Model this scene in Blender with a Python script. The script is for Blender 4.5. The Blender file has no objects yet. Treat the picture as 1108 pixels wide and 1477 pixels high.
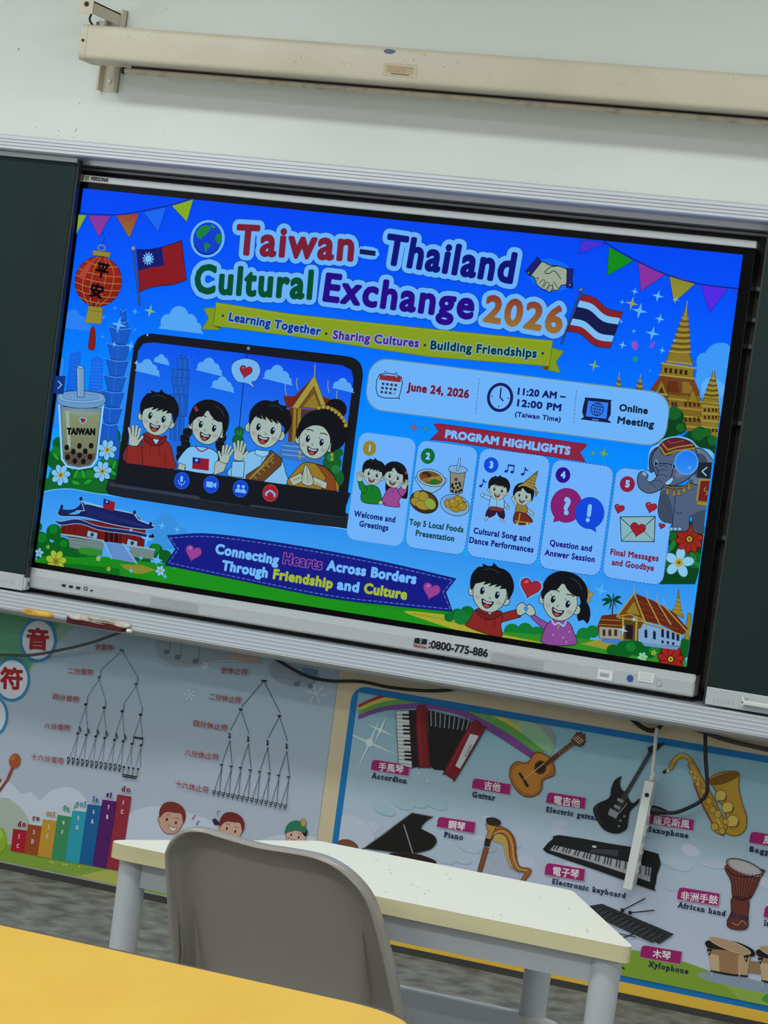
import bpy, bmesh, math, random
from mathutils import Vector, Matrix
from mathutils.geometry import tessellate_polygon

S = bpy.context.scene
COL = S.collection

# ------------------------------------------------------------------ camera
FL = 1.44                                   # height of the display's centre above the floor
FPX = 3423.784                              # focal length for an 1108 px wide picture
CX, CY = 554.0, 738.5
CAM = Vector((2.20793, -6.01789, FL - 0.0396))
ROT = ((0.93281, 0.33544, 0.13169), (0.13511, 0.01324, -0.99074), (-0.33408, 0.94197, -0.03297))
camd = bpy.data.cameras.new('camera')
camd.sensor_fit = 'HORIZONTAL'
camd.sensor_width = 36.0
camd.lens = FPX * 36.0 / 1108.0
camd.clip_start = 0.05
cam = bpy.data.objects.new('camera', camd)
COL.objects.link(cam)
AXR, AXD, AXF = (Vector(r) for r in ROT)
cam.matrix_world = Matrix(((AXR.x, -AXD.x, -AXF.x, CAM.x), (AXR.y, -AXD.y, -AXF.y, CAM.y), (AXR.z, -AXD.z, -AXF.z, CAM.z), (0, 0, 0, 1)))
S.camera = cam

# ------------------------------------------------------------------ light
S.view_settings.view_transform = 'Standard'
S.view_settings.look = 'None'
S.view_settings.exposure = 0.0
S.view_settings.gamma = 1.0
S.view_settings.use_curve_mapping = False
wd = bpy.data.worlds.new('world')
S.world = wd
wd.use_nodes = True
wd.node_tree.nodes['Background'].inputs[0].default_value = (0.9, 0.95, 1.0, 1)
wd.node_tree.nodes['Background'].inputs[1].default_value = 0.25

def area(name, loc, sx, sy, power, col=(1, 1, 1), rot=(0, 0, 0)):
    l = bpy.data.lights.new(name, 'AREA')
    l.shape = 'RECTANGLE'; l.size = sx; l.size_y = sy; l.energy = power; l.color = col
    o = bpy.data.objects.new(name, l); COL.objects.link(o)
    o.location = loc; o.rotation_euler = rot
    return o
LAMP = (0.93, 1.0, 0.97)
for i, (x, y, pw) in enumerate(((-1.2, -1.5, 27), (1.4, -1.5, 23), (-1.2, -3.6, 22), (1.4, -3.6, 22), (-1.2, -5.8, 32), (1.4, -5.8, 32))):
    area('ceiling_lamp', (x, y, 3.02), 1.2, 0.30, pw, LAMP)
area('side_fill', (4.3, -4.2, 1.75), 1.4, 3.6, 44, (0.9, 0.96, 1.0), (0, math.radians(90), math.radians(-25)))  # added side fills to brighten the front wall; no windows are built
area('side_fill', (-3.5, -4.2, 1.75), 1.4, 3.6, 40, (0.9, 0.96, 1.0), (0, math.radians(-90), math.radians(25)))

# ------------------------------------------------------------------ helpers
def at(px, py, Y):
    """point of the wall-parallel plane at depth Y that was surveyed at photo position px, py"""
    d = AXR * ((px - CX) / FPX) + AXD * ((py - CY) / FPX) + AXF
    t = (Y - CAM.y) / d.y
    p = CAM + d * t
    return (p.x, p.z)

def atz(px, py, Z):
    d = AXR * ((px - CX) / FPX) + AXD * ((py - CY) / FPX) + AXF
    t = (Z - CAM.z) / d.z
    p = CAM + d * t
    return (p.x, p.y)

def lin(c):
    if isinstance(c, str):
        c = c.lstrip('#')
        c = [int(c[i:i + 2], 16) / 255 for i in (0, 2, 4)]
    return tuple((v / 12.92 if v <= 0.04045 else ((v + 0.055) / 1.055) ** 2.4) for v in c[:3]) + (1.0,)

def mat(name, col, rough=0.5, metal=0.0, noise=None, bump=0.0, spec=0.5, stretch=None):
    """noise = (scale, second colour, contrast low, contrast high)"""
    m = bpy.data.materials.new(name)
    m.use_nodes = True
    nt = m.node_tree
    b = nt.nodes['Principled BSDF']
    b.inputs['Base Color'].default_value = lin(col)
    b.inputs['Roughness'].default_value = rough
    b.inputs['Metallic'].default_value = metal
    b.inputs['Specular IOR Level'].default_value = spec
    tc = nt.nodes.new('ShaderNodeTexCoord')
    if noise:
        n = nt.nodes.new('ShaderNodeTexNoise')
        n.inputs['Scale'].default_value = noise[0]
        n.inputs['Detail'].default_value = 6
        r = nt.nodes.new('ShaderNodeValToRGB')
        r.color_ramp.elements[0].position = noise[2]; r.color_ramp.elements[1].position = noise[3]
        r.color_ramp.elements[0].color = lin(noise[1]); r.color_ramp.elements[1].color = lin(col)
        if stretch:
            mp = nt.nodes.new('ShaderNodeMapping'); mp.inputs['Scale'].default_value = stretch
            nt.links.new(tc.outputs['Object'], mp.inputs['Vector']); nt.links.new(mp.outputs[0], n.inputs['Vector'])
        else:
            nt.links.new(tc.outputs['Object'], n.inputs['Vector'])
        nt.links.new(n.outputs['Fac'], r.inputs[0])
        nt.links.new(r.outputs[0], b.inputs['Base Color'])
    if bump:
        n2 = nt.nodes.new('ShaderNodeTexNoise')
        n2.inputs['Scale'].default_value = 120
        n2.inputs['Detail'].default_value = 4
        bp = nt.nodes.new('ShaderNodeBump')
        bp.inputs['Strength'].default_value = bump
        bp.inputs['Distance'].default_value = 0.002
        nt.links.new(tc.outputs['Object'], n2.inputs['Vector'])
        nt.links.new(n2.outputs['Fac'], bp.inputs['Height'])
        nt.links.new(bp.outputs[0], b.inputs['Normal'])
    return m

M = dict(
    wall=mat('wall_paint', '#e8eae6', 0.75, noise=(2.0, '#e2e5e0', 0.35, 0.65), bump=0.15),
    ceil=mat('ceiling_paint', '#e4e4e0', 0.8),
    floor=mat('worn_floor', '#8e8d87', 0.6, noise=(16.0, '#615f5a', 0.36, 0.64), bump=0.5),
    base=mat('floor_gap_shade', '#3a3734', 0.7),
    alu=mat('anodised_aluminium', '#d3d4dc', 0.38, 0.25),
    alugroove=mat('aluminium_groove', '#8c8e98', 0.5, 0.3),
    alutray=mat('tray_aluminium', '#b8bbc3', 0.42, 0.2),
    aluridge=mat('tray_ridge', '#d3d5dc', 0.38, 0.1),
    alulip=mat('aluminium_lip', '#b9b8b4', 0.45, 0.25),
    recess=mat('recess_panel', '#5a564f', 0.7, noise=(3.0, '#4c4740', 0.4, 0.6)),
    board=mat('green_chalkboard', '#182f2e', 0.55, noise=(1.3, '#122625', 0.3, 0.7), spec=0.25),
    boardside=mat('board_edge', '#20262a', 0.5),
    silver=mat('silver_plastic', '#c3c6c9', 0.42, 0.1),
    silverd=mat('silver_grille', '#a9acae', 0.6, 0.1),
    black=mat('black_plastic', '#0a0a0c', 0.35),
    glass=mat('black_bezel_glass', '#040405', 0.2, spec=0.12),
    cable=mat('black_cable', '#121214', 0.45),
    cableb=mat('dusty_cable', '#4a4944', 0.6),
    whitep=mat('white_plastic', '#dfe0dd', 0.4),
    wcable=mat('white_cable', '#cfd0cc', 0.5),
    beige=mat('enamel_beige', '#d3c9b4', 0.42, noise=(3.5, '#c9bea8', 0.3, 0.6)),
    beiged=mat('enamel_beige_worn', '#c6bba6', 0.5, noise=(30, '#aa9d88', 0.3, 0.5)),
    steel=mat('zinc_steel', '#8d8a84', 0.4, 0.7),
    laminate=mat('cream_laminate', '#e0ded0', 0.45),
    lamedge=mat('wood_edge_band', '#d9cfa8', 0.5, noise=(26, '#cbbf94', 0.35, 0.62), stretch=(.05, .05, 1.6)),
    legpaint=mat('white_table_leg', '#bfc2c9', 0.4),
    yellow=mat('yellow_laminate', '#e2b331', 0.45, noise=(6, '#deae2d', 0.4, 0.6)),
    yedge=mat('dark_edge_band', '#4f4a3c', 0.5),
    chair=mat('grey_chair_plastic', '#969089', 0.3),
    paper=mat('white_sticker', '#e9e9e6', 0.5),
    cloth=mat('dusty_white_cloth', '#d9cfc2', 0.9, noise=(40, '#a99b8e', 0.35, 0.6)),
    maroon=mat('maroon_felt', '#5a1420', 0.9),
    ycloth=mat('yellow_sponge', '#f0bd55', 0.85, noise=(30, '#d99f38', 0.35, 0.6)),
    chalk=mat('white_chalk', '#f2f1ec', 0.9),
    dark=mat('dark_hole', '#08080a', 0.6),
)

def props(o, label=None, cat=None, group=None, kind=None):
    if label: o['label'] = label
    if cat: o['category'] = cat
    if group: o['group'] = group
    if kind: o['kind'] = kind
    return o

def empty(name, loc, label, cat, group=None):
    o = bpy.data.objects.new(name, None)
    o.empty_display_size = 0.05
    COL.objects.link(o); o.location = loc
    return props(o, label, cat, group)

def link(name, bm, mats, parent=None, smooth=False, auto=None):
    me = bpy.data.meshes.new(name)
    bmesh.ops.recalc_face_normals(bm, faces=bm.faces)
    bm.to_mesh(me); bm.free()
    for m in (mats if isinstance(mats, (list, tuple)) else [mats]):
        me.materials.append(m)
    if smooth:
        for p in me.polygons: p.use_smooth = True
    o = bpy.data.objects.new(name, me)
    COL.objects.link(o)
    if parent is not None:
        o.parent = parent
        o.matrix_parent_inverse = Matrix.Translation(-parent.location) if parent.type == 'EMPTY' else Matrix()
    if smooth and auto:
        me.set_sharp_from_angle(angle=math.radians(auto))
    return o

def box(bm, x0, x1, y0, y1, z0, z1, bev=0.0, mi=0, seg=2):
    vs = [bm.verts.new((x, y, z)) for x in (x0, x1) for y in (y0, y1) for z in (z0, z1)]
    fs = [bm.faces.new([vs[i] for i in q]) for q in ((0, 1, 3, 2), (4, 6, 7, 5), (0, 4, 5, 1), (2, 3, 7, 6), (0, 2, 6, 4), (1, 5, 7, 3))]
    for f in fs: f.material_index = mi
    if bev:
        es = list({e for f in fs for e in f.edges})
        bmesh.ops.bevel(bm, geom=es, offset=bev, segments=seg, affect='EDGES', profile=0.5)
    return bm

def prism_x(bm, prof, x0, x1, mi=0):
    """prof: list of (y, z) closed, swept along x"""
    a = [bm.verts.new((x0, y, z)) for y, z in prof]
    b = [bm.verts.new((x1, y, z)) for y, z in prof]
    n = len(prof)
    for i in range(n):
        f = bm.faces.new((a[i], a[(i + 1) % n], b[(i + 1) % n], b[i])); f.material_index = mi
    for ring in (a, b):
        f = bm.faces.new(ring); f.material_index = mi
    return bm

def prism_z(bm, poly, z0, z1, mi=0, bev=0.0, topmi=None):
    a = [bm.verts.new((x, y, z0)) for x, y in poly]
    b = [bm.verts.new((x, y, z1)) for x, y in poly]
    n = len(poly)
    side = []
    for i in range(n):
        f = bm.faces.new((a[i], a[(i + 1) % n], b[(i + 1) % n], b[i])); f.material_index = mi; side.append(f)
    fa = bm.faces.new(a); fb = bm.faces.new(b)
    fa.material_index = mi; fb.material_index = mi if topmi is None else topmi
    if bev:
        bmesh.ops.bevel(bm, geom=list(fb.edges) + list(fa.edges), offset=bev, segments=2, affect='EDGES', profile=0.5)
    return bm

def rounded(poly, rads, seg=8):
    out = []
    n = len(poly)
    for i in range(n):
        p = Vector(poly[i]); a = Vector(poly[i - 1]); b = Vector(poly[(i + 1) % n])
        r = rads[i] if isinstance(rads, (list, tuple)) else rads
        if r <= 0:
            out.append(tuple(p)); continue
        u = (a - p).normalized(); v = (b - p).normalized()
        ang = u.angle(v)
        d = r / math.tan(ang / 2)
        p0 = p + u * d; p1 = p + v * d
        for k in range(seg + 1):
            t = k / seg
            # quadratic blend close to an arc
            q = (1 - t) ** 2 * p0 + 2 * t * (1 - t) * (p * 0.9 + (p0 + p1) * 0.05) + t * t * p1
            out.append((q.x, q.y))
    return out

def tube(bm, pts, r, seg=10, caps=True, mi=0):
    pts = [Vector(p) for p in pts]
    rs = r if isinstance(r, (list, tuple)) else [r] * len(pts)
    rings = []
    up = None
    for i, p in enumerate(pts):
        t = (pts[min(i + 1, len(pts) - 1)] - pts[max(i - 1, 0)]).normalized()
        if up is None:
            up = t.orthogonal().normalized()
        up = (up - t * up.dot(t)).normalized()
        w = t.cross(up)
        rings.append([bm.verts.new(p + (up * math.cos(a) + w * math.sin(a)) * rs[i]) for a in [2 * math.pi * k / seg for k in range(seg)]])
    for A, B_ in zip(rings, rings[1:]):
        for k in range(seg):
            f = bm.faces.new((A[k], A[(k + 1) % seg], B_[(k + 1) % seg], B_[k])); f.material_index = mi
    if caps:
        bm.faces.new(rings[0]); bm.faces.new(rings[-1])
    return bm

def cat3(pts, n=8):
    """smooth open curve through 3D points"""
    P = [Vector(p) for p in pts]
    P = [P[0] * 2 - P[1]] + P + [P[-1] * 2 - P[-2]]
    out = []
    for i in range(1, len(P) - 2):
        a, b, c, d = P[i - 1:i + 3]
        for k in range(n):
            t = k / n
            out.append(0.5 * (2 * b + (c - a) * t + (2 * a - 5 * b + 4 * c - d) * t * t + (3 * b - a - 3 * c + d) * t ** 3))
    out.append(P[-2])
    return out

# ------------------------------------------------------------------ room shell
WY = 0.12                                   # face of the front wall
def struct(name, bm, m):
    return props(link(name, bm, m), kind='structure')
X0, X1, YB, ZC = -3.6, 4.4, -8.4, 3.15
struct('floor', box(bmesh.new(), X0, X1, YB, WY + 0.1, -0.1, 0), M['floor'])
struct('ceiling', box(bmesh.new(), X0, X1, YB, WY + 0.1, ZC, ZC + 0.1), M['ceil'])
struct('wall_front', box(bmesh.new(), X0, X1, WY, WY + 0.1, 0, ZC), M['wall'])
struct('wall_left', box(bmesh.new(), X0 - 0.1, X0, YB, WY + 0.1, 0, ZC), M['wall'])
struct('wall_right', box(bmesh.new(), X1, X1 + 0.1, YB, WY + 0.1, 0, ZC), M['wall'])
struct('wall_back', box(bmesh.new(), X0, X1, YB - 0.1, YB, 0, ZC), M['wall'])
struct('floor_gap_front', box(bmesh.new(), X0, X1, WY - 0.006, WY, 0, 0.018), M['base'])  # dark strip paints the shaded gap between posters and floor

# ------------------------------------------------------------------ chalkboard frame
z = FL
bm = bmesh.new()
prism_x(bm, [(WY - .002, z + .60), (.0, z + .60), (.0, z + .6135), (-.075, z + .613), (-.08, z + .617), (-.08, z + .652), (-.075, z + .656), (WY - .002, z + .656)], -3.0, 3.2)
top_rail = props(link('chalkboard_rail', bm, M['alu']), 'long ribbed aluminium rail along the top of the green chalkboards and display', 'rail')
bm = bmesh.new()
for zz in (.6245, .6335, .6425):
    box(bm, -3.0, 3.2, -.0812, -.079, z + zz, z + zz + .0016)
link('rail_groove', bm, M['alugroove'], top_rail)
bm = bmesh.new()
prof = [(WY - .002, z - .66), (WY - .002, z - .622), (-.045, z - .622), (-.05, z - .624), (-.097, z - .664), (-.099, z - .668), (-.094, z - .673), (-.07, z - .672), (-.06, z - .685)]
bm = prism_x(bmesh.new(), prof, -3.0, 3.2)
for k in range(5):                           # bright ridges along the sloped face
    t = (.02, .27, .5, .74, .96)[k]
    y0, z0 = -.050 - .047 * t, z - .624 - .040 * t
    prism_x(bm, [(y0 + .002, z0 + .0005), (y0 - .0015, z0 + .0018), (y0 - .0042, z0 - .0002), (y0 - .0042, z0 - .0016), (y0 - .0012, z0 - .0022)], -3.0, 3.2, mi=1)
tray = props(link('chalk_tray', bm, [M['alutray'], M['aluridge']]), 'long ribbed aluminium chalk tray under the display and above the posters', 'chalk tray')
lip = [(-.0985, z - .668), (-.0965, z - .6725), (-.090, z - .677), (-.078, z - .6815), (-.060, z - .6855), (-.035, z - .6885), (-.005, z - .6895), (-.005, z - .687), (-.035, z - .685), (-.058, z - .682), (-.075, z - .677), (-.087, z - .672), (-.092, z - .6695)]
link('tray_lip', prism_x(bmesh.new(), lip, -3.0, 3.2), M['alulip'], tray, smooth=True, auto=50)
bm = bmesh.new()
box(bm, -1.6, 1.7, WY - .012, WY, z - .62, z + .60)
box(bm, -1.6, 1.7, .05, WY - .012, z + .588, z + .598, .002, 1)
for zz in (.45, .37, .30, .10, -.2):
    box(bm, .975, 1.35, .085, WY - .012, z + zz, z + zz + .014, .002, 1)
props(link('wall_recess', bm, [M['recess'], M['alugroove']]), kind='structure')

def chalkboard(x0, x1, inner, label):
    e = empty('chalkboard', ((x0 + x1) / 2, -.02, FL - .617), label, 'chalkboard', 'sliding chalkboards')
    bm = bmesh.new(); box(bm, x0, x1, -.038, -.016, z - .57, z + .60, .001)
    link('writing_surface', bm, M['board'], e)
    bm = bmesh.new(); box(bm, x0, x1, -.041, -.014, z + .599, z + .6125, .0015)
    link('top_strip', bm, M['silver'], e)
    bm = bmesh.new(); box(bm, x0, x1, -.041, -.014, z - .616, z - .571, .002)
    st = link('bottom_strip', bm, M['silver'], e)
    bm = bmesh.new()
    xx = x1 if inner > 0 else x0
    box(bm, min(xx, xx + inner * .006), max(xx, xx + inner * .006), -.036, -.014, z - .613, z + .608, .001)
    link('side_profile', bm, M['boardside'], e)
    bm = bmesh.new()
    box(bm, min(xx + inner * .001, xx + inner * .008), max(xx + inner * .001, xx + inner * .008), -.040, -.015, z - .612, z - .578, .001)
    if inner < 0: bm.free(); return e, st
    cp = link('end_cap', bm, M['silver'], e)
    bm = bmesh.new(); box(bm, xx + inner * .008 - .0005, xx + inner * .008 + .0005, -.026, -.018, z - .602, z - .590)
    link('screw_hole', bm, M['dark'], cp)
    return e, st
lbd, lstrip = chalkboard(-2.4, -.957, 1, 'dark green sliding chalkboard at the left edge, covering the end of the display')
rbd, rstrip = chalkboard(1.016, 2.45, -1, 'dark green sliding chalkboard at the right edge with a pull handle on its bottom strip')
bm = bmesh.new()                              # handle on the right board's bottom strip
hx0 = 1.112
box(bm, hx0, hx0 + .10, -.066, -.046, z - .600, z - .588, .003)
box(bm, hx0, hx0 + .008, -.066, -.040, z - .604, z - .580, .003)
box(bm, hx0 + .092, hx0 + .10, -.066, -.040, z - .604, z - .580, .003)
link('pull_handle', bm, M['whitep'], rbd)

# ------------------------------------------------------------------ interactive display
disp = empty('interactive_display', (0, .04, FL - .607), 'large interactive flat display showing a bright blue cultural exchange slide', 'display')
bm = bmesh.new(); box(bm, -.975, .975, .012, .09, z - .585, z + .555, .006)
link('back_casing', bm, M['black'], disp)
bm = bmesh.new(); box(bm, -.978, .979, .0, .02, z - .552, z + .553, .002)
link('bezel', bm, M['glass'], disp)
bm = bmesh.new(); box(bm, -.979, .980, -.006, .05, z + .5515, z + .571, .003, seg=3)
toptrim = link('top_trim', bm, M['silver'], disp)
bm = bmesh.new()
prism_x(bm, [(.05, z - .607), (-.004, z - .607), (-.008, z - .602), (-.010, z - .57), (-.0085, z - .5685), (-.007, z - .551), (-.004, z - .5492), (.05, z - .5492)], -.977, .977)
bmesh.ops.bevel(bm, geom=[e for e in bm.edges if abs(e.verts[0].co.x) > .97 and abs(e.verts[1].co.x - e.verts[0].co.x) < .001], offset=.003, segments=2, affect='EDGES')
bar = link('bottom_bar', bm, M['silver'], disp)

# ------------------------------------------------------------------ flat printed / displayed artwork
U = 0.00194                                  # metres on the wall per picture pixel
EPS = 4e-5
def vcol_mat(name, emit, rough=0.5, spec=0.3):
    m = bpy.data.materials.new(name); m.use_nodes = True
    nt = m.node_tree; b = nt.nodes['Principled BSDF']
    a = nt.nodes.new('ShaderNodeVertexColor'); a.layer_name = 'Col'
    b.inputs['Roughness'].default_value = rough
    b.inputs['Specular IOR Level'].default_value = spec
    if emit:
        b.inputs['Base Color'].default_value = (0.001, 0.001, 0.001, 1)
        nt.links.new(a.outputs[0], b.inputs['Emission Color'])
        b.inputs['Emission Strength'].default_value = emit
    else:
        nt.links.new(a.outputs[0], b.inputs['Base Color'])
    return m
MSCREEN = vcol_mat('lit_display_pixels', 1.0, 0.4, 0.03)
MPRINT = vcol_mat('poster_print', 0.0, 0.5, 0.3)

def cat2(P, closed=True, n=5):
    m = len(P); out = []
    rng = range(m) if closed else range(m - 1)
    for i in rng:
        if closed:
            a, b, c, d = P[i - 1], P[i], P[(i + 1) % m], P[(i + 2) % m]
        else:
            b, c = P[i], P[i + 1]
            a = P[i - 1] if i else (2 * b[0] - c[0], 2 * b[1] - c[1])
            d = P[i + 2] if i + 2 < m else (2 * c[0] - b[0], 2 * c[1] - b[1])
        for k in range(n):
            t = k / n
            out.append(tuple(0.5 * (2 * b[j] + (c[j] - a[j]) * t + (2 * a[j] - 5 * b[j] + 4 * c[j] - d[j]) * t * t + (3 * b[j] - a[j] - 3 * c[j] + d[j]) * t ** 3) for j in (0, 1)))
    if not closed: out.append(tuple(P[-1]))
    return out

class Loc:
    """local drawing frame on a plane: x right, y down, in picture-pixel sized units"""
    def __init__(s, c, sc=1.0, rot=0.0, fx=1, sy=1.0):
        s.c = c; s.s = sc * U; s.sc = sc; a = math.radians(rot); s.ca = math.cos(a); s.sa = math.sin(a); s.fx = fx; s.sy = sy
    def __call__(s, *P):
        if len(P) == 1 and not isinstance(P[0][0], (int, float)): P = P[0]
        out = []
        for x, y in P:
            x *= s.fx; y *= s.sy
            out.append((s.c[0] + s.s * (x * s.ca - y * s.sa), s.c[1] - s.s * (x * s.sa + y * s.ca)))
        return out
    def e(s, cx, cy, rx, ry=None, rot=0, n=20, a0=0, a1=360):
        ry = rx if ry is None else ry
        r = math.radians(rot); P = []
        full = abs(a1 - a0) >= 360
        for k in range(n if full else n + 1):
            a = math.radians(a0 + (a1 - a0) * k / n)
            x = rx * math.cos(a); y = ry * math.sin(a)
            P.append((cx + x * math.cos(r) - y * math.sin(r), cy + x * math.sin(r) + y * math.cos(r)))
        return s(P)
    def sub(s, x, y, sc=1.0, rot=0.0, fx=1):
        r = math.degrees(math.atan2(s.sa, s.ca))
        return Loc(s(( x, y),)[0], s.sc * sc, r + rot, s.fx * fx)

_TX = {}
def text_mesh(body, space=1.0):
    k = (body, space)
    if k in _TX: return _TX[k]
    c = bpy.data.curves.new('t', 'FONT'); c.body = body; c.size = 1.0; c.resolution_u = 3
    c.space_character = space
    o = bpy.data.objects.new('t', c); COL.objects.link(o)
    dg = bpy.context.evaluated_depsgraph_get(); dg.update()
    me = bpy.data.meshes.new_from_object(o.evaluated_get(dg))
    V = [(v.co.x, v.co.y) for v in me.vertices]
    F = [tuple(p.vertices) for p in me.polygons]
    cnt = {}
    for f in F:
        for i in range(len(f)):
            e = (f[i], f[(i + 1) % len(f)]); q = (min(e), max(e)); cnt[q] = cnt.get(q, 0) + 1
    E = [q for q, n in cnt.items() if n == 1]
    bpy.data.objects.remove(o); bpy.data.curves.remove(c); bpy.data.meshes.remove(me)
    _TX[k] = (V, F, E)
    return _TX[k]

import numpy as np
from mathutils.geometry import delaunay_2d_cdt
def union2d(P, tr):
    """merge overlapping pieces of one flat shape into a single layer of triangles"""
    cc = lambda t: sum(P[t[i - 1]][0] * P[t[i]][1] - P[t[i]][0] * P[t[i - 1]][1] for i in range(len(t))) > 0
    r = delaunay_2d_cdt([Vector((p[0] * 1000, p[1] * 1000)) for p in P], [], [list(t) if cc(t) else list(t[::-1]) for t in tr], 1, 1e-4)
    Q = np.array([(v.x / 1000, v.y / 1000) for v in r[0]]).reshape(-1, 2)
    out = [tuple(f) for f in r[2]]
    # keep the triangles whose middle lies inside one of the pieces (letter counters and rings stay open)
    T = np.array([[P[t[0]], P[t[k]], P[t[k + 1]]] for t in tr for k in range(1, len(t) - 1)])
    a = (T[:, 1, 0] - T[:, 0, 0]) * (T[:, 2, 1] - T[:, 0, 1]) - (T[:, 1, 1] - T[:, 0, 1]) * (T[:, 2, 0] - T[:, 0, 0])
    T[a < 0] = T[a < 0][:, ::-1]
    T = T[abs(a) > 1e-14]
    keep = []
    M_ = np.array([Q[list(f)].mean(0) for f in out]).reshape(-1, 2)
    for c0 in range(0, len(out), 400):
        m = M_[c0:c0 + 400]
        ins = np.ones((len(m), len(T)), bool)
        for k in range(3):
            p, q = T[:, k], T[:, (k + 1) % 3]
            ins &= ((q[:, 0] - p[:, 0])[None] * (m[:, 1:2] - p[None, :, 1]) - (q[:, 1] - p[:, 1])[None] * (m[:, 0:1] - p[None, :, 0])) >= -1e-13
        keep += list(ins.any(1))
    return [tuple(v) for v in Q.tolist()], [f for f, k in zip(out, keep) if k]

class Art:
    def __init__(s, name, parent, Y, m, lvl=0):
        s.name, s.parent, s.Y, s.m = name, parent, Y, m
        s.V, s.F, s.C = [], [], []
        s.k = lvl
        s.clip = None
        s.n = 0; s.lk = -1; s.tone = m is MSCREEN
    def shade(s, c):
        if not s.tone: return lin(c)
        r, g, b = (int(c[i:i + 2], 16) / 255 for i in (1, 3, 5))
        return lin((r * (.78 - .14 * b ** 3), g * (.85 + .04 * b), b * (.86 + .13 * b)))   # the panel's cool, dim rendering of the slide
    def crop(s, ox, oy, k):
        """positions read from an enlarged detail of the photograph (offset, magnification)"""
        def c(*xy):
            if len(xy) == 1 and not isinstance(xy[0][0], (int, float)): xy = xy[0]
            return [at(ox + x / k, oy + y / k, s.Y) for x, y in xy]
        c.loc = lambda x, y, sc=1.0, rot=0.0, fx=1, sy=1.0: Loc(at(ox + x / k, oy + y / k, s.Y), sc, rot, fx, sy)
        c.one = lambda x, y: at(ox + x / k, oy + y / k, s.Y)
        c.e = lambda x, y, rx, ry=None, rot=0, n=20, a0=0, a1=360: c.loc(x, y, 1 / k, rot).e(0, 0, rx, ry, 0, n, a0, a1)
        return c
    def q(s, *xy):
        """picture positions -> plane positions"""
        if len(xy) == 1 and not isinstance(xy[0][0], (int, float)): xy = xy[0]
        return [at(x, y, s.Y) for x, y in xy]
    def loc(s, x, y, sc=1.0, rot=0.0, fx=1, sy=1.0):
        return Loc(at(x, y, s.Y), sc, rot, fx, sy)
    def _tri(s, P, tris, col):
        if s.m is MPRINT and len(tris) > 1:
            P, tris = union2d(P, tris)
        s.n = s.n + 1 if s.k == s.lk else 0
        s.lk = s.k
        y = s.Y - EPS * s.k - EPS * .08 * (s.n % 12)
        b = len(s.V)
        s.V += [(p[0], y, p[1]) for p in P]
        if isinstance(col, tuple) and isinstance(col[0], str):   # vertical blend top -> bottom
            z0 = min(p[1] for p in P); z1 = max(p[1] for p in P)
            ca, cb = s.shade(col[0]), s.shade(col[1])
            s.C += [tuple(ca[j] * (p[1] - z0) / max(z1 - z0, 1e-9) + cb[j] * (z1 - p[1]) / max(z1 - z0, 1e-9) for j in range(4)) for p in P]
        else:
            s.C += [s.shade(col)] * len(P)
        if s.clip is not None:
            x0, x1, z0, z1 = s.clip
            if any(p[0] < x0 or p[0] > x1 or p[1] < z0 or p[1] > z1 for p in P):
                cols = s.C[b:]
                del s.V[b:]; del s.C[b:]
                for t in tris:
                    R = [(P[i][0], P[i][1], cols[i]) for i in t]
                    for ax, lim, sg in ((0, x0, 1), (0, x1, -1), (1, z0, 1), (1, z1, -1)):
                        N = []
                        for i in range(len(R)):
                            u, v = R[i - 1], R[i]
                            du, dv = (u[ax] - lim) * sg, (v[ax] - lim) * sg
                            if (du < 0) != (dv < 0):
                                f = du / (du - dv)
                                N.append((u[0] + (v[0] - u[0]) * f, u[1] + (v[1] - u[1]) * f, tuple(u[2][j] + (v[2][j] - u[2][j]) * f for j in range(4))))
                            if dv >= 0: N.append(v)
                        R = N
                        if not R: break
                    if len(R) < 3: continue
                    k = len(s.V)
                    s.V += [(p[0], y, p[1]) for p in R]; s.C += [p[2] for p in R]
                    a = sum(R[i - 1][0] * R[i][1] - R[i][0] * R[i - 1][1] for i in range(len(R)))
                    g = tuple(range(k, k + len(R)))
                    s.F.append(g if a > 0 else g[::-1])
                return
        for t in tris:
            a = sum(P[t[i]][0] * P[t[(i + 1) % len(t)]][1] - P[t[(i + 1) % len(t)]][0] * P[t[i]][1] for i in range(len(t)))
            s.F.append(tuple(b + i for i in (t if a > 0 else t[::-1])))
    def fill(s, P, col, ol=None, w=1.0, step=True):
        if step: s.k += 1
        P = [tuple(p) for p in P]
        if len(P) == 3:
            tr = [(0, 1, 2)]
        else:
            tr = [tuple(t) for t in tessellate_polygon([[Vector((p[0], p[1], 0)) for p in P]])]
        s._tri(P, tr, col)
        if ol: s.line(P + [P[0]], w, ol)
        return s
    def blob(s, P, col, ol=None, w=1.0, n=5):
        return s.fill(cat2(P, True, n), col, ol, w)
    def line(s, P, w, col, step=True, n=6, wu=None):
        """round stroke, w in picture pixels"""
        if step: s.k += 1
        h = (w * U if wu is None else wu) / 2
        pts = []; tr = []
        for i in range(len(P) - 1):
            a, b = P[i], P[i + 1]
            dx, dy = b[0] - a[0], b[1] - a[1]; L = math.hypot(dx, dy)
            if L < 1e-9: continue
            nx, ny = -dy / L * h, dx / L * h
            k = len(pts)
            pts += [(a[0] + nx, a[1] + ny), (b[0] + nx, b[1] + ny), (b[0] - nx, b[1] - ny), (a[0] - nx, a[1] - ny)]
            tr += [(k, k + 1, k + 2, k + 3)]
        for a in P:
            k = len(pts)
            pts += [(a[0] + h * math.cos(2 * math.pi * j / n), a[1] + h * math.sin(2 * math.pi * j / n)) for j in range(n)]
            tr.append(tuple(range(k, k + n)))
        s._tri(pts, tr, col)
        return s
    def curve(s, P, w, col, n=6):
        return s.line(cat2(P, False, n), w, col)
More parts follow.
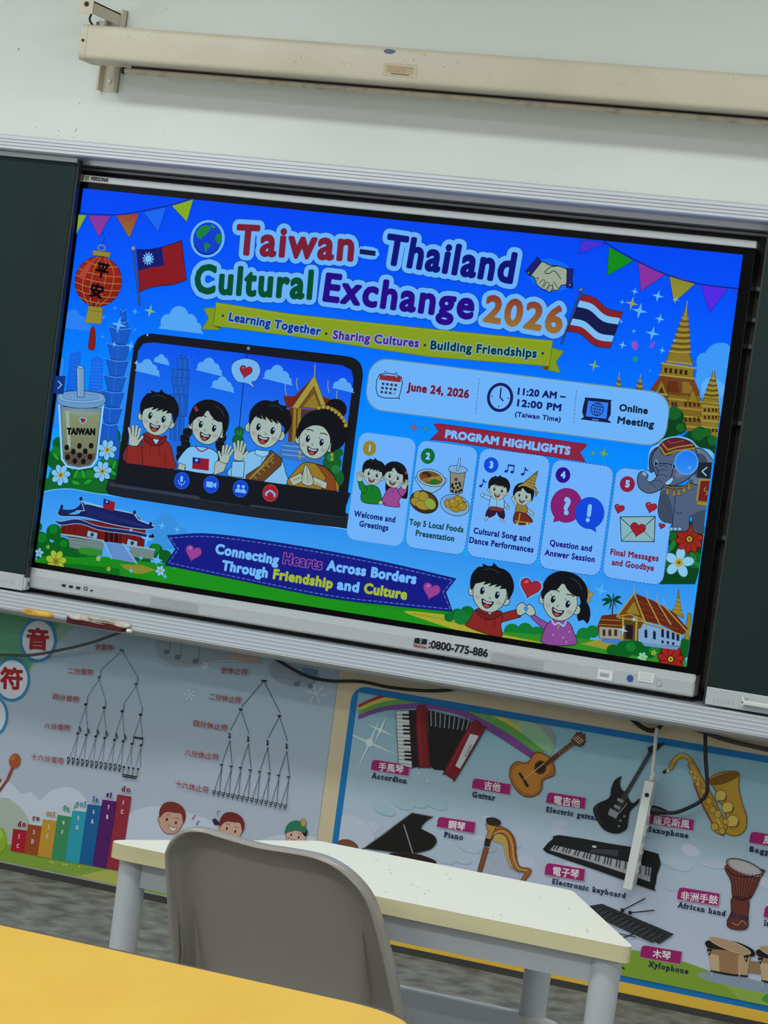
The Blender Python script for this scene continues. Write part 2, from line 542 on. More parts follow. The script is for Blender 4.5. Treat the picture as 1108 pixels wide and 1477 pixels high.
    def dash(s, P, w, col, on=3.0, off=2.0):
        s.k += 1
        pos = 0.0; on *= U; off *= U
        for a, b in zip(P, P[1:]):
            L = math.hypot(b[0] - a[0], b[1] - a[1])
            if L < 1e-9: continue
            t = 0.0
            while t < L:
                ph = pos % (on + off)
                d = (on - ph) if ph < on else (on + off - ph)
                e = min(L, t + max(d, 1e-5))
                if ph < on and e - t > 1e-6:
                    s.line([(a[0] + (b[0] - a[0]) * u / L, a[1] + (b[1] - a[1]) * u / L) for u in (t, e)], w, col, step=False, n=4)
                pos += e - t; t = e
        return s
    def text(s, body, p0, p1, cap, col, bold=0.0, outl=(), space=1.05, font=None, slant=0.0, bgrad=None):
        """ink of body runs from plane point p0 to p1 along the baseline, capitals cap pixels high.
        bold widens strokes by that many pixels; outl = ((extra px, colour), ...) from the outside in"""
        V, F, E = text_mesh(body, space) if font is None else font(body)
        if font is None and any(ch.islower() for ch in body):    # the slide's lettering has taller small letters
            V = [(x, xwarp(y)) for x, y in V]
        xs = [v[0] for v in V]; x0, x1 = min(xs), max(xs)
        pad = bold * U / 2
        dx, dz = p1[0] - p0[0], p1[1] - p0[1]
        L = math.hypot(dx, dz); ux, uz = dx / L, dz / L
        sx = (L - 2 * pad) / (x1 - x0)
        cjk = any(ord(c) > 0x2e80 for c in body)
        if cjk:
            zs = [v[1] for v in V]; zb, zt = min(zs), max(zs)
        else:
            zb, zt = 0.0, (xwarp(CAPH) if any(ch.islower() for ch in body) else CAPH) if font is None else 1.0
        sy = (cap * U - 2 * pad) / (zt - zb)
        if len(body) == 1 and not cjk and (x1 - x0) > 0:      # a single sign keeps its own proportions
            w0 = sx * (x1 - x0); sx = sy * .95
            pad = (L - sx * (x1 - x0)) / 2
        P = []
        for x, y in V:
            a = pad + (x - x0) * sx; b = bold * U / 2 + (y - zb) * sy
            a += b * slant
            P.append((p0[0] + ux * a - uz * b, p0[1] + uz * a + ux * b))
        for ex, c in outl:
            s._stroke_edges(P, E, (bold + 2 * ex) * U, c, F)
        s._stroke_edges(P, E, bold * U, col, F, bgrad)
        return s
    def _stroke_edges(s, P, E, w, col, F, grad=None):
        s.k += 1
        if s.m is MPRINT:
            par = list(range(len(P)))
            def root(i):
                while par[i] != i: par[i] = par[par[i]]; i = par[i]
                return i
            for f in F:
                for j in f[1:]: par[root(j)] = root(f[0])
            G_ = {}
            for f in F: G_.setdefault(root(f[0]), ([], []))[0].append(f)
            for e in E: G_.setdefault(root(e[0]), ([], []))[1].append(e)
            for f, e in G_.values():
                ids = sorted({i for g in f for i in g}); mp = {i: n for n, i in enumerate(ids)}
                s._stroke([P[i] for i in ids], [(mp[a], mp[b]) for a, b in e if a in mp and b in mp], w, col, [tuple(mp[i] for i in g) for g in f], grad)
        else:
            s._stroke(P, E, w, col, F, grad)
    def _stroke(s, P, E, w, col, F, grad=None):
        pts = list(P); tr = list(F)
        h = w / 2
        if h > 1e-7:
            seen = set()
            n = 12 if w > 6 * U else 6
            for i, j in E:
                a, b = P[i], P[j]
                dx, dy = b[0] - a[0], b[1] - a[1]; L = math.hypot(dx, dy)
                if L < 1e-9: continue
                nx, ny = -dy / L * h, dx / L * h
                k = len(pts)
                pts += [(a[0] + nx, a[1] + ny), (b[0] + nx, b[1] + ny), (b[0] - nx, b[1] - ny), (a[0] - nx, a[1] - ny)]
                tr.append((k, k + 1, k + 2, k + 3))
                for v in (i, j):
                    if v in seen: continue
                    seen.add(v)
                    k = len(pts)
                    pts += [(P[v][0] + h * math.cos(2 * math.pi * m / n), P[v][1] + h * math.sin(2 * math.pi * m / n)) for m in range(n)]
                    tr.append(tuple(range(k, k + n)))
        s._tri(pts, tr, grad or col)
    def ptext(s, body, x0, y0, x1, y1, cap, col, **kw):
        return s.text(body, at(x0, y0, s.Y), at(x1, y1, s.Y), cap, col, **kw)
    def done(s):
        me = bpy.data.meshes.new(s.name)
        me.from_pydata(s.V, [], s.F)
        ca = me.color_attributes.new('Col', 'FLOAT_COLOR', 'POINT')
        ca.data.foreach_set('color', [c for q in s.C for c in q])
        me.materials.append(s.m)
        o = bpy.data.objects.new(s.name, me); COL.objects.link(o)
        if s.parent is not None:
            o.parent = s.parent
            r = s.parent
            off = Vector()
            while r is not None:
                off += Vector(r.location); r = r.parent
            o.matrix_parent_inverse = Matrix.Translation(-off) if s.parent.type == 'EMPTY' else Matrix()
        return o
_v, _f, _e = text_mesh('H')
CAPH = max(v[1] for v in _v)

def pill(L, x0, y0, x1, y1, r):
    P = []
    for cx, cy, a in ((x1 - r, y0 + r, -90), (x1 - r, y1 - r, 0), (x0 + r, y1 - r, 90), (x0 + r, y0 + r, 180)):
        for k in range(7):
            t = math.radians(a + 15 * k)
            P.append((cx + r * math.cos(t), cy + r * math.sin(t)))
    return L(P)

def heart(A, L, cx, cy, w, col, ol=None, lw=1.0, shine=None):
    P = []
    for k in range(28):
        t = 2 * math.pi * k / 28
        P.append((cx + w / 32 * 16 * math.sin(t) ** 3, cy - w / 32 * (13 * math.cos(t) - 5 * math.cos(2 * t) - 2 * math.cos(3 * t) - math.cos(4 * t))))
    A.fill(L(P), col, ol, lw)
    if shine: A.fill(L.e(cx - w * .24, cy - w * .2, w * .1, w * .06, -35, 10), shine)

def star4(A, L, cx, cy, r, col, ol=None):
    P = []
    for k in range(4):
        a = math.pi / 2 * k
        P += [(cx + r * math.cos(a), cy + r * math.sin(a)), (cx + r * .26 * math.cos(a + math.pi / 4), cy + r * .26 * math.sin(a + math.pi / 4))]
    A.fill(L(P), col, ol, .7)

def cloud(A, L, cx, cy, w, col):
    A.k += 1
    for dx, dy, r in ((-.32, .02, .16), (-.08, -.12, .22), (.18, -.02, .18), (.36, .07, .11)):
        A.fill([(x, z) for x, z in L.e(cx + dx * w, cy + dy * w, r * w, r * w, 0, 16)], col, step=False)
    A.fill(L((cx - .52 * w, cy + .18 * w), (cx - .3 * w, cy - .05 * w), (cx + .35 * w, cy - .02 * w), (cx + .54 * w, cy + .18 * w)), col, step=False)

def flower(A, L, cx, cy, r, petal, centre, n=6, ol='#22456e', edge=None):
    A.k += 1
    if ol:
        for k in range(n):
            a = 2 * math.pi * k / n - .4
            A.fill(L.e(cx + r * .6 * math.cos(a), cy + r * .6 * math.sin(a), r * .47, r * .35, math.degrees(a), 14), ol, step=False)
    A.k += 1
    for k in range(n):
        a = 2 * math.pi * k / n - .4
        A.fill(L.e(cx + r * .6 * math.cos(a), cy + r * .6 * math.sin(a), r * .42, r * (.30 if n < 8 else .24), math.degrees(a), 14), petal, ol if n >= 6 and r * L.sc > 9 else None, .7, step=n >= 6)
    A.fill(L.e(cx, cy, r * .3, r * .3, 0, 14), edge or centre)
    A.fill(L.e(cx, cy, r * .2, r * .2, 0, 12), centre)
    A.fill(L.e(cx, cy, r * .09, r * .09, 0, 8), '#7a4a10')

def bush(A, c, pts, col, ol=None):
    A.k += 1
    for x, y, r in pts:
        A.fill(c.e(x, y, r, r * .92, 0, 16), col, step=False)
    return A
XH = max(v[1] for v in text_mesh('x')[0])
XD_ = max(0.0, .715 * CAPH - XH)
def xwarp(y):
    if y <= 0: return y
    return y * (XH + XD_) / XH if y < XH else y + XD_

# ------------------------------------------------------------------ the slide on the display
SY = -0.0008
LW, LH = .9475, .533
INK = '#15161f'; SKIN = '#d8ccb4'; HALO = '#a2c7fb'; PALE = '#a6c7fb'; WHITE = '#b4d2fb'
scr = Art('screen', disp, SY, MSCREEN); scr.tone = False
stops = [(1.0, '#0046f2'), (.86, '#0052f8'), (.72, '#0064fa'), (.58, '#007afb'), (.44, '#048dfb'), (.28, '#189bf9'), (0.0, '#33a6f4')]
for (a, ca), (b, cb) in zip(stops, stops[1:]):
    za, zb = FL - LH + 2 * LH * a, FL - LH + 2 * LH * b
    scr.fill([(-LW, za), (-LW, zb), (LW, zb), (LW, za)], (ca, cb), step=False)
screen = scr.done()

def sub(name, lvl):
    a = Art(name, screen, SY, MSCREEN, lvl)
    a.clip = (-LW, LW, FL - LH, FL + LH)
    return a

def rect(A, l, r, t, b):
    return A.q(l)[0][0], A.q(r)[0][0], A.q(t)[0][1], A.q(b)[0][1]

def rpill(x0, x1, zt, zb, r):
    r *= U
    P = []
    for cx, cz, a in ((x1 - r, zt - r, 0), (x0 + r, zt - r, 90), (x0 + r, zb + r, 180), (x1 - r, zb + r, 270)):
        for k in range(7):
            t = math.radians(a + 15 * k)
            P.append((cx + r * math.cos(t), cz + r * math.sin(t)))
    return P

def face(A, L, fx=1, girl=False, open_=True):
    o = 1.0 * L.sc
    for sx in (-1, 1):
        A.fill(L.e(sx * 25, 3, 5.5, 6.8, 0, 14), SKIN, INK, o)
        A.line(cat2(L((sx * 26.5, 0), (sx * 23.5, 3), (sx * 26, 6)), False, 4), .7 * L.sc, '#8a6a58')
    A.blob(L((-23, -8), (-23.5, 4), (-19, 15), (-9, 23), (1, 25), (11, 23), (19.5, 15), (23.5, 4), (23, -8), (12, -24), (-12, -24)), SKIN, INK, o)
    for sx in (-1, 1):
        A.fill(L.e(sx * 16, 9, 4.5, 3, 0, 12), '#d2b3a4')
    for sx in (-11, 11):
        A.fill(L.e(sx, -1, 3.3, 5.2, 0, 14), '#101430')
        A.fill(L.e(sx + .9, -3, 1.1, 1.6, 0, 8), '#dfe6f2')
        A.line(cat2(L((sx - 5.5, -13), (sx, -15.5 if not girl else -14.5), (sx + 5.5, -13.5)), False, 4), 1.4 * L.sc, INK)
        if girl:
            A.line(L((sx - 3, -5), (sx - 5.5, -7)), .9 * L.sc, INK)
    A.line(cat2(L((fx * 1, 4), (fx * 3.2, 6), (fx * 1, 7)), False, 4), .9 * L.sc, '#7a5a4c')
    A.blob(L((-8.5, 9.5), (0, 11.5), (8.5, 9.5), (6, 17), (0, 20.5), (-6, 17)), '#6a1f22', INK, .9 * L.sc, 4)
    A.fill(L((-6.8, 10.8), (0, 12.3), (6.8, 10.8), (5.6, 13), (0, 14), (-5.6, 13)), '#dfe4ea')
    A.fill(L.e(0, 17.3, 4, 2.4, 0, 12), '#c2544e')

def hair_boy(A, L, col='#14151c'):
    A.blob(L((-27, 2), (-31, -8), (-31, -20), (-25, -31), (-19, -33), (-20, -37), (-12, -36), (-6, -38), (-5, -42), (3, -38), (14, -37), (24, -31), (31, -19), (31, -7), (27, 2), (25, -5), (21, -12), (12, -10), (14, -15), (5, -10), (7, -15), (-4, -9), (-2, -14), (-12, -9), (-10, -14), (-18, -10), (-23, -7), (-25, 0)), col, n=4)
    A.curve(L((-16, -29), (-6, -33), (6, -31)), 1.0 * L.sc, '#3a3c46')

def hair_girl(A, L, col='#14151c', part=-6):
    A.blob(L((-27, 6), (-32, -6), (-29, -24), (-17, -36), (0, -40), (17, -36), (29, -24), (32, -6), (28, 8), (25, -3), (21, -12), (12, -12), (2, -17), (part, -23), (-11, -13), (-18, -10), (-24, -2)), col, n=4)
    A.curve(L((4, -33), (14, -30), (21, -22)), 1.2 * L.sc, '#3c3e48')

def hand(A, L, sc=1.0):
    """open waving hand, fingers up"""
    o = 1.0 * L.sc
    A.blob(L((-7, 12), (-9, 2), (-6, -3), (6, -3), (9, 2), (7, 12)), SKIN, INK, o)
    for x0, y0, x1, y1 in ((-5.5, -1, -10, -14), (-2, -2, -3.5, -18), (2, -2, 3, -18), (5.5, -1, 9, -14), (6.5, 5, 14, -2)):
        A.line(L((x0, y0), (x1, y1)), 5.6 * L.sc, INK)
        A.line(L((x0, y0 + 2), (x1, y1)), 4.0 * L.sc, SKIN)
    A.fill(L.e(0, 5, 6.6, 6.5, 0, 14), SKIN)

# --- scenery behind everything
A = sub('cloud_picture', 2)
c = A.crop(0, 180, 2.77)
cloud(A, c.loc(725, 790, 1 / 2.77), 0, 0, 190, '#7db7f6'); A.done(); A = sub('cloud_picture', 2)
for x, y, w in ((300, 790, 150),):
    if w < 180: cloud(A, c.loc(x, y, 1 / 2.77), 0, 0, w, '#7db7f6' if x > 500 else '#3c8ff6')
A.done(); A = sub('cloud_picture', 2)
c = A.crop(800, 300, 3.597)
cloud(A, c.loc(870, 800, 1 / 3.597), 0, 0, 260, '#5aa8f8')
A.fill(c((740, 850), (800, 790), (905, 760), (880, 1080), (780, 1080), (720, 930)), '#62aef8')
A.blob(c((735, 860), (790, 740), (850, 700), (915, 730), (900, 900), (760, 960)), '#5aa9f8')
A.blob(c((760, 930), (800, 880), (860, 900), (890, 960), (800, 1000)), '#86c0fb')
# city towers left
A.done(); A = sub('city_tower_picture', 4)
c = A.crop(0, 500, 3.693)
for P, col in ((((375, 40), (425, 25), (430, 45), (410, 260), (345, 300)), '#1a6fe6'), (((490, 70), (520, 50), (548, 72), (545, 250), (470, 250)), '#1b74ea'), (((640, 120), (700, 60), (720, 60), (660, 430), (610, 430)), '#3a97f6'), (((320, 60), (345, 60), (320, 420), (285, 430)), '#3c96f4')):
    A.fill(c(*P), col, '#1258cf', .6)
for k in range(9):
    A.line(c((375 + k * 1, 60 + k * 22), (420, 52 + k * 22)), .5, '#3f8ef2')
    A.line(c((485, 90 + k * 18), (545, 92 + k * 18)), .5, '#4a98f4')
# tall stacked tower left
A.done(); A = sub('stacked_tower_picture', 20)
c = A.crop(0, 180, 2.77)
def stacked_tower(A, c, tip, top, segs, bot, col, line):
    (tx, ty), (x0, x1, y) = tip, top
    A.line(c((tx, ty), ((x0 + x1) / 2, y)), 1.2, col)
    for (a0, a1, ya), (b0, b1, yb) in segs:
        A.fill(c((a0, ya), (a1, ya + (a1 - a0) * .1), (b1, yb + (b1 - b0) * .1), (b0, yb)), col, line, .7)
        A.line(c((a0 - 2, ya), ((a0 + a1) / 2, ya + 12), (a1 + 2, ya + (a1 - a0) * .1)), .9, '#6fb0f4')
        A.line(c(((a0 + a1) / 2 - 4, ya + 10), ((b0 + b1) / 2 - 4, yb)), .5, '#4a90ea')
stacked_tower(A, c, (497, 695), (487, 500, 740), [((486, 500, 735), (478, 505, 780)), ((470, 512, 780), (462, 512, 810)), ((438, 524, 806), (452, 506, 872)), ((430, 524, 872), (446, 502, 936)), ((424, 516, 934), (440, 494, 1000)), ((416, 506, 998), (432, 486, 1064)), ((408, 498, 1060), (424, 478, 1124)), ((402, 490, 1124), (418, 470, 1190)), ((408, 470, 1190), (396, 480, 1330))], None, '#1e62c8', '#0f429a')
# shrubs behind the cup and laptop
A.done(); A = sub('shrubs_picture', 34)
c = A.crop(0, 500, 3.693)
bush(A, c, [(590, 480, 62), (640, 560, 60), (540, 520, 50), (320, 520, 45), (300, 600, 60), (330, 700, 80), (450, 720, 100), (600, 680, 110), (640, 740, 60)], '#0c6a2a')
bush(A, c, [(300, 560, 30), (620, 520, 26), (420, 690, 30), (580, 600, 40), (480, 690, 36)], '#178a30')
A.fill(c((240, 700), (640, 700), (900, 790), (1400, 870), (1860, 940), (1860, 990), (1400, 920), (800, 800), (500, 780), (235, 790)), '#14742c')
for x, y, rot in ((445, 680, 60), (470, 720, -30), (405, 680, 110), (405, 725, 10), (300, 585, 40), (610, 630, 100), (600, 670, 20)):
    A.fill(c.loc(x, y, 1 / 3.693, rot).e(0, 0, 26, 11, 0, 14), '#2fae34', '#0d5a22', .6)
A.done()

# --- lower landscape with the gate hall
A = sub('slide_landscape', 40)
c = A.crop(0, 700, 3.693)
A.fill(cat2(c((180, 60), (260, 28), (380, 20), (520, 45), (800, 80), (1100, 125), (1500, 180), (1860, 236)), False, 6) + c((2600, 400), (3700, 520), (3700, 960), (1800, 720), (170, 440)), ('#3fa0f2', '#7cc4f0'))
A.curve(c((180, 62), (260, 28), (380, 20), (520, 45), (800, 80), (1100, 125), (1500, 180), (1860, 236)), 1.2, '#9fd2f4')
A.blob(c((780, 260), (850, 160), (905, 150), (960, 220), (1000, 240), (960, 330), (800, 330)), '#4f9fe2')
bush(A, c, [(215, 300, 60), (290, 250, 48), (250, 360, 70), (330, 330, 60), (400, 370, 60), (470, 380, 60), (830, 350, 44), (880, 380, 40), (760, 400, 50), (200, 220, 30)], '#0a6a20')
bush(A, c, [(225, 280, 28), (285, 235, 26), (340, 310, 22), (830, 335, 26), (480, 350, 34), (440, 350, 20)], '#128a2a')
A.fill(c((185, 400), (260, 370), (420, 385), (560, 380), (700, 400), (900, 420), (1100, 470), (1600, 540), (2100, 590), (2500, 700), (2500, 900), (1100, 560), (180, 420)), '#1f9c1c')
A.fill(c((180, 410), (420, 420), (640, 445), (640, 520), (180, 430)), '#0f7a1c')
A.fill(c((640, 420), (760, 425), (830, 450), (810, 475), (720, 470), (660, 440)), '#a79a34')
c = A.crop(230, 750, 2.462)
A.fill(c((60, 160), (250, 205), (600, 280), (900, 330), (1110, 350), (1110, 420), (860, 370), (0, 230), (-60, 190)), '#22a31e')
A.blob(c((870, 325), (960, 330), (1110, 350), (1180, 370), (1180, 420), (1090, 400), (960, 360)), '#d0bd3a')
A.line(c((900, 332), (1000, 350), (1110, 380)), 1.0, '#8a9a2a')
bush(A, c, [(1060, 335, 22), (1095, 330, 26), (1030, 345, 18)], '#0a7a30')
c = A.crop(640, 780, 2.3675)
bush(A, c, [(60, 262, 26), (95, 270, 24), (235, 310, 28), (280, 305, 26), (320, 320, 28), (480, 320, 24), (510, 310, 22), (470, 345, 30)], '#15883a')
A.fill(c((190, 310), (330, 320), (440, 330), (560, 345), (820, 390), (840, 440), (200, 340)), '#3aa02a')
A.fill(c((195, 318), (360, 352), (260, 340), (195, 330)), '#c8b83c')
A.fill(c((470, 352), (560, 330), (620, 345), (560, 372)), '#b9a63c')
A.fill(c((540, 320), (640, 300), (690, 330), (620, 360), (540, 345)), '#5f86c8')
bush(A, c, [(620, 370, 30), (660, 360, 34), (700, 372, 30), (760, 375, 34), (810, 370, 34), (580, 375, 22), (840, 350, 26)], '#0d6a24')
bush(A, c, [(640, 362, 16), (720, 375, 18), (790, 365, 18)], '#1b8a30')
A.done()

A = sub('gate_hall_picture', 90)
c = A.crop(0, 700, 3.693)
A.fill(c((365, 275), (555, 300), (545, 375), (375, 330)), '#8d958a', '#4a5a58', .7)
A.fill(c((690, 325), (828, 345), (822, 395), (700, 380)), '#8d958a', '#4a5a58', .7)
for y in (295, 315, 335): A.line(c((372, y - 5), (545, y + 20)), .5, '#6a756e')
A.blob(c((440, 330), (540, 345), (530, 375), (430, 360)), '#3a9a34')
A.fill(c((330, 200), (420, 180), (780, 225), (770, 330), (560, 300), (330, 268)), '#8a1a18', INK, .6)
for x in (345, 375, 405, 470, 535, 575, 605, 640, 680, 720, 755):
    A.line(c((x, 205 + (x - 330) * .11), (x - 2, 268 + (x - 330) * .13)), 1.3, '#5a0f12')
for x, y in ((495, 263), (708, 308)):
    L = c.loc(x, y, 1 / 3.693, 2)
    A.fill(L((-30, -18), (30, -14), (30, 18), (-30, 14)), '#b9c4d0', INK, .5); A.fill(L.e(0, 0, 11, 11, 0, 12), '#3a3c48')
A.fill(c((565, 240), (650, 252), (645, 312), (560, 300)), '#3a0c10')
for x in (585, 612, 638): A.line(c((x, 242), (x - 2, 310)), 1.2, '#a83226')
A.fill(c((575, 300), (660, 312), (735, 415), (600, 392)), '#8fa6d4', '#4a5a88', .6)
for k in range(7): A.line(c((578 + k * 4, 312 + k * 12), (664 + k * 10, 322 + k * 13)), .6, '#56699c')
A.line(c((555, 298), (600, 390)), 2.6, '#a9bede'); A.line(c((660, 312), (732, 415)), 2.6, '#a9bede')
A.line(c((330, 262), (400, 270), (555, 296)), 2.4, '#b5bcc8'); A.line(c((668, 318), (780, 334), (828, 344)), 2.4, '#b5bcc8')
A.blob(c((295, 185), (330, 192), (420, 180), (530, 218), (680, 238), (800, 262), (830, 270), (815, 282), (700, 262), (540, 240), (430, 205), (330, 212)), '#232a66', '#b7c0d6', .9)
A.blob(c((312, 140), (345, 150), (425, 148), (450, 100), (560, 120), (715, 150), (770, 195), (825, 215), (815, 232), (740, 232), (600, 208), (450, 170), (330, 165)), '#1a2260', '#c2c9dc', 1.0)
for k in range(26):
    x = 455 + k * 12
    A.line(c((x, 108 + k * 4.0), (x + 20 + k * 1.2, 168 + k * 2.4)), .7, '#2f3a86')
A.blob(c((330, 118), (345, 130), (400, 128), (435, 100), (440, 70), (455, 110), (450, 135), (415, 135), (350, 160), (318, 150)), '#20285f', INK, .6)
A.line(c((437, 75), (455, 135), (412, 136)), 1.2, '#c2c9dc')
A.line(c((440, 84), (560, 118), (718, 150), (745, 185), (822, 215)), 1.5, '#cdd3e2')
for x, y in ((437, 72), (722, 144), (335, 114), (808, 206), (818, 270)): A.fill(c.e(x, y, 9, 11, 0, 10), '#14183c')
A.line(c((560, 68), (556, 125)), .9, INK)
A.fill(c((561, 72), (620, 90), (614, 138), (558, 122)), '#b02028'); A.fill(c((561, 72), (590, 81), (588, 105), (560, 97)), '#20247a'); A.fill(c.e(575, 88, 6, 6, 0, 8), WHITE)
A.done()

A = sub('slide_leaves', 165)
c = A.crop(0, 700, 3.693)
L = c.loc(0, 0, 1 / 3.693)
L = A.loc(0, 0)
def fl(c, k, x, y, r, *a, **kw):
    B = sub('flower_picture', 440 if y < 200 and k < 2.4 else 180)
    flower(B, c.loc(x, y, 1 / k, 8), 0, 0, r, *a, **kw); B.done()
def spark(c, k, x, y, r, col, ol=None, lvl=200):
    B = sub('sparkle_picture', lvl)
    star4(B, c.loc(x, y, 1 / k, 6), 0, 0, r, col, ol); B.done()
def pennant(P, col):
    B = sub('pennant_picture', 200); B.fill(P, col, '#27329c', .8); B.done()
fl(c, 3.693, 215, 360, 26, '#a8d4f0', '#d2b23c', 5)
fl(c, 3.693, 305, 405, 62, '#c8d23c', '#b0902c', 7, '#3a6a1c')
fl(c, 3.693, 530, 390, 15, '#c9d8a0', '#c8a030', 5, None)
fl(c, 3.693, 585, 446, 13, '#b8d060', '#c8a030', 5, None)
fl(c, 3.693, 860, 455, 28, '#b9d2e8', '#c8b040', 6)
fl(c, 3.693, 262, 328, 12, '#8ad040', '#c8a030', 5, None)
for x, y, r in ((790, 285, 40), (705, 238, 14), (757, 388, 18), (845, 395, 34), (705, 455, 18), (885, 485, 17), (938, 433, 13), (870, 215, 24), (950, 235, 20), (690, 340, 20)):
    spark(c, 3.693, x, y, r, '#93cdf6' if r > 16 else '#b5e0fa')
c = A.crop(0, 500, 3.693)
fl(c, 3.693, 578, 550, 56, '#b3d4ee', '#c89a34', 7, '#1c4a6a', edge='#d8c070')
fl(c, 3.693, 552, 664, 56, '#b3d4ee', '#c89a34', 7, '#1c4a6a', edge='#d8c070')
fl(c, 3.693, 330, 684, 58, '#b3d4ee', '#c89a34', 7, '#1c4a6a', edge='#d8c070')
c = A.crop(850, 540, 4.294)
A.k += 1
for P in (((480, 960), (720, 880), (690, 1200), (660, 1300), (440, 1300), (500, 1080)),):
    A.fill(c(*P), '#0c4d22')
bush(A, c, [(540, 1000, 44), (600, 1120, 60), (660, 1150, 50), (500, 1190, 40), (680, 960, 40)], '#15702a')
for x, y, rot in ((650, 1130, 60), (680, 1180, 20), (520, 1060, 110), (590, 940, 30)):
    A.fill(c.loc(x, y, 1 / 4.294, rot).e(0, 0, 40, 17, 0, 14), '#1f8a36', '#0a3f1c', .6)
fl(c, 4.294, 625, 1020, 80, '#b8301f', '#d8b040', 10, '#6a1410', edge='#7a1a18')
fl(c, 4.294, 560, 1165, 86, '#c9dcec', '#d2a832', 5, '#3a6a5a', edge='#cfc56a')
c = A.crop(640, 780, 2.3675)
fl(c, 2.3675, 682, 397, 16, '#a9e0b0', '#c8d060', 6, None)
fl(c, 2.3675, 720, 382, 9, '#c8c840', '#a08020', 5, None)
fl(c, 2.3675, 778, 404, 42, '#c02a22', '#d8c040', 9, '#6a1410', edge='#7a1a18')
A.done()

# --- bunting
A = sub('bunting_string_picture', 206)
c = A.crop(0, 180, 2.77)
for P, col in ((((318, 360), (352, 362), (310, 440)), '#a3c832'), (((356, 363), (447, 365), (400, 452)), '#b53ea8'), (((467, 363), (562, 355), (522, 455)), ('#c0463c', '#b08238')), (((578, 350), (670, 330), (637, 430)), '#2472f4'), (((690, 325), (778, 298), (752, 390)), '#a6c62c')):
    pennant(c(*P), col)
A.curve(c((300, 350), (380, 358), (480, 360), (600, 340), (700, 318), (770, 296)), 1.5, '#1b2890')
c = A.crop(800, 300, 3.597)
for P, col in ((((145, 170), (270, 183), (132, 240)), '#6a35dc'), (((287, 203), (415, 275), (275, 355)), '#12a01e'), (((437, 282), (578, 347), (452, 435)), '#b436a8'), (((598, 348), (740, 390), (622, 495)), ('#a89c34', '#b8a636')), (((762, 398), (903, 418), (810, 545)), '#7a2ee6'), (((930, 420), (990, 420), (950, 455)), '#2a50e0')):
    pennant(c(*P), col)
A.done()
A = sub('bunting_string_picture', 206)
A.curve(c((262, 176), (290, 195), (420, 270), (580, 345), (750, 395), (960, 420)), 1.6, '#161f86')
for x, y, r, col in ((420, 435, 19, '#9ad0fa'), (405, 497, 34, '#b9bd50'), (445, 535, 40, '#8fc4fa'), (540, 458, 29, '#9ad0fa'), (550, 577, 25, '#9fd4fa'), (512, 652, 36, '#8cc6f8'), (415, 640, 13, '#8cc6f8'), (357, 712, 21, '#9fd4fa'), (562, 740, 17, '#9fd4fa'), (210, 818, 30, '#9fc060'), (633, 478, 19, '#b0d8fa'), (350, 590, 12, '#8cc6f8'), (355, 490, 14, '#8cc6f8'), (625, 690, 10, '#8cc6f8'), (500, 845, 8, '#6ab4f8')):
    spark(c, 3.597, x, y, r, col)
A.done(); A = sub('confetti_picture', 200)
A.blob(c((405, 700), (425, 690), (438, 715), (425, 740), (405, 720)), '#c05ad0'); A.done(); A = sub('confetti_picture', 200); A.blob(c((495, 725), (510, 700), (528, 695), (515, 725)), '#a060d8'); A.done(); A = sub('confetti_picture', 200); A.fill(c.e(424, 785, 13, 13, 0, 12), '#2aa878')
c = A.crop(0, 180, 2.77)
for x, y, r, col in ((545, 747, 16, '#6cb8f8'), (605, 745, 26, '#a8d070'), (465, 733, 10, '#6cb8f8'), (480, 800, 36, '#86c2fa'), (462, 878, 14, '#a5d4fc'), (528, 885, 24, '#86c2fa'), (420, 770, 9, '#6cb8f8'), (415, 848, 9, '#6cb8f8'), (545, 820, 8, '#6cb8f8')):
    spark(c, 2.77, x, y, r, col, None, 215)
A.done()

# --- globe
A = sub('globe_picture', 230)
L = A.loc(301.4, 345)
A.fill(L.e(0, 0, 27, 27, 0, 36), HALO, '#2a5cc8', .8)
A.fill(L.e(0, 0, 22.5, 23.5, 0, 36), '#0f46d2')
A.blob(L((-18, -8), (-13, -16), (-4, -19), (2, -17), (1, -11), (-3, -7), (-6, -3), (-10, -2), (-8, 2), (-12, 1), (-17, -2)), '#1f9440')
A.blob(L((-3, 6), (3, 7), (6, 10), (2, 14), (0, 20), (-2, 15), (-4, 10)), '#1f9440')
A.blob(L((14, -8), (20, -8), (21.5, 0), (19, 6), (14, 2), (12, -3)), '#1f9440')
A.blob(L((2, -20), (7, -20), (10, -17), (5, -16)), '#2aa050')
A.curve(L((-19, 12), (-8, 21), (8, 21), (18, 13)), 2.2, '#0a2f9c')
A.done()

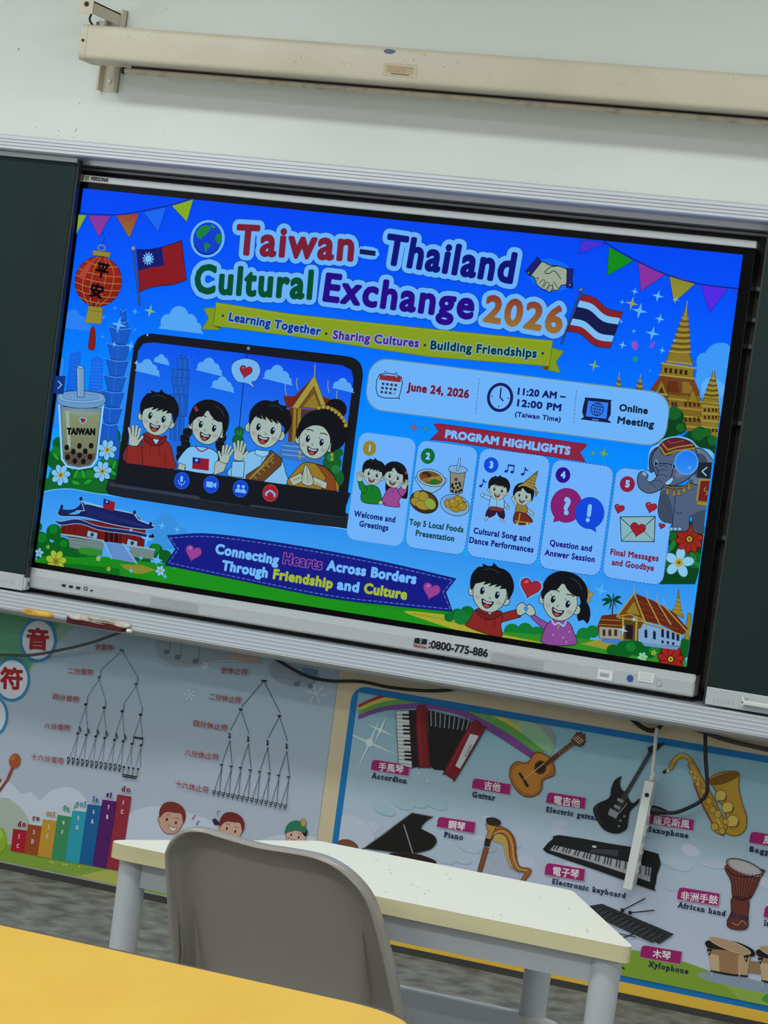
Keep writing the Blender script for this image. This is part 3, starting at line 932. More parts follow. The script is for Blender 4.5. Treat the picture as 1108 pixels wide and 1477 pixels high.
# --- title
TT = [('Taiwan', (340, 368.5), (511.5, 378.5), 44.5, 4.6, 1.13, '#98263c'), ('Thailand', (553.5, 382), (741, 411), 44, 4.6, 1.13, '#17197f'),
      ('Cultural', (281, 424), (452, 433.5), 43, 4.6, 1.15, '#0b5a36'), ('Exchange', (466.5, 435.5), (684, 462.5), 41.5, 4.6, 1.13, '#34108e'),
      ('2026', (697, 464.8), (811, 483.5), 38.5, 4.6, 1.15, None)]
for tb in TT:      # each word with its own pale halo, the halos all lie below the letters
    body, p0, p1, cap, bold, sp, col = tb
    P0, P1 = at(*p0, SY), at(*p1, SY)
    A = sub('title_word', 240)
    A.text(body, P0, P1, cap, HALO, bold=bold, outl=((8.2, '#1a55c8'),), space=sp)
    A.k = 246
    A.text(body, P0, P1, cap, HALO, bold=bold, outl=((6.6, HALO),), space=sp)
    if body == 'Taiwan': A.line(A.q((525, 364), (541, 366.5)), 17, HALO)
    A.k = 254
    A.text(body, P0, P1, cap, col or '#c0602c', bold=bold, space=sp, bgrad=None if col else ('#a83c30', '#c08440'))
    if body == 'Taiwan': A.fill(A.q((521, 359.5), (544, 362.6), (543.4, 370), (520.4, 367)), '#1a1c5a')
    A.done()

# --- yellow ribbon
A = sub('yellow_ribbon_picture', 300)
c = A.crop(260, 280, 3.693); d = A.crop(540, 300, 3.693)
OL = '#5f7a30'
A.fill(c((135, 610), (205, 606), (222, 725), (125, 722), (160, 662)), '#9fae22', OL, .8)
A.fill(c((188, 705), (225, 722), (222, 690)), '#7a5a18')
A.fill(d((950, 745), (1018, 765), (975, 820), (998, 880), (890, 855), (940, 840)), '#9fae22', OL, .8)
A.fill(d((890, 850), (940, 845), (930, 868)), '#7a4a18')
A.fill(c((200, 578), (600, 640)) + d((300, 645), (958, 708), (940, 845), (300, 795)) + c((600, 758), (185, 703)), '#a9b526', OL, .9)
A.line(c((202, 586), (600, 648)) + d((300, 652), (955, 716)), .6, '#c2cc4a')
for x, y in ((324, 456), (473, 481.7), (615, 498.5), (785, 510.2)): A.fill(A.loc(x, y).e(0, 0, 2, 2, 0, 10), '#1d3a4c')
A.ptext('Learning Together', 332, 463.5, 464.5, 485, 12.8, '#20349c', bold=1.45, outl=((1.2, '#a9c4d0'),), space=1.1)
A.ptext('Sharing Cultures', 482, 489.6, 606, 502, 12.8, '#6e2a90', bold=1.45, outl=((1.2, '#bcc0d8'),), space=1.1)
A.ptext('Building Friendships', 622.6, 504.6, 776, 517, 12.8, '#123c50', bold=1.45, outl=((1.2, '#a9c8b8'),), space=1.1)
A.done()

# --- lantern
A = sub('lantern_picture', 300)
c = A.crop(0, 180, 2.77)
A.curve(c((418, 430), (425, 455), (415, 480)), 1.0, '#1c2050')
A.line(c.e(413, 494, 16, 12, 0, 14) + c.e(413, 494, 16, 12, 0, 14)[:1], 1.4, '#b09a48')
L = c.loc(400, 628, 1 / 2.77, 4)
A.fill(L.e(0, 0, 104, 100, 0, 36), ('#c42a1e', '#a0181c'), '#4a0f16', 1.0)
for k in (-72, -36, -8, 20, 48, 76):
    w = 104 * math.sqrt(max(0, 1 - (k / 100) ** 2))
    A.curve(L((-w, k), (-w * .4, k + 8), (w * .4, k + 8), (w, k)), .8, '#d2a040')
for k in (-66, -30, 30, 66):
    A.curve(L((k * .35, -98), (k * .9, -50), (k, 0), (k * .9, 50), (k * .35, 98)), .9, '#c89438')
A.blob(L((-88, -10), (-70, -50), (-40, -78), (-50, -40), (-66, 0)), '#d8503a')
A.fill(c((380, 503), (450, 512), (446, 532), (376, 522)), '#b59a38', '#5a3f14', .7)
A.fill(c((360, 724), (420, 732), (417, 750), (357, 742)), '#b59a38', '#5a3f14', .7)
A.fill(c((358, 742), (418, 750), (414, 798), (350, 792)), '#c0a63e', '#6a4a18', .6)
for k in range(8): A.line(c((366 + k * 7, 748), (358 + k * 7.6, 792)), .5, '#7a6020')
A.line(c((382, 798), (380, 818)), .9, '#5a1418')
A.blob(c((372, 815), (388, 818), (387, 895), (362, 895), (366, 850)), '#a02226', '#4a0f16', .7)
Lg = c.loc(410, 612, 1 / 2.77, 6)
A.text('平', Lg((-30, 2))[0], Lg((31, 2))[0], 22, '#160c12', bold=2.2)
A.text('安', Lg((-34, 86))[0], Lg((28, 86))[0], 22, '#160c12', bold=2.2)
A.done()

# --- flags
A = sub('red_flag_picture', 300)
c = A.crop(0, 180, 2.77)
A.line(c((540, 500), (566, 722)), 3.2, INK); A.line(c((540, 500), (566, 722)), 1.8, '#5a6480'); A.fill(c.e(540, 495, 10, 10, 0, 12), '#9aa8c0', INK, .7)
A.fill(cat2(c((553, 500), (600, 500), (655, 490), (700, 476), (733, 463)), False) + cat2(c((752, 622), (700, 640), (650, 645), (600, 655), (567, 670)), False), '#a81c24', INK, 1.0)
A.fill(c((553, 500), (600, 500), (655, 490), (663, 565), (610, 572), (560, 586)), '#171c74')
L = c.loc(600, 537, 1 / 2.77)
for k in range(12):
    a = math.pi * k / 6
    A.fill(L((28 * math.cos(a), 28 * math.sin(a)), (17 * math.cos(a + .25), 17 * math.sin(a + .25)), (17 * math.cos(a - .25), 17 * math.sin(a - .25))), WHITE, step=False)
A.fill(L.e(0, 0, 14.5, 14.5, 0, 18), WHITE)
A.done()
A = sub('striped_flag_picture', 300)
c = A.crop(800, 300, 3.597)
A.line(c((143, 432), (42, 706)), 3.2, INK); A.line(c((143, 432), (42, 706)), 1.8, '#4a5a88'); A.fill(c.e(143, 426, 10, 10, 0, 12), '#7a8ab0', INK, .7)
top = cat2([(150, 450), (215, 470), (280, 525), (358, 543)], False, 6); bot = cat2([(75, 640), (140, 655), (215, 715), (293, 728)], False, 6)
mid = lambda f: [(a[0] + (b[0] - a[0]) * f, a[1] + (b[1] - a[1]) * f) for a, b in zip(top, bot)]
A.fill(c(top + bot[::-1]), INK, INK, 1.4)
for f0, f1, col in ((0, .17, '#a8242c'), (.17, .34, '#b9d2f4'), (.34, .66, '#191c52'), (.66, .83, '#b9d2f4'), (.83, 1, '#a8242c')):
    A.fill(c(mid(f0) + mid(f1)[::-1]), col)
A.done()

# --- handshake
A = sub('handshake_picture', 300)
c = A.crop(540, 300, 3.693)
A.fill(c.e(950, 360, 120, 80, 8, 24), '#1572f8')
A.blob(c((890, 290), (945, 308), (985, 312), (1035, 335), (1032, 405), (1002, 415), (985, 440), (960, 440), (940, 450), (915, 438), (895, 430), (870, 405), (858, 372), (842, 356)), '#c9bd9c', INK, 1.2)
A.curve(c((985, 312), (945, 318), (915, 345), (935, 352), (960, 338), (975, 345), (1000, 380)), 1.1, INK)
for P in (((862, 380), (880, 375), (868, 398)), ((885, 405), (905, 385), (915, 395), (900, 425)), ((908, 425), (925, 398), (938, 408), (922, 438)), ((930, 440), (942, 415), (958, 420), (948, 446)), ((960, 436), (955, 405)), ((985, 430), (965, 395))):
    A.curve(c(*P), .9, INK)
A.fill(c((876, 264), (898, 290), (838, 366), (812, 340)), '#20257a', INK, 1.0)
A.fill(c((1034, 324), (1066, 328), (1062, 430), (1030, 426)), '#20257a', INK, 1.0)
A.fill(c.e(828, 348, 4, 4, 0, 8), '#c8a050'); A.fill(c.e(1048, 412, 4, 4, 0, 8), '#c8a050')
A.done()

# --- temple at the right edge
A = sub('distant_spire_picture', 60)
c = A.crop(800, 300, 3.597)
G, GD, GL, BR = '#a8842c', '#6a451a', '#c4a83e', '#8a4a22'
def spire(tip, base, w, n):
    (tx, ty), (bx, by) = tip, base
    A.fill(c((tx, ty), (bx + w, by), (bx - w, by)), G, GD, .8)
    A.line(c((tx, ty - 8), (tx + (bx - tx) * .35, ty + (by - ty) * .35)), 1.0, '#a9b4a8')
    for k in range(n):
        f = .3 + .68 * k / (n - 1)
        x, y = tx + (bx - tx) * f, ty + (by - ty) * f
        A.line(cat2(c((x - w * f * 1.08, y - 1), (x, y + 5), (x + w * f * 1.08, y + 3)), False, 3), 1.1 + f, GD if k % 2 else GL)
for t, b, w in (((338, 860), (331, 940), 14), ((447, 872), (441, 950), 20)): spire(t, b, w, 5); A.done(); A = sub('distant_spire_picture' if t[0] < 400 else 'golden_temple_picture', 60)
A.fill(c((505, 945), (560, 870), (720, 880), (750, 950), (770, 1108), (520, 1108)), BR, GD, 1.0)
A.fill(c((500, 940), (555, 865), (575, 865), (545, 950)), '#9a3f22', GD, .8)
A.fill(c((520, 965), (556, 890), (590, 970)), G, GD, 1.0); A.fill(c((540, 960), (556, 925), (572, 962)), '#5a2a14')
A.fill(c((560, 805), (725, 830), (722, 880), (552, 860)), G, GD, 1.0)
for x in (580, 605, 632, 658, 684): A.fill(c((x - 8, 828 + (x - 580) * .12), (x + 8, 830 + (x - 580) * .12), (x + 6, 856 + (x - 580) * .12), (x - 9, 853 + (x - 580) * .12)), '#4a2412')
A.line(c((548, 865), (725, 885)), 2.6, GL); A.line(c((560, 806), (727, 832)), 2.6, GL)
A.blob(c((612, 735), (690, 745), (716, 800), (712, 815), (590, 800), (582, 790)), G, GD, 1.0)
A.line(c((585, 795), (714, 812)), 2.2, GL)
spire((690, 492), (653, 750), 52, 13)
for k, (x0, y0, x1, y1) in enumerate(((545, 965, 750, 985), (560, 1000, 760, 1020), (565, 1040, 700, 1055))):
    A.line(c((x0, y0), (x1, y1)), 2.4, GL if k != 1 else GD)
A.fill(c((590, 900), (640, 900), (650, 960), (580, 955)), '#7a3418'); A.fill(c((665, 900), (700, 905), (735, 965), (665, 960)), '#a8782c')
A.fill(c((690, 985), (720, 950), (745, 990)), G, GD, .8)
spire((830, 835), (815, 985), 38, 9)
A.fill(c((775, 985), (850, 992), (862, 1108), (765, 1108)), G, GD, 1.0)
for y in (1010, 1050): A.line(c((768, y), (858, y + 6)), 2.0, GL)
for x in (785, 808, 832): A.fill(c((x - 6, 1018), (x + 6, 1019), (x + 6, 1042), (x - 6, 1041)), '#5a2a14')
c = A.crop(850, 540, 4.294)
A.fill(c((490, 120), (700, 150), (710, 370), (500, 330)), '#9a7028', GD, .8)
A.fill(c((695, 175), (805, 190), (800, 400), (690, 370)), '#a88430', GD, .8)
for y in (150, 200, 250, 310): A.line(c((495, y), (700, y + 22)), 2.0, GL if y % 100 else '#c49a34')
for y in (195, 240, 285, 325): A.line(c((700, y), (806, y + 10)), 1.8, GL)
for y in (170, 265):
    for x in (520, 540, 600, 628, 655, 680): A.fill(c((x - 8, y), (x + 8, y + 3), (x + 8, y + 32), (x - 8, y + 29)), '#5a2a14')
for y in (210, 255, 335):
    for x in (720, 745, 770, 790): A.fill(c((x - 7, y), (x + 7, y + 2), (x + 6, y + 24), (x - 7, y + 22)), '#5a2a14')
A.fill(c((610, 170), (645, 90), (685, 180)), G, GD, .9)
bush(A, c, [(525, 265, 62), (560, 330, 44), (500, 340, 60), (480, 420, 70), (690, 385, 60), (640, 400, 50), (760, 430, 52), (720, 450, 70), (620, 430, 60)], '#0d4a20')
bush(A, c, [(530, 240, 42), (570, 330, 26), (680, 370, 40), (735, 360, 26), (770, 410, 30)], '#1d6e2a')
A.done()

# --- elephant
A = sub('elephant_picture', 560)
c = A.crop(850, 540, 4.294)
E1, E2, E3 = '#646c84', '#4c5468', '#7b839a'
A.fill(cat2(c((375, 590), (388, 470), (440, 430), (480, 400), (560, 385), (640, 405), (690, 452), (760, 470), (800, 520)), False) + c((800, 560), (640, 560), (400, 600)), '#a9cdf2')
A.blob(c((300, 660), (320, 600), (355, 595), (385, 640), (420, 620), (460, 700), (440, 740), (380, 750), (320, 725)), '#9dc2ee')
A.blob(c((480, 690), (600, 690), (780, 640), (800, 800), (735, 835), (728, 980), (690, 985), (655, 965), (648, 880), (632, 890), (622, 968), (520, 968), (528, 925), (470, 912), (440, 860), (450, 760)), E1, INK, 1.1)
A.blob(c((450, 770), (480, 720), (520, 800), (530, 920), (470, 905), (442, 850)), E2)
A.curve(c((545, 760), (535, 860), (525, 940)), .9, INK); A.curve(c((545, 850), (570, 865), (585, 850)), .8, INK)
A.blob(c((655, 870), (735, 850), (725, 980), (660, 960)), E2)
for x in (520, 545, 572): A.fill(c.e(x, 958, 12, 10, 0, 10), '#b8c6dc', INK, .5)
A.blob(c((640, 475), (705, 462), (765, 515), (790, 580), (740, 650), (690, 685), (645, 670), (615, 600)), E3, INK, 1.1)
A.blob(c((668, 505), (720, 500), (750, 570), (700, 640), (665, 620)), E2)
A.blob(c((384, 570), (392, 495), (430, 455), (470, 460), (440, 540), (400, 610)), E2, INK, 1.0)
A.blob(c((402, 560), (412, 490), (470, 430), (560, 405), (650, 430), (685, 520), (672, 600), (600, 665), (520, 690), (450, 660)), E1, INK, 1.1)
A.blob(c((420, 560), (440, 600), (420, 650), (385, 668), (368, 655), (378, 628), (355, 605), (325, 610), (311, 655), (326, 708), (380, 737), (440, 722), (490, 680), (525, 620), (520, 560)), E1, INK, 1.1)
A.fill(c.e(355, 618, 15, 10, 20, 12), '#a9b6d0')
for P in (((440, 600), (470, 590), (490, 598)), ((430, 630), (465, 622), (490, 635)), ((412, 660), (440, 655), (465, 672)), ((385, 685), (400, 675), (425, 700)), ((450, 570), (470, 565), (495, 575))): A.curve(c(*P), .8, '#2a2f3e')
A.blob(c((484, 672), (515, 645), (528, 638), (533, 655), (512, 682), (490, 685)), '#c9d6ea', INK, .7)
A.fill(c.e(570, 625, 26, 16, 0, 14), '#8d7a92')
for x, y in ((428, 550), (541, 568)):
    A.fill(c.e(x, y, 13, 20, 5, 14), '#c2d2ea', INK, .6); A.fill(c.e(x, y + 1, 9, 15, 5, 12), '#10121e'); A.fill(c.e(x + 3, y - 6, 3, 4, 0, 8), WHITE)
A.blob(c((448, 448), (490, 408), (560, 396), (640, 420), (668, 458), (610, 478), (550, 482), (482, 506)), '#7c2230', INK, 1.0)
A.line(c((452, 452), (482, 500), (550, 476), (665, 460)), 2.6, '#b09240'); A.line(c((466, 430), (500, 470), (560, 452), (655, 438)), 2.0, '#b09240'); A.line(c((500, 412), (520, 430), (600, 412)), 1.4, '#9a5a38')
A.curve(c((478, 690), (540, 705), (600, 695), (650, 660)), 3.4, '#3a2a20'); A.curve(c((478, 690), (540, 705), (600, 695), (650, 660)), 1.4, '#a8843a')
for x, y in ((498, 730), (538, 738), (568, 735), (600, 718), (632, 698)): A.fill(c((x - 6, y - 22), (x + 6, y - 24), (x + 12, y + 16), (x - 12, y + 16)), '#b08a3c', '#4a3214', .6)
A.fill(c((698, 655), (800, 655), (790, 800), (680, 788)), '#8a2420', '#b89a40', 2.4)
A.fill(c((680, 785), (790, 800), (788, 822), (678, 808)), '#b89a40', '#6a4a18', .6)
A.curve(c((735, 700), (725, 720), (745, 730), (735, 750)), 1.0, '#c8a048')
A.done()
A = sub('side_menu_arrow', 620)
c = A.crop(850, 540, 4.294)
A.fill(c((688, 545), (775, 548), (768, 650), (680, 640)), '#242a32')
A.line(c((742, 578), (712, 602), (738, 628)), 1.5, '#d0d8e2')
A.done(); A = sub('touch_pointer', 622)
A.fill(c.e(615, 548, 70, 72, 0, 32), '#78a9ea'); A.fill(c.e(615, 546, 61, 63, 0, 32), ('#1f86f2', '#4a9cf2')); A.fill(c.e(634, 580, 13, 10, -20, 12), '#6fb0f4')
A.done(); A = sub('side_menu_arrow', 622)
c = A.crop(0, 500, 3.693)
A.fill(c((318, 158), (372, 160), (360, 258), (306, 250)), '#12388a')
A.line(c((332, 186), (350, 206), (330, 226)), 1.3, '#c9dcf4')
A.done()

# --- bubble tea cup
A = sub('bubble_tea_picture', 330)
c = A.crop(0, 500, 3.693)
A.fill(c((325, 300), (562, 310), (528, 600), (500, 640), (430, 652), (370, 640), (340, 600)), '#a9c4dc', '#dfe8f0', 2.2)
A.fill(c((335, 320), (550, 330), (520, 595), (495, 632), (430, 642), (372, 630), (350, 595)), '#8f9aa4', INK, .8)
A.fill(c((340, 345), (545, 355), (518, 590), (490, 628), (430, 638), (375, 626), (354, 590)), ('#a8a578', '#8a7a5c'))
A.fill(c((352, 560), (520, 570), (514, 600), (490, 630), (430, 638), (375, 626), (356, 598)), '#6f5748')
A.blob(c((350, 345), (440, 338), (545, 355), (440, 368)), '#a7ab94')
A.fill(c((360, 345), (380, 347), (388, 540), (372, 540)), '#c0c2aa')
for x, y in ((367, 538), (435, 530), (497, 529), (402, 560), (466, 558), (372, 590), (436, 580), (491, 588), (411, 610), (456, 612)):
    A.fill(c.e(x, y, 14.5, 16, 0, 16), '#1a1210')
A.fill(c((424, 325), (458, 328), (456, 345), (424, 342)), '#9aa4b4')
A.blob(c((316, 270), (340, 245), (440, 235), (550, 250), (574, 275), (572, 298), (540, 322), (440, 330), (345, 315), (318, 295)), '#8fa9cf', INK, .9)
A.blob(c((322, 268), (345, 248), (440, 240), (545, 254), (568, 276), (540, 296), (440, 304), (345, 290)), '#a6bcdc', '#5a6c92', .7)
A.blob(c((345, 268), (380, 252), (440, 248), (520, 258), (545, 274), (510, 286), (440, 290), (370, 282)), '#93abd0', '#5a6c92', .6)
A.fill(c((420, 110), (460, 114), (461, 272), (424, 270)), '#a3aec6', INK, .8)
A.fill(c.e(440, 111, 20, 6, 4, 14), '#c2cbdc', INK, .6)
A.line(c((430, 125), (433, 262)), 1.2, '#c0cadc')
L = c.loc(454, 394, 1 / 3.693, 3)
heart(A, L, 0, 0, 44, WHITE); heart(A, L, 0, 0, 33, '#a82434')
A.text('TAIWAN', c.one(367, 471), c.one(520, 474), 10.6, '#14181c', bold=2.0, space=1.1)
A.done()

# --- laptop with the video call
A = sub('laptop_call_picture', 330)
c = A.crop(150, 480, 2.77)
A.blob(c((18, 620), (30, 595), (60, 590), (500, 665), (900, 712), (975, 722), (985, 740), (978, 772), (960, 778), (600, 735), (300, 690), (60, 652), (25, 640)), '#232732', INK, 1.0)
A.fill(c((30, 598), (500, 668), (975, 726), (980, 740), (500, 684), (28, 612)), '#3d4352')
A.fill(c((385, 650), (600, 680), (590, 694), (395, 666)), '#1a1d26')
A.fill(c.e(98, 605, 22, 5, 8, 14), '#151820'); A.fill(c.e(915, 716, 28, 6, 6, 14), '#151820')
A.fill(c((58, 590)) + cat2(c((124, 90), (129, 56), (145, 25), (168, 10), (200, 6)), False, 6) + cat2(c((960, 94), (1000, 102), (1026, 120), (1038, 146), (1040, 175)), False, 6) + c((970, 722),), '#1a1c24', '#0c0d12', 1.0)
A.fill(c((57, 580), (972, 712), (976, 738), (600, 688), (300, 640), (52, 604)), '#1a1c24')
SCN = [(145, 75), (165, 45), (205, 40), (960, 132), (995, 150), (1004, 185), (945, 636), (96, 520)]
A.fill(c(SCN), ('#0c5cf0', '#2f95ee'))
A.fill(c((565, 84), (960, 132), (995, 150), (1004, 185), (945, 636), (520, 578)), ('#0a4fee', '#3f9af0'))
L0 = c.loc(0, 0, 1 / 2.77, 6)
for x, y, w in ((185, 145, 110), (240, 112, 70), (432, 142, 115), (485, 212, 100), (705, 175, 125), (965, 215, 90)):
    cloud(A, c.loc(x, y, 1 / 2.77, 6), 0, 0, w, '#86b9f4')
A.line(c((326, 62), (324, 92)), 1.0, '#1a56b8')
for x0, x1, y0, y1, xx in ((314, 338, 90, 102, 2), (300, 348, 102, 145, 4), (280, 352, 146, 178, 0), (277, 350, 178, 210, 0), (284, 346, 210, 246, 0), (270, 345, 246, 330, 0), (270, 330, 330, 470, 0)):
    A.fill(c((x0, y0), (x1, y0 + 6), (x1 - 4, y1 + 6), (x0 + 4, y1)), '#1e62c6', '#0f439c', .6)
    for k in range(3): A.line(c((x0 + 12 + k * 20, y0 + 4), (x0 + 12 + k * 20, y1)), .4, '#5aa0f0')
A.fill(c((270, 430), (340, 440), (330, 552), (258, 540)), '#2a74d8')
# temple behind
G, GD, GL = '#b08a30', '#6a4216', '#c8aa48'
A.fill(c((748, 300), (900, 318), (885, 470), (745, 450)), '#7a3a1c', GD, .8)
for x in (772, 790, 868, 884): A.fill(c((x - 7, 300), (x + 7, 302), (x, 468), (x - 14, 466)), G, GD, .6)
A.fill(c((800, 320), (862, 326), (850, 450), (792, 440)), '#28405e')
A.fill(c((725, 255), (770, 255), (850, 175), (880, 255), (935, 275), (940, 300), (860, 300), (850, 230), (790, 290), (740, 300)), '#8a2a1c', GD, .8)
A.fill(c((760, 300), (850, 170), (905, 320), (885, 320), (848, 215), (785, 305)), GL, GD, .8)
A.fill(c((790, 300), (848, 215), (882, 312)), '#8a5a22', GD, .6)
A.fill(c((805, 296), (848, 245), (872, 306)), G)
A.line(c((852, 128), (850, 178)), 1.2, '#c9b060')
for x, y in ((735, 225), (780, 205), (905, 215), (940, 255)): A.curve(c((x, y - 22), (x - 2, y), (x + 4, y + 25)), 1.0, '#c9b060')
A.fill(c((720, 440), (800, 432), (880, 450), (880, 530), (700, 500)), '#4a7cc0')
for y in (450, 468, 486): A.line(c((720, y), (810, y + 10)), 1.4, '#8fb2dc')
bush(A, c, [(545, 430, 26), (552, 470, 30), (550, 395, 22), (920, 520, 40), (900, 480, 22), (945, 480, 20), (930, 580, 40)], '#176a34')
bush(A, c, [(550, 400, 12), (915, 500, 16), (935, 545, 18)], '#2a8a3c')
A.fill(c((380, 540), (540, 545), (540, 580), (380, 562)), '#2a7ad8')
A.line(c((583, 84), (580, 110)), 1.5, '#1a2a78'); A.line(c((566, 205), (548, 400)), 1.5, '#1a2a78')
A.blob(c((518, 152), (530, 118), (575, 104), (620, 118), (635, 155), (618, 192), (600, 198), (612, 222), (580, 204), (540, 195)), '#a9c6ee', '#22408c', .9)
heart(A, c.loc(576, 155, 1 / 2.77, 6), 0, 0, 54, '#c02838', '#5a1018', .8, '#e07070')
A.fill(c.e(587, 64, 7, 7, 0, 10), '#8a93a4'); A.fill(c.e(184, 11, 4, 4, 0, 8), '#cfd8e4')
star4(A, c.loc(140, 122, 1 / 2.77), 0, 0, 12, '#cfe2fa')
LAP = A
# children in the call; px centres
def PX(x, y): return (150 + x / 2.77, 480 + y / 2.77)
# boy, red hoodie
RH = '#a82c28'
A.blob(c((102, 455), (100, 520), (285, 545), (288, 500), (275, 450), (250, 425), (225, 412), (180, 400), (160, 420), (165, 450), (150, 480), (140, 455)), RH, INK, 1.0)
A.fill(c((100, 500), (105, 450), (150, 452), (160, 430), (165, 520), (160, 532), (98, 522)), RH, INK, .9)
A.blob(c((170, 405), (215, 432), (250, 412), (262, 420), (240, 448), (205, 450), (172, 430)), '#8c2222', INK, .9)
A.fill(c((205, 425), (232, 428), (218, 448)), '#dbe2ee', INK, .6)
A.curve(c((198, 445), (195, 470), (196, 490)), .8, '#5a1216'); A.curve(c((232, 448), (232, 470), (234, 495)), .8, '#5a1216')
A.line(c((252, 480), (258, 540)), .8, '#5a1216')
hand(A, A.loc(*PX(132, 420), .92, -4))
face(A, A.loc(*PX(222, 342), .98, 7))
hair_boy(A, A.loc(*PX(224, 342), .98, 7))
# girl with braids
for P in (((345, 400), (335, 425), (338, 450), (320, 470), (318, 500)), ((482, 420), (475, 450), (480, 470), (470, 495), (478, 515))):
    for x, y in P: A.blob(c((x - 17, y - 12), (x, y - 18), (x + 17, y - 10), (x + 15, y + 12), (x, y + 18), (x - 15, y + 12)), '#16171e', '#343640', .6)
A.blob(c((345, 462), (310, 505), (308, 525), (338, 540), (335, 550), (440, 566), (455, 540), (468, 505), (462, 480), (430, 462), (380, 455)), '#b7d2f2', INK, 1.0)
A.fill(c((312, 520), (338, 530), (332, 552), (306, 545)), SKIN, INK, .8)
A.fill(c((455, 520), (475, 510), (520, 480), (512, 500), (490, 555), (450, 570)), SKIN, INK, .8)
A.curve(c((375, 455), (400, 475), (430, 462)), 1.8, '#b02838')
A.fill(c((366, 498), (432, 505), (430, 552), (364, 544)), '#b02030'); A.fill(c((366, 498), (398, 502), (396, 524), (366, 520)), '#1e2580'); A.fill(c.e(382, 510, 6, 6, 0, 8), WHITE)
hand(A, A.loc(*PX(497, 492), .82, 12, -1))
L = A.loc(*PX(425, 378), .98, 8)
face(A, L, -1, True); hair_girl(A, L)
A.fill(c((370, 300), (382, 292), (392, 312), (380, 320)), '#a83a38', INK, .6)
# boy, white shirt with sash
A.blob(c((560, 500), (525, 530), (520, 578), (735, 608), (738, 560), (720, 505), (680, 480), (640, 470), (600, 475)), '#b9cfe8', INK, 1.0)
A.fill(c((618, 468), (672, 474), (670, 490), (645, 498), (615, 485)), '#c9dcf0', INK, .8)
A.line(c((645, 498), (630, 590)), .8, '#4a5a78')
A.fill(c((680, 470), (724, 505), (720, 530), (640, 604), (578, 595), (580, 570), (640, 530)), '#7a4a28', INK, 1.0)
A.line(c((690, 485), (600, 580)), 2.6, '#b08a3e')
for k in range(6): A.curve(c((690 - k * 17, 500 + k * 15), (678 - k * 17, 512 + k * 15), (690 - k * 17, 522 + k * 15)), .9, '#cfa850')
A.fill(c((525, 515), (575, 515), (570, 580), (520, 575)), '#b9cfe8', INK, .9)
hand(A, A.loc(*PX(553, 480), .88, -2))
L = A.loc(*PX(658, 388), 1.02, 7)
face(A, L)
hair_boy(A, A.loc(*PX(668, 385), 1.03, 7, -1))
# girl with golden headband and folded hands
A.fill(c.e(940, 305, 45, 38, 10, 20), '#15161d')
A.blob(c((800, 420), (790, 370), (830, 320), (900, 305), (960, 325), (985, 380), (975, 440), (940, 470), (880, 470)), '#15161d')
A.blob(c((780, 548), (752, 610), (940, 634), (935, 580), (900, 540), (860, 525), (815, 520)), '#b8862c', INK, 1.0)
A.fill(c((860, 525), (900, 540), (936, 580), (940, 634), (880, 626), (900, 580)), '#a0501f', INK, .8)
for k in range(4): A.curve(c((760 + k * 12, 600 - k * 8), (790 + k * 8, 575), (800 + k * 12, 545)), .7, '#7a5a18')
A.fill(c((752, 585), (800, 560), (815, 590), (770, 612)), SKIN, INK, .8); A.fill(c((850, 575), (905, 600), (900, 625), (845, 605)), SKIN, INK, .8)
A.line(c((770, 590), (795, 580)), 2.0, '#c8a038'); A.line(c((845, 595), (880, 612)), 2.0, '#c8a038')
A.blob(c((815, 535), (822, 526), (832, 545), (850, 590), (840, 612), (815, 608), (803, 595), (808, 560)), SKIN, INK, .9)
A.line(c((822, 530), (828, 600)), .8, '#6a4a40'); A.line(c((812, 545), (812, 590)), .6, '#8a6a58'); A.line(c((836, 555), (838, 595)), .6, '#8a6a58')
L = A.loc(*PX(855, 435), .97, 7)
face(A, L, -1, True)
A.blob(L((-27, 4), (-31, -10), (-22, -28), (0, -36), (24, -30), (34, -12), (32, 12), (27, 6), (24, -8), (10, -22), (-6, -22), (-18, -14), (-24, -4)), '#15161d', n=4)
A.curve(c((868, 300), (915, 302), (955, 325), (982, 365)), 3.6, '#b08c34')
for x, y in ((872, 302), (890, 298), (908, 301), (925, 308), (940, 318), (953, 328), (964, 340), (974, 354), (980, 372)): A.fill(c.e(x, y, 8, 8, 0, 10), '#c9a844', '#6a4a18', .5)
for x, y in ((797, 480), (925, 488)): A.fill(c.e(x, y, 6, 9, 0, 8), '#c9a844'); A.fill(c.e(x, y + 18, 5, 8, 0, 8), '#c9a844')
# call bar over the lower part
A.fill(c((78, 528), (96, 520), (520, 576), (945, 636), (1000, 640), (972, 722), (60, 592)), '#191b24')
for x, y, col in ((327, 592, '#1b48d0'), (444, 607, '#1b48d0'), (561, 624, '#1b48d0'), (680, 641, '#c0282c')):
    A.fill(c.e(x, y, 33, 34, 0, 26), '#2c6ae6' if col != '#c0282c' else '#d84a48'); A.fill(c.e(x, y, 30, 31, 0, 26), col)
W1 = '#a9cbf6'
A.line(c((327, 578), (326, 592)), 4.2, W1); A.curve(c((313, 590), (318, 604), (334, 605), (341, 592)), 1.1, W1); A.line(c((326, 606), (325, 614)), 1.1, W1)
A.fill(c((426, 594), (452, 598), (450, 620), (424, 616)), W1); A.fill(c((453, 606), (466, 598), (463, 622), (452, 613)), W1)
A.fill(c.e(553, 614, 7, 7, 0, 10), W1); A.fill(c.e(572, 616, 7, 7, 0, 10), W1)
A.blob(c((540, 636), (545, 624), (558, 624), (563, 638)), W1); A.blob(c((563, 639), (566, 627), (578, 627), (583, 641)), W1)
A.curve(c((662, 642), (680, 632), (698, 646)), 2.6, W1); A.line(c((662, 642), (664, 650)), 2.6, W1); A.line(c((698, 646), (696, 654)), 2.6, W1)
A.done()

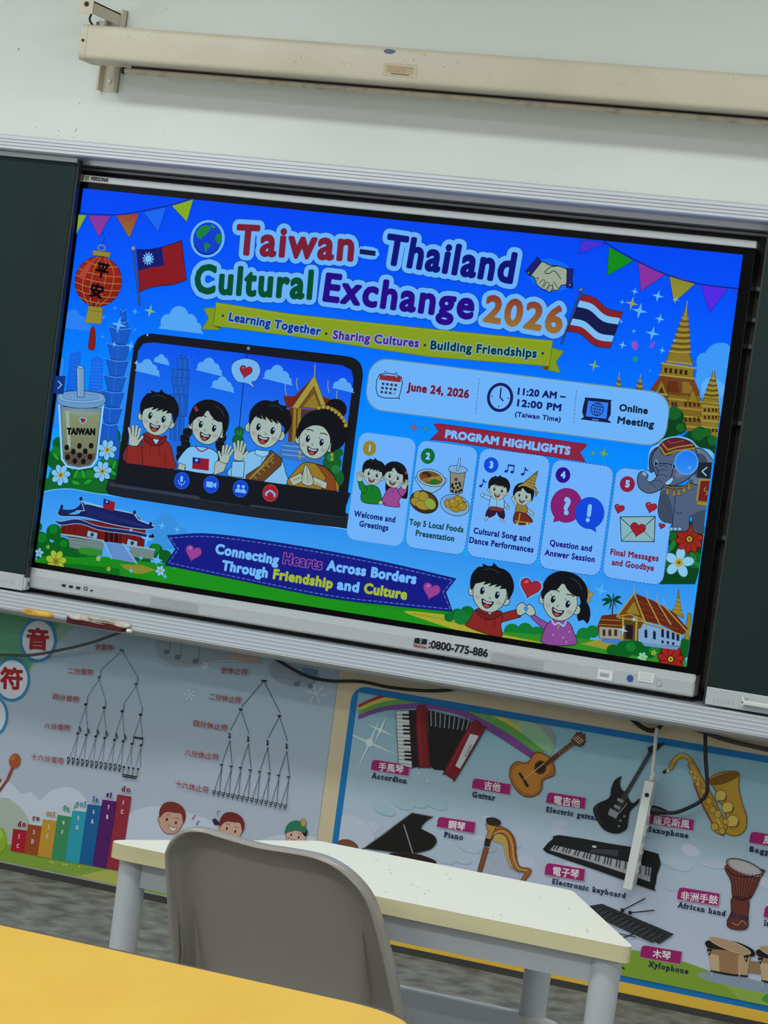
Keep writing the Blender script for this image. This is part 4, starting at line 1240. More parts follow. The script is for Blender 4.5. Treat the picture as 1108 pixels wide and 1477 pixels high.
# --- information panel
A = sub('information_panel', 330)
x0, x1, zt, zb = rect(A, (533, 560), (964, 603), (745, 542.5), (745, 616))
A.fill(rpill(x0 - .004, x1 + .004, zt + .004, zb - .004, 26), '#7fa6cf')
A.fill(rpill(x0, x1, zt, zb, 25), PALE, '#c9d4c0', .8)
c = A.crop(480, 500, 3.693)
NV = '#20306e'
A.blob(c((258, 150), (375, 165), (362, 270), (355, 275), (250, 262)), '#b3cdf4', NV, 1.3, 3)
A.fill(c((260, 150), (374, 162), (370, 192), (257, 178)), '#b02c38')
for x, y in ((290, 148), (349, 156)): A.line(c((x, y - 12), (x - 2, y + 12)), 3.0, NV); A.line(c((x, y - 10), (x - 2, y + 10)), 1.4, '#b9d4f8')
for r in range(3):
    for k in range(4):
        x, y = 278 + k * 22.5 - r * 3.5, 199 + k * 2.6 + r * 22
        A.fill(c((x - 7, y - 7), (x + 7, y - 5), (x + 6, y + 8), (x - 8, y + 6)), '#3a3f66' if (r, k) != (2, 3) else '#8fa9d4')
A.text('June 24, 2026', c.one(402, 237), c.one(733, 278), 12.2, '#8a2142', bold=1.6, outl=((1.0, '#b9c3ee'),), space=1.08)
A.dash(c((790, 172), (769, 358)), .9, '#6a7ea0', 3, 2)
A.fill(c.e(900, 272, 69, 74, 0, 36), '#1a2566'); A.fill(c.e(900, 272, 53, 58, 0, 32), '#a9c9fb')
A.line(c((905, 226), (900, 272)), 2.0, '#1a2566'); A.line(c((900, 272), (916, 290)), 2.0, '#1a2566')
for x, y in ((857, 266), (893, 320), (944, 277), (906, 224)): A.fill(c.e(x, y, 4, 4, 0, 8), '#1a2566')
A.ptext('11:20 AM –', 748.5, 570, 818, 577.5, 10.2, '#1c2470', bold=1.45, space=1.08)
A.ptext('12:00 PM', 747.7, 586.6, 811.3, 594, 10.2, '#1c2470', bold=1.45, space=1.08)
A.ptext('(Taiwan Time)', 744.8, 601.2, 810.8, 609, 7.0, '#1c2470', bold=.8, space=1.08)
A.dash(A.q((833.8, 564), (829.7, 612)), .9, '#6a7ea0', 3, 2)
d = A.crop(800, 300, 3.597)
A.blob(d((175, 985), (295, 997), (300, 1008), (285, 1100), (158, 1085), (165, 995)), '#1a1f4e', n=3)
A.fill(d((182, 1002), (286, 1012), (276, 1095), (170, 1082)), '#4a8cf4')
L = d.loc(229, 1046, 1 / 3.597, 6)
A.line(L.e(0, 0, 31, 31, 0, 24) + L.e(0, 0, 31, 31, 0, 24)[:1], 1.2, NV); A.line(L.e(0, 0, 13, 31, 0, 20) + L.e(0, 0, 13, 31, 0, 20)[:1], 1.0, NV)
for k in (-14, 0, 14): A.line(L((-29 if k == 0 else -26, k), (29 if k == 0 else 26, k)), 1.0, NV)
A.line(L((0, -30), (0, 30)), 1.0, NV)
A.fill(d((160, 1086), (288, 1101), (303, 1118), (140, 1098)), '#1a1f4e'); A.line(d((205, 1098), (235, 1102)), 1.2, '#8fa9d4')
c = A.crop(850, 540, 4.294)
A.text('Online', c.one(192, 229), c.one(370, 250), 10, '#1a2f4a', bold=1.35, space=1.08)
A.text('Meeting', c.one(181, 306), c.one(408, 335), 10, '#1a2f4a', bold=1.35, space=1.08)
A.done()

# --- five programme cards
CARDS = (((512, 700), (595, 700), (556, 627.5), (542, 783)), ((595.5, 720), (683, 720), (645, 639.5), (629, 795)), ((684, 735), (787, 735), (747, 652.5), (726, 809)),
         ((789, 745), (879, 745), (839, 667), (822, 825)), ((881, 755), (970, 755), (911, 676), (905, 837)))
DASH = ('#7fa9dc', '#3a7a8c', '#3a5cae', '#4650b0', '#565aa0')
for i, (l, r, t, b) in enumerate(CARDS):
    A = sub('programme_card', 400)
    x0, x1, zt, zb = rect(A, l, r, t, b)
    P = rpill(x0, x1, zt, zb, 13)
    A.fill(P, ('#a2c4fb', '#a9c5fa'))
    A.dash(P + [P[0]], 1.0, DASH[i], 3, 2)
    if i == 0:
        c = A.crop(480, 500, 3.693)
        A.fill(c.e(207, 543, 37, 39, 0, 28), '#b8942c'); A.text('1', c.one(197, 559), c.one(216, 561), 9.5, '#c9dcf8', bold=1.5)
        A.blob(c((180, 745), (165, 770), (170, 828), (268, 838), (270, 800), (255, 755), (225, 740)), '#1c8a2c', INK, .9, 4)
        A.fill(c((145, 720), (165, 712), (195, 760), (180, 785), (155, 760)), '#1c8a2c', INK, .8)
        A.line(c((222, 748), (220, 772)), .6, '#0d4a18')
        hand(A, A.loc(480 + 155 / 3.693, 500 + 697 / 3.693, .42, -10))
        L = A.loc(541, 685, .56, 7); face(A, L); hair_boy(A, L)
        A.blob(c((385, 700), (412, 680), (412, 790), (398, 812), (370, 790)), '#15161d'); A.blob(c((300, 700), (292, 760), (310, 790), (330, 740)), '#15161d')
        A.blob(c((305, 760), (275, 815), (272, 840), (290, 835), (288, 846), (365, 855), (365, 820), (385, 790), (360, 760), (330, 752)), '#c25098', INK, .9, 4)
        A.blob(c((360, 765), (380, 800), (405, 770), (402, 745), (385, 745)), '#c25098', INK, .8, 4)
        A.line(c((335, 760), (330, 785)), .6, '#7a2a5c')
        hand(A, A.loc(480 + 395 / 3.693, 500 + 738 / 3.693, .42, 12, -1))
        A.fill(c.e(268, 832, 12, 11, 0, 10), SKIN, INK, .6)
        L = A.loc(571.5, 689, .56, 7); face(A, L, -1, True); hair_girl(A, L)
        A.fill(c((395, 668), (404, 664), (408, 680), (398, 684)), '#a83a38')
        A.ptext('Welcome and', 513.8, 745, 573.4, 754.3, 8.6, '#1b2a7c', bold=.95, space=1.1)
        A.ptext('Greetings', 521.4, 759.5, 563.4, 766, 8.6, '#1b2a7c', bold=.95, space=1.1)
    elif i == 1:
        c = A.crop(480, 500, 3.693)
        A.fill(c.e(517, 584, 38, 40, 0, 28), '#15783c'); A.text('2', c.one(503, 602), c.one(529, 604), 9.8, '#c9dcf8', bold=1.5)
        A.blob(c((457, 690), (475, 745), (510, 775), (545, 778), (590, 750), (610, 700)), '#b4c6dc', INK, .9)
        A.fill(c.e(533, 700, 77, 42, 6, 26), '#c4d4e8', INK, .9); A.fill(c.e(533, 700, 66, 34, 6, 24), '#8a5a28')
        for k in range(5): A.curve(c((490 + k * 14, 720), (510 + k * 14, 690 + k * 2), (530 + k * 14, 715)), 1.2, '#c9a048')
        A.fill(c.e(512, 683, 26, 14, 10, 14), '#4a2a22'); A.fill(c.e(500, 690, 16, 10, 0, 12), '#9a3a28'); A.fill(c.e(552, 720, 22, 14, -10, 14), '#2a7a30'); A.fill(c.e(575, 700, 16, 10, 0, 12), '#b8923c')
        A.fill(c((636, 645), (720, 655), (700, 780), (680, 786), (636, 775)), '#a99a80', INK, .9)
        for x, y in ((648, 735), (668, 730), (690, 742), (655, 755), (676, 752), (694, 765), (648, 770), (668, 774), (684, 772), (646, 745), (686, 728)): A.fill(c.e(x, y, 7, 7, 0, 10), '#241610')
        A.fill(c.e(668, 708, 10, 9, 0, 10), '#7a3a3a')
        A.blob(c((630, 650), (640, 636), (690, 636), (724, 652), (722, 668), (680, 676), (636, 666)), '#a9bedc', INK, .8)
        A.line(c((688, 600), (676, 658)), 4.0, INK); A.line(c((688, 600), (676, 658)), 2.6, '#b9c9e6')
        A.fill(c.e(498, 828, 77, 56, 10, 28), '#4a2c1c', INK, .9); A.fill(c.e(498, 822, 66, 44, 10, 24), '#6a4024')
        for x, y, rx, ry, r in ((470, 805, 36, 26, 60), (497, 803, 32, 24, 50), (455, 828, 30, 20, 20), (490, 845, 40, 22, 10), (530, 838, 34, 26, 30)): A.fill(c.e(x, y, rx, ry, r, 18), '#c2a038' if x != 530 else '#aab848', '#7a5a1c', .7)
        A.fill(c.e(662, 845, 78, 52, 8, 28), '#a9bedc', INK, .9); A.fill(c.e(662, 840, 64, 40, 8, 24), '#8fa6cc')
        A.blob(c((700, 820), (722, 830), (715, 850), (690, 850)), '#2a7a30')
        for x, y in ((632, 838), (665, 858), (700, 850), (680, 818), (655, 832)): A.fill(c.e(x, y, 27, 22, 15, 16), '#c2952e', '#7a5216', .7); A.fill(c.e(x - 6, y - 6, 8, 5, 0, 8), '#d8b860')
        A.ptext('Top 5 Local Foods', 593, 757, 671.4, 768.5, 8.6, '#1a5048', bold=.95, space=1.1)
        A.ptext('Presentation', 602.4, 773, 658, 781.5, 8.6, '#1a5048', bold=.95, space=1.1)
    elif i == 2:
        c = A.crop(660, 600, 3.4625)
        A.fill(c.e(177, 246, 36, 37, 0, 28), '#1452dc'); A.text('3', c.one(165, 262), c.one(188, 264), 9.8, '#c9dcf8', bold=1.5)
        NB = '#1e2c90'
        for x, y in ((252, 277), (282, 281)): A.fill(c.e(x, y, 9, 7, -20, 10), NB)
        A.line(c((260, 275), (263, 245), (292, 248), (289, 278)), 1.4, NB); A.line(c((263, 247), (292, 250)), 2.4, NB)
        for x, y in ((334, 292), (126, 350)): A.fill(c.e(x, y, 9, 7, -20, 10), NB); A.line(c((x + 8, y - 2), (x + 13, y - 33)), 1.4, NB); A.curve(c((x + 13, y - 33), (x + 18, y - 22), (x + 26, y - 18)), 1.8, NB)
        # dancing boy
        A.line(c((180, 415), (140, 400)), 5.6, INK); A.line(c((180, 415), (140, 400)), 4.4, '#b9cfe8'); A.line(c((228, 425), (258, 455)), 5.6, INK); A.line(c((228, 425), (258, 455)), 4.4, '#b9cfe8')
        A.fill(c.e(134, 396, 9, 9, 0, 10), SKIN, INK, .6); A.fill(c.e(260, 458, 8, 8, 0, 10), SKIN, INK, .6)
        A.blob(c((178, 405), (172, 460), (235, 470), (240, 415), (210, 400)), '#b9cfe8', INK, .8)
        A.line(c((206, 415), (204, 460)), .6, '#5a6a88')
        A.blob(c((168, 458), (150, 495), (165, 508), (195, 495), (205, 480), (215, 500), (235, 515), (246, 500), (238, 468), (205, 455)), '#3a1a3c', INK, .8)
        A.blob(c((165, 458), (205, 455), (242, 466), (230, 478), (200, 476), (170, 472)), '#8a3a34', INK, .6)
        for P in (((160, 505), (150, 518)), ((228, 515), (238, 525))): A.line(c(*P), 3.6, INK); A.line(c(*P), 2.4, SKIN)
        L = A.loc(660 + 213 / 3.4625, 600 + 372 / 3.4625, .5, 5); face(A, L); hair_boy(A, L)
        # dancing girl with tall crown
        A.line(c((310, 450), (285, 410)), 4.6, INK); A.line(c((310, 450), (285, 410)), 3.2, SKIN); A.line(c((350, 460), (385, 490)), 4.6, INK); A.line(c((350, 460), (385, 490)), 3.2, SKIN)
        A.blob(c((310, 440), (300, 485), (350, 492), (358, 455), (335, 440)), '#b08a3c', INK, .8)
        A.blob(c((300, 482), (290, 530), (330, 545), (375, 535), (384, 520), (352, 488)), '#8a2a20', INK, .8)
        A.line(c((322, 488), (312, 540)), 2.0, '#b89a44'); A.line(c((298, 525), (375, 535)), 1.6, '#b89a44')
        for x in (308, 358): A.line(c((x, 536), (x - 2, 545)), 2.4, SKIN)
        L = A.loc(660 + 337 / 3.4625, 600 + 402 / 3.4625, .47, 6); face(A, L, -1, True); hair_girl(A, L)
        A.fill(c((412, 275), (395, 345), (408, 372), (375, 360), (345, 352), (318, 352), (345, 330)), '#a07a34', INK, .8)
        for a, b in (((345, 335), (398, 352)), ((362, 322), (400, 335)), ((375, 310), (403, 322)), ((388, 300), (406, 308))): A.line(c(a, b), 1.1, '#cfae58')
        A.curve(c((318, 352), (345, 345), (405, 372)), 2.0, '#c2a048'); A.fill(c((398, 375), (414, 380), (402, 405)), '#b08a3c', INK, .6)
        A.ptext('Cultural Song and', 685.8, 769.5, 767.6, 781.8, 8.6, '#1d1f7a', bold=.95, space=1.1)
        A.ptext('Dance Performances', 679.8, 783, 772.4, 797.5, 8.6, '#1d1f7a', bold=.95, space=1.1)
    elif i == 3:
        c = A.crop(660, 600, 3.4625)
        A.fill(c.e(535, 296, 36, 37, 0, 28), '#3a1096'); A.text('4', c.one(520, 312), c.one(549, 314), 9.8, '#c9dcf8', bold=1.5)
        PK, BL = '#a82478', '#1450e0'
        A.fill(c((495, 500), (488, 530), (545, 515)), PK, '#6a1450', .8); A.fill(c.e(552, 447, 75, 80, 0, 36), PK, '#8a1c64', .8); A.fill(c((497, 497), (491, 527), (545, 510)), PK)
        A.text('?', c.one(527, 494), c.one(582, 496), 24, '#c2cdf6', bold=3.4)
        A.fill(c((640, 545), (700, 578), (690, 530)), BL, '#0c38a8', .8); A.fill(c.e(668, 485, 69, 73, 0, 36), BL, '#0c40b8', .8); A.fill(c((645, 545), (697, 574), (690, 525)), BL)
        A.line(c((670, 450), (664, 496)), 5.6, '#b9d4fa'); A.fill(c.e(659, 520, 10, 10, 0, 12), '#b9d4fa')
        A.ptext('Question and', 795, 787, 855.8, 796, 8.6, '#35168a', bold=.95, space=1.1)
        A.ptext('Answer Session', 787.7, 801, 860, 811.5, 8.6, '#35168a', bold=.95, space=1.1)
    else:
        c = A.crop(660, 600, 3.4625)
        A.fill(c.e(856, 341, 36, 37, 0, 28), '#b02048'); A.text('5', c.one(843, 357), c.one(868, 359), 9.8, '#c9dcf8', bold=1.5)
        A.fill(c((820, 505), (995, 502), (990, 628), (826, 626)), '#b4c8c4', '#2a3038', 1.2)
        A.line(c((826, 626), (890, 565)), .8, '#4a5a5c'); A.line(c((990, 628), (930, 565)), .8, '#4a5a5c'); A.line(c((822, 508), (905, 585), (995, 504)), 1.1, '#2a3038')
        heart(A, c.loc(908, 565, 1 / 3.4625, 4), 0, 0, 72, '#c42030', '#6a1018', .8)
        for x, y, w in ((816, 463, 48), (974, 456, 54), (1028, 549, 30)): heart(A, c.loc(x, y, 1 / 3.4625, 8), 0, 0, w, '#c42438', '#6a1018', .8, '#e0808a')
        A.ptext('Final Messages', 882.4, 696 + 4.5, 952, 810, 8.6, '#94203e', bold=.95, space=1.1) if False else A.ptext('Final Messages', 882.4, 800.3, 952, 810, 8.6, '#94203e', bold=.95, space=1.1)
        A.ptext('and Goodbye', 884.4, 815, 945, 824, 8.6, '#94203e', bold=.95, space=1.1)
    A.done()

# --- red heading ribbon
A = sub('heading_ribbon_picture', 500)
A.fill(A.q((629, 612.4), (638, 611.5), (849, 641), (849.5, 643.3), (839.6, 653), (847.7, 667), (836, 665), (650, 637), (623.5, 634.6), (636.5, 623)), '#ad2a48', '#7a1a34', .8)
A.ptext('PROGRAM HIGHLIGHTS', 645, 632, 825, 657, 11.6, '#b3cdfa', bold=1.8, space=1.08)
c = A.crop(480, 500, 3.693)
spark(c, 3.693, 447, 432, 26, '#cf6a58', '#7a4a6a', 500); spark(c, 3.693, 508, 441, 21, '#62b09a', '#3a7a9a', 500)
c = A.crop(660, 600, 3.4625)
spark(c, 3.4625, 684, 187, 19, '#86b878', '#4a8a9a', 500); spark(c, 3.4625, 740, 188, 26, '#9ccc40', '#5a9a60', 500)
A.done()

# --- bottom blue ribbon
A = sub('blue_ribbon_picture', 420)
c = A.crop(230, 750, 2.462)
TOP = cat2([(37, 55), (200, 50), (500, 92), (800, 148), (1060, 208)], False, 5)
BOT = cat2([(1048, 325), (850, 305), (600, 275), (250, 205), (28, 160)], False, 5)
A.fill(c(TOP + [(1024, 256)] + BOT + [(66, 104)]), '#1a1f8a', '#101560', .9)
TOP = cat2([(46, 64), (200, 60), (500, 102), (800, 158), (1048, 214)], False, 5)
BOT = cat2([(1040, 316), (850, 296), (600, 266), (250, 196), (42, 152)], False, 5)
A.dash(c(TOP + [(1014, 256)] + BOT + [(76, 104), (46, 64)]), .9, '#7f8fd8', 5, 3)
A.text('Connecting', A.q((313.3, 798.5))[0], A.q((404.7, 815.5))[0], 15, '#a9cbf8', bold=2.1, space=1.1)
A.text('Hearts', A.q((411.6, 812.5))[0], A.q((466.8, 821.8))[0], 15, '#1d1f86', bold=1.0, outl=((1.3, '#c85aa8'),), space=1.1)
A.text('Across Borders', A.q((473.7, 822.5))[0], A.q((603, 843))[0], 15, '#a9cbf8', bold=2.1, space=1.1)
A.text('Through', A.q((322.6, 822.5))[0], A.q((389, 834))[0], 15, '#a9cbf8', bold=2.1, space=1.1)
A.text('Friendship', A.q((396.5, 835))[0], A.q((482.6, 849.5))[0], 15, '#c9d23c', bold=2.1, space=1.1)
A.text('and', A.q((488.7, 850))[0], A.q((520.4, 855))[0], 15, '#a9cbf8', bold=2.1, space=1.1)
A.text('Culture', A.q((527.3, 855.5))[0], A.q((589.5, 865.5))[0], 15, '#c9d23c', bold=2.1, space=1.1)
for x, y in ((129, 116), (973, 250)): heart(A, c.loc(x, y, 1 / 2.462, 8), 0, 0, 62, '#c24a9c', '#8a2a6c', .8, '#d890c4')
A.done()

# --- two children joining hands
A = sub('heart_hands_picture', 420)
c = A.crop(640, 780, 2.3675)
def PB(x, y): return (640 + x / 2.3675, 780 + y / 2.3675)
A.line(c((195, 265), (262, 247)), 12.5, INK); A.line(c((195, 265), (258, 248)), 10.5, RH)
A.blob(c((120, 232), (95, 270), (86, 292), (198, 328), (202, 290), (205, 250), (175, 235)), RH, INK, 1.0)
A.blob(c((118, 235), (150, 248), (195, 238), (205, 250), (170, 268), (135, 262)), '#8c2222', INK, .9)
A.fill(c((148, 236), (180, 236), (165, 252)), '#dbe2ee', INK, .6)
A.line(c((152, 262), (148, 290)), .8, '#5a1216'); A.line(c((182, 265), (180, 295)), .8, '#5a1216')
A.fill(c((330, 262), (370, 285), (372, 310), (345, 300), (305, 262), (312, 248)), '#b3509c', INK, .9)
A.blob(c((372, 272), (352, 300), (346, 350), (455, 354), (450, 310), (435, 280), (400, 268)), '#b3509c', INK, 1.0)
A.curve(c((375, 270), (385, 285), (400, 280), (415, 290), (425, 272)), 2.2, '#c9cfea'); A.line(c((402, 282), (396, 300)), 1.4, '#c8a048')
for x, y in ((380, 320), (415, 330), (435, 310), (425, 345)): A.fill(c.e(x, y, 4, 4, 0, 6), '#d88ab0')
A.blob(c((258, 250), (256, 225), (275, 210), (290, 222), (300, 216), (316, 232), (318, 250), (300, 256), (286, 246), (272, 254)), SKIN, INK, 1.0)
A.fill(c((280, 228), (288, 224), (296, 230), (288, 242)), '#4a9cf2', INK, .5)
L = A.loc(*PB(164, 180), 1.0, 7); face(A, L); hair_boy(A, L)
A.blob(c((480, 205), (500, 215), (508, 250), (498, 282), (484, 270), (466, 272), (462, 240)), '#15161d')
L = A.loc(*PB(405, 210), .98, 9); face(A, L, -1, True); hair_girl(A, A.loc(*PB(412, 206), 1.02, 9))
fl(c, 2.3675, 492, 185, 24, '#c9a848', '#d8c880', 5)
heart(A, c.loc(303, 160, 1 / 2.3675, 8), 0, 0, 82, '#a9c6f0'); heart(A, c.loc(303, 159, 1 / 2.3675, 8), 0, 0, 70, '#c42a38', '#6a1018', .8, '#e07078')
A.done()

# --- temple with palm at the lower right
A = sub('red_roof_temple_picture', 300)
c = A.crop(640, 780, 2.3675)
A.curve(c((586, 205), (580, 235), (583, 270)), 2.0, '#4a3a20')
for k in range(8):
    a = math.radians(-170 + k * 45 + (8 if k > 3 else 0))
    x, y = 580 + 38 * math.cos(a), 200 + 30 * math.sin(a) + 8
    A.blob(c((580, 203), ((580 + x) / 2, (203 + y) / 2 - 9), (x, y), ((580 + x) / 2 + 2, (203 + y) / 2 + 3)), '#0c4a24', n=3)
for x, y, r, col in ((540, 168, 24, '#7cc0f6'), (483, 132, 8, '#7cc0f6'), (522, 235, 7, '#7cc0f6')): spark(c, 2.3675, x, y, r, col)
G, GD, GL, RD = '#b08a30', '#6a3a14', '#c9a848', '#7a2c1a'
A.fill(c((806, 165), (815, 235), (825, 265), (780, 245), (798, 215)), G, GD, .7)
for y in (200, 215, 228, 242): A.line(c((803 - (y - 190) * .3, y), (808 + (y - 190) * .25, y + 3)), 1.3, GL)
A.fill(c((838, 245), (850, 250), (846, 340), (826, 335)), '#a8902c', GD, .7)
A.fill(c((530, 290), (545, 255), (600, 250), (640, 290), (640, 340), (535, 330)), RD, GD, .7)
for y in (268, 285): A.line(c((535, y), (640, y + 6)), 1.2, G)
A.fill(c((536, 292), (640, 300), (640, 340), (535, 332)), '#c0a890', GD, .6)
for x in (552, 572, 592): A.fill(c((x - 5, 302), (x + 5, 303), (x + 5, 325), (x - 5, 324)), '#5a2a18')
A.fill(c((680, 280), (820, 318), (812, 360), (690, 350), (650, 335), (655, 280)), '#a9b6cc', GD, .7)
for x, y in ((695, 320), (724, 325), (752, 318), (770, 322), (788, 326), (804, 330)): A.fill(c((x - 5, y - 14), (x, y - 20), (x + 5, y - 13), (x + 5, y + 12), (x - 5, y + 10)), '#23264a')
for x, y in ((752, 345), (770, 348), (788, 351)): A.fill(c((x - 4, y - 6), (x + 4, y - 5), (x + 4, y + 5), (x - 4, y + 4)), '#23264a')
A.fill(c((600, 255), (656, 180), (690, 270), (675, 300), (640, 285)), '#8a4a1c', GD, .8)
A.fill(c((660, 180), (720, 205), (790, 245), (838, 300), (820, 322), (745, 285), (690, 272)), RD, GD, .8)
for k in range(4): A.line(c((668 + k * 4, 205 + k * 22), (740 + k * 22, 235 + k * 22)), .8, '#a84a2c')
for (a, b) in (((655, 178), (700, 300)), ((698, 195), (745, 290)), ((732, 205), (780, 285)), ((755, 220), (835, 308))):
    A.line(c(a, b), 1.6, GL); A.curve(c((a[0] - 1, a[1] - 25), (a[0] + 2, a[1] - 8), a), 1.0, GL)
A.line(c((596, 258), (656, 178)), 1.8, GL); A.line(c((656, 182), (692, 272), (640, 250), (598, 258)), 1.4, GL)
A.fill(c((625, 245), (656, 205), (676, 255)), G, GD, .6)
A.fill(c((612, 265), (670, 270), (668, 340), (612, 335)), '#6a4a20', GD, .7)
for x in (618, 664): A.line(c((x, 262), (x - 3, 338)), 2.6, GL)
A.fill(c((628, 285), (652, 288), (650, 336), (626, 333)), '#2a1a20')
A.line(c((600, 262), (690, 275), (820, 322)), 1.6, GL)
for x, y, r in ((655, 267, 10), (618, 305, 16)): spark(c, 2.3675, x, y, r, '#d8e8f8', None, 380)
A.fill(c((680, 345), (810, 362), (800, 372), (690, 358)), '#8fa0c4')
A.done()

# ------------------------------------------------------------------ marks and fittings on the display
BY = -.0104
def bart(name, parent, Y, lvl=0): return Art(name, parent, Y, MPRINT, lvl)
c = None
for i, (px, py, w, h) in enumerate(((92, 844.5, 6, 3.2), (102.3, 846.2, 6, 3.2), (112.7, 848, 6.2, 3.4), (123.3, 848.9, 5.4, 4.6), (132, 852, 3.6, 1.8))):
    A = bart('port', bar, BY); L = A.loc(px, py)
    A.fill(pill(L, -w / 2 - .6, -h / 2 - .6, w / 2 + .6, h / 2 + .6, 1), '#8f9294'); A.fill(pill(L, -w / 2, -h / 2, w / 2, h / 2, .8), '#0c0c0e')
    if i == 3: A.fill(L((-1.5, -1.2), (1.5, -1.2), (1.5, 1.2), (-1.5, 1.2)), '#c9cccc')
    A.done()
for (ax, ay, bx, by) in ((216.6, 867, 285.7, 876), (707.6, 948, 783.6, 958)):
    A = bart('speaker_grille', bar, BY)
    p, q_ = A.q((ax, ay))[0], A.q((bx, by))[0]
    zc = (p[1] + q_[1]) / 2; h = .0115
    A.fill(rpill(p[0], q_[0], zc + h, zc - h, 3), '#b3b6b8')
    for r in range(5):
        z0 = zc + h * .72 * (1 - r / 2)
        n = 46
        for k in range(n): 
            x = p[0] + .004 + (q_[0] - p[0] - .008) * k / (n - 1)
            A.fill([(x - .0008, z0 - .0008), (x + .0008, z0 - .0008), (x + .0008, z0 + .0008), (x - .0008, z0 + .0008)], '#7c7f82', step=False)
    A.done()
A = bart('service_lettering', bar, BY)
A.ptext('盛源', 596.6, 927.6, 616, 930.4, 8.4, '#15161a', bold=.9)
A.ptext('PERSONA', 596, 932.8, 615.6, 936, 3.6, '#b8303a', bold=.5)
A.ptext(':0800-775-886', 617.8, 934.6, 703.4, 948.2, 11.4, '#121318', bold=1.0, space=1.0)
A.done()
A = bart('barcode_sticker', bar, BY); L = A.loc(873, 973.3, 1, 0)
A.fill(L((-10.5, -7), (10.5, -7), (10.5, 7), (-10.5, 7)), '#e4e5e5')
for k in range(14): A.fill(L((-7 + k * .9, -3 + (k % 3)), (-6.5 + k * .9, -3 + (k % 3)), (-6.5 + k * .9, 3.2), (-7 + k * .9, 3.2)), '#55575c', step=False)
A.done()
A = bart('round_blue_emblem', bar, BY); L = A.loc(909, 978.5)
for k in range(8):
    a = k * math.pi / 4
    A.fill(L.e(3.4 * math.cos(a), 3.6 * math.sin(a), 1.5, 1.5, 0, 8), '#2c4fae', step=False)
A.fill(L.e(0, 0, 2.5, 2.6, 0, 14), '#2c4fae'); A.done()
A = bart('white_sticker', bar, BY); L = A.loc(932, 976.8)
A.fill(L((-11, -6.4), (11, -6.4), (11, 6.4), (-11, 6.4)), '#e6e7e7')
for k in range(4): A.dash(L((-8, -4 + k * 2.5), (8, -4 + k * 2.5)), .7, '#9a9da2', 2, 1)
A.done()
A = bart('power_button', bar, BY); L = A.loc(950.8, 985.2)
A.fill(L.e(0, 0, 4, 4.2, 0, 20), '#989b9e'); A.fill(L.e(0, 0, 3.1, 3.3, 0, 20), '#c3c6c8'); A.line(L((0, -2), (0, .5)), .6, '#7a7d80'); A.done()
A = bart('brand_sticker', toptrim, -.0064)
x0 = at(117, 256, -.0064)[0]; x1 = at(157.5, 262, -.0064)[0]
A.fill([(x0, FL + .553), (x1, FL + .553), (x1, FL + .5705), (x0, FL + .5705)], '#b9bab2')
wv = x1 - x0
A.fill([(x0 + .002, FL + .5545), (x0 + .008, FL + .5545), (x0 + .010, FL + .569), (x0 + .004, FL + .569)], '#5a2a2c')
A.fill([(x0 + .012, FL + .5555), (x0 + .026, FL + .5555), (x0 + .026, FL + .5675), (x0 + .012, FL + .5675)], '#5c7a5c')
A.text('PERSONA', (x0 + .030, FL + .5565), (x1 - .004, FL + .5565), 5.8, '#22262a', bold=.9, slant=.25, space=1.05)
A.done()
for st, px, py in ((lstrip, 8, 838.5), (rstrip, 1043, 1012)):
    A = bart('maker_lettering', st, -.0413); L = A.loc(px, py)
    for k in range(6):
        A.line(L((-13 + k * 5, -1.8), (-10.5 + k * 5, -1.8)), .6, '#a4a6a8', step=False); A.line(L((-12 + k * 5, -2), (-12 + k * 5, 2)), .6, '#a4a6a8', step=False); A.line(L((-13.4 + k * 5, 1.4), (-10.4 + k * 5, 1.4)), .5, '#a4a6a8', step=False)
    A.done()

# ------------------------------------------------------------------ posters
PY = WY - .003
def serif(body):
    V, F, E = text_mesh(body, 1.28)
    V, F, E = list(V), list(F), list(E)
    adj = {}
    for i, j in E: adj.setdefault(i, []).append(j); adj.setdefault(j, []).append(i)
    for i, j in list(E):
        (xa, ya), (xb, yb) = V[i], V[j]
        if abs(ya - yb) < .004 and .035 < abs(xa - xb) < .16:
            nb = [k for k in adj[i] + adj[j] if k not in (i, j)]
            dy = sum(V[k][1] - ya for k in nb)
            if abs(dy) < .05: continue
            s_ = 1 if dy > 0 else -1
            l, r = min(xa, xb) - .075, max(xa, xb) + .075
            b = len(V)
            V += [(l, ya), (r, ya), (r, ya + s_ * .045), (l, ya + s_ * .045)]
            F.append((b, b + 1, b + 2, b + 3)); E += [(b, b + 1), (b + 1, b + 2), (b + 2, b + 3), (b + 3, b)]
    m = CAPH
    return [(x, y / m) for x, y in V], F, E

def poster(name, x0, x1, label, base):
    zb, zt = FL - (1.427 if name.startswith('instr') else 1.4165), FL - .703
    e = empty(name, ((x0 + x1) / 2, WY, zb), label, 'poster')
    p = link('poster_sheet', box(bmesh.new(), x0, x1, PY + .0003, WY - .0002, zb, zt), mat(name + '_paper', base, .55), e)
    return e, p, (x0, x1, zb, zt)

XD = at(472, 1100, PY)[0]
lp, lps, lext = poster('music_notes_poster', -1.7, XD - .0005, 'pale blue music poster at lower left with note trees, coloured scale steps and white hills', '#aebac8')
rp, rps, rext = poster('instruments_poster', XD + .0005, 2.5, 'instrument poster at lower right with rainbow, blue frame and magenta name plates', '#d3c0a0')
def pa(name, par, ext, lvl):
    a = Art(name, par, PY, MPRINT, lvl); a.clip = ext; return a

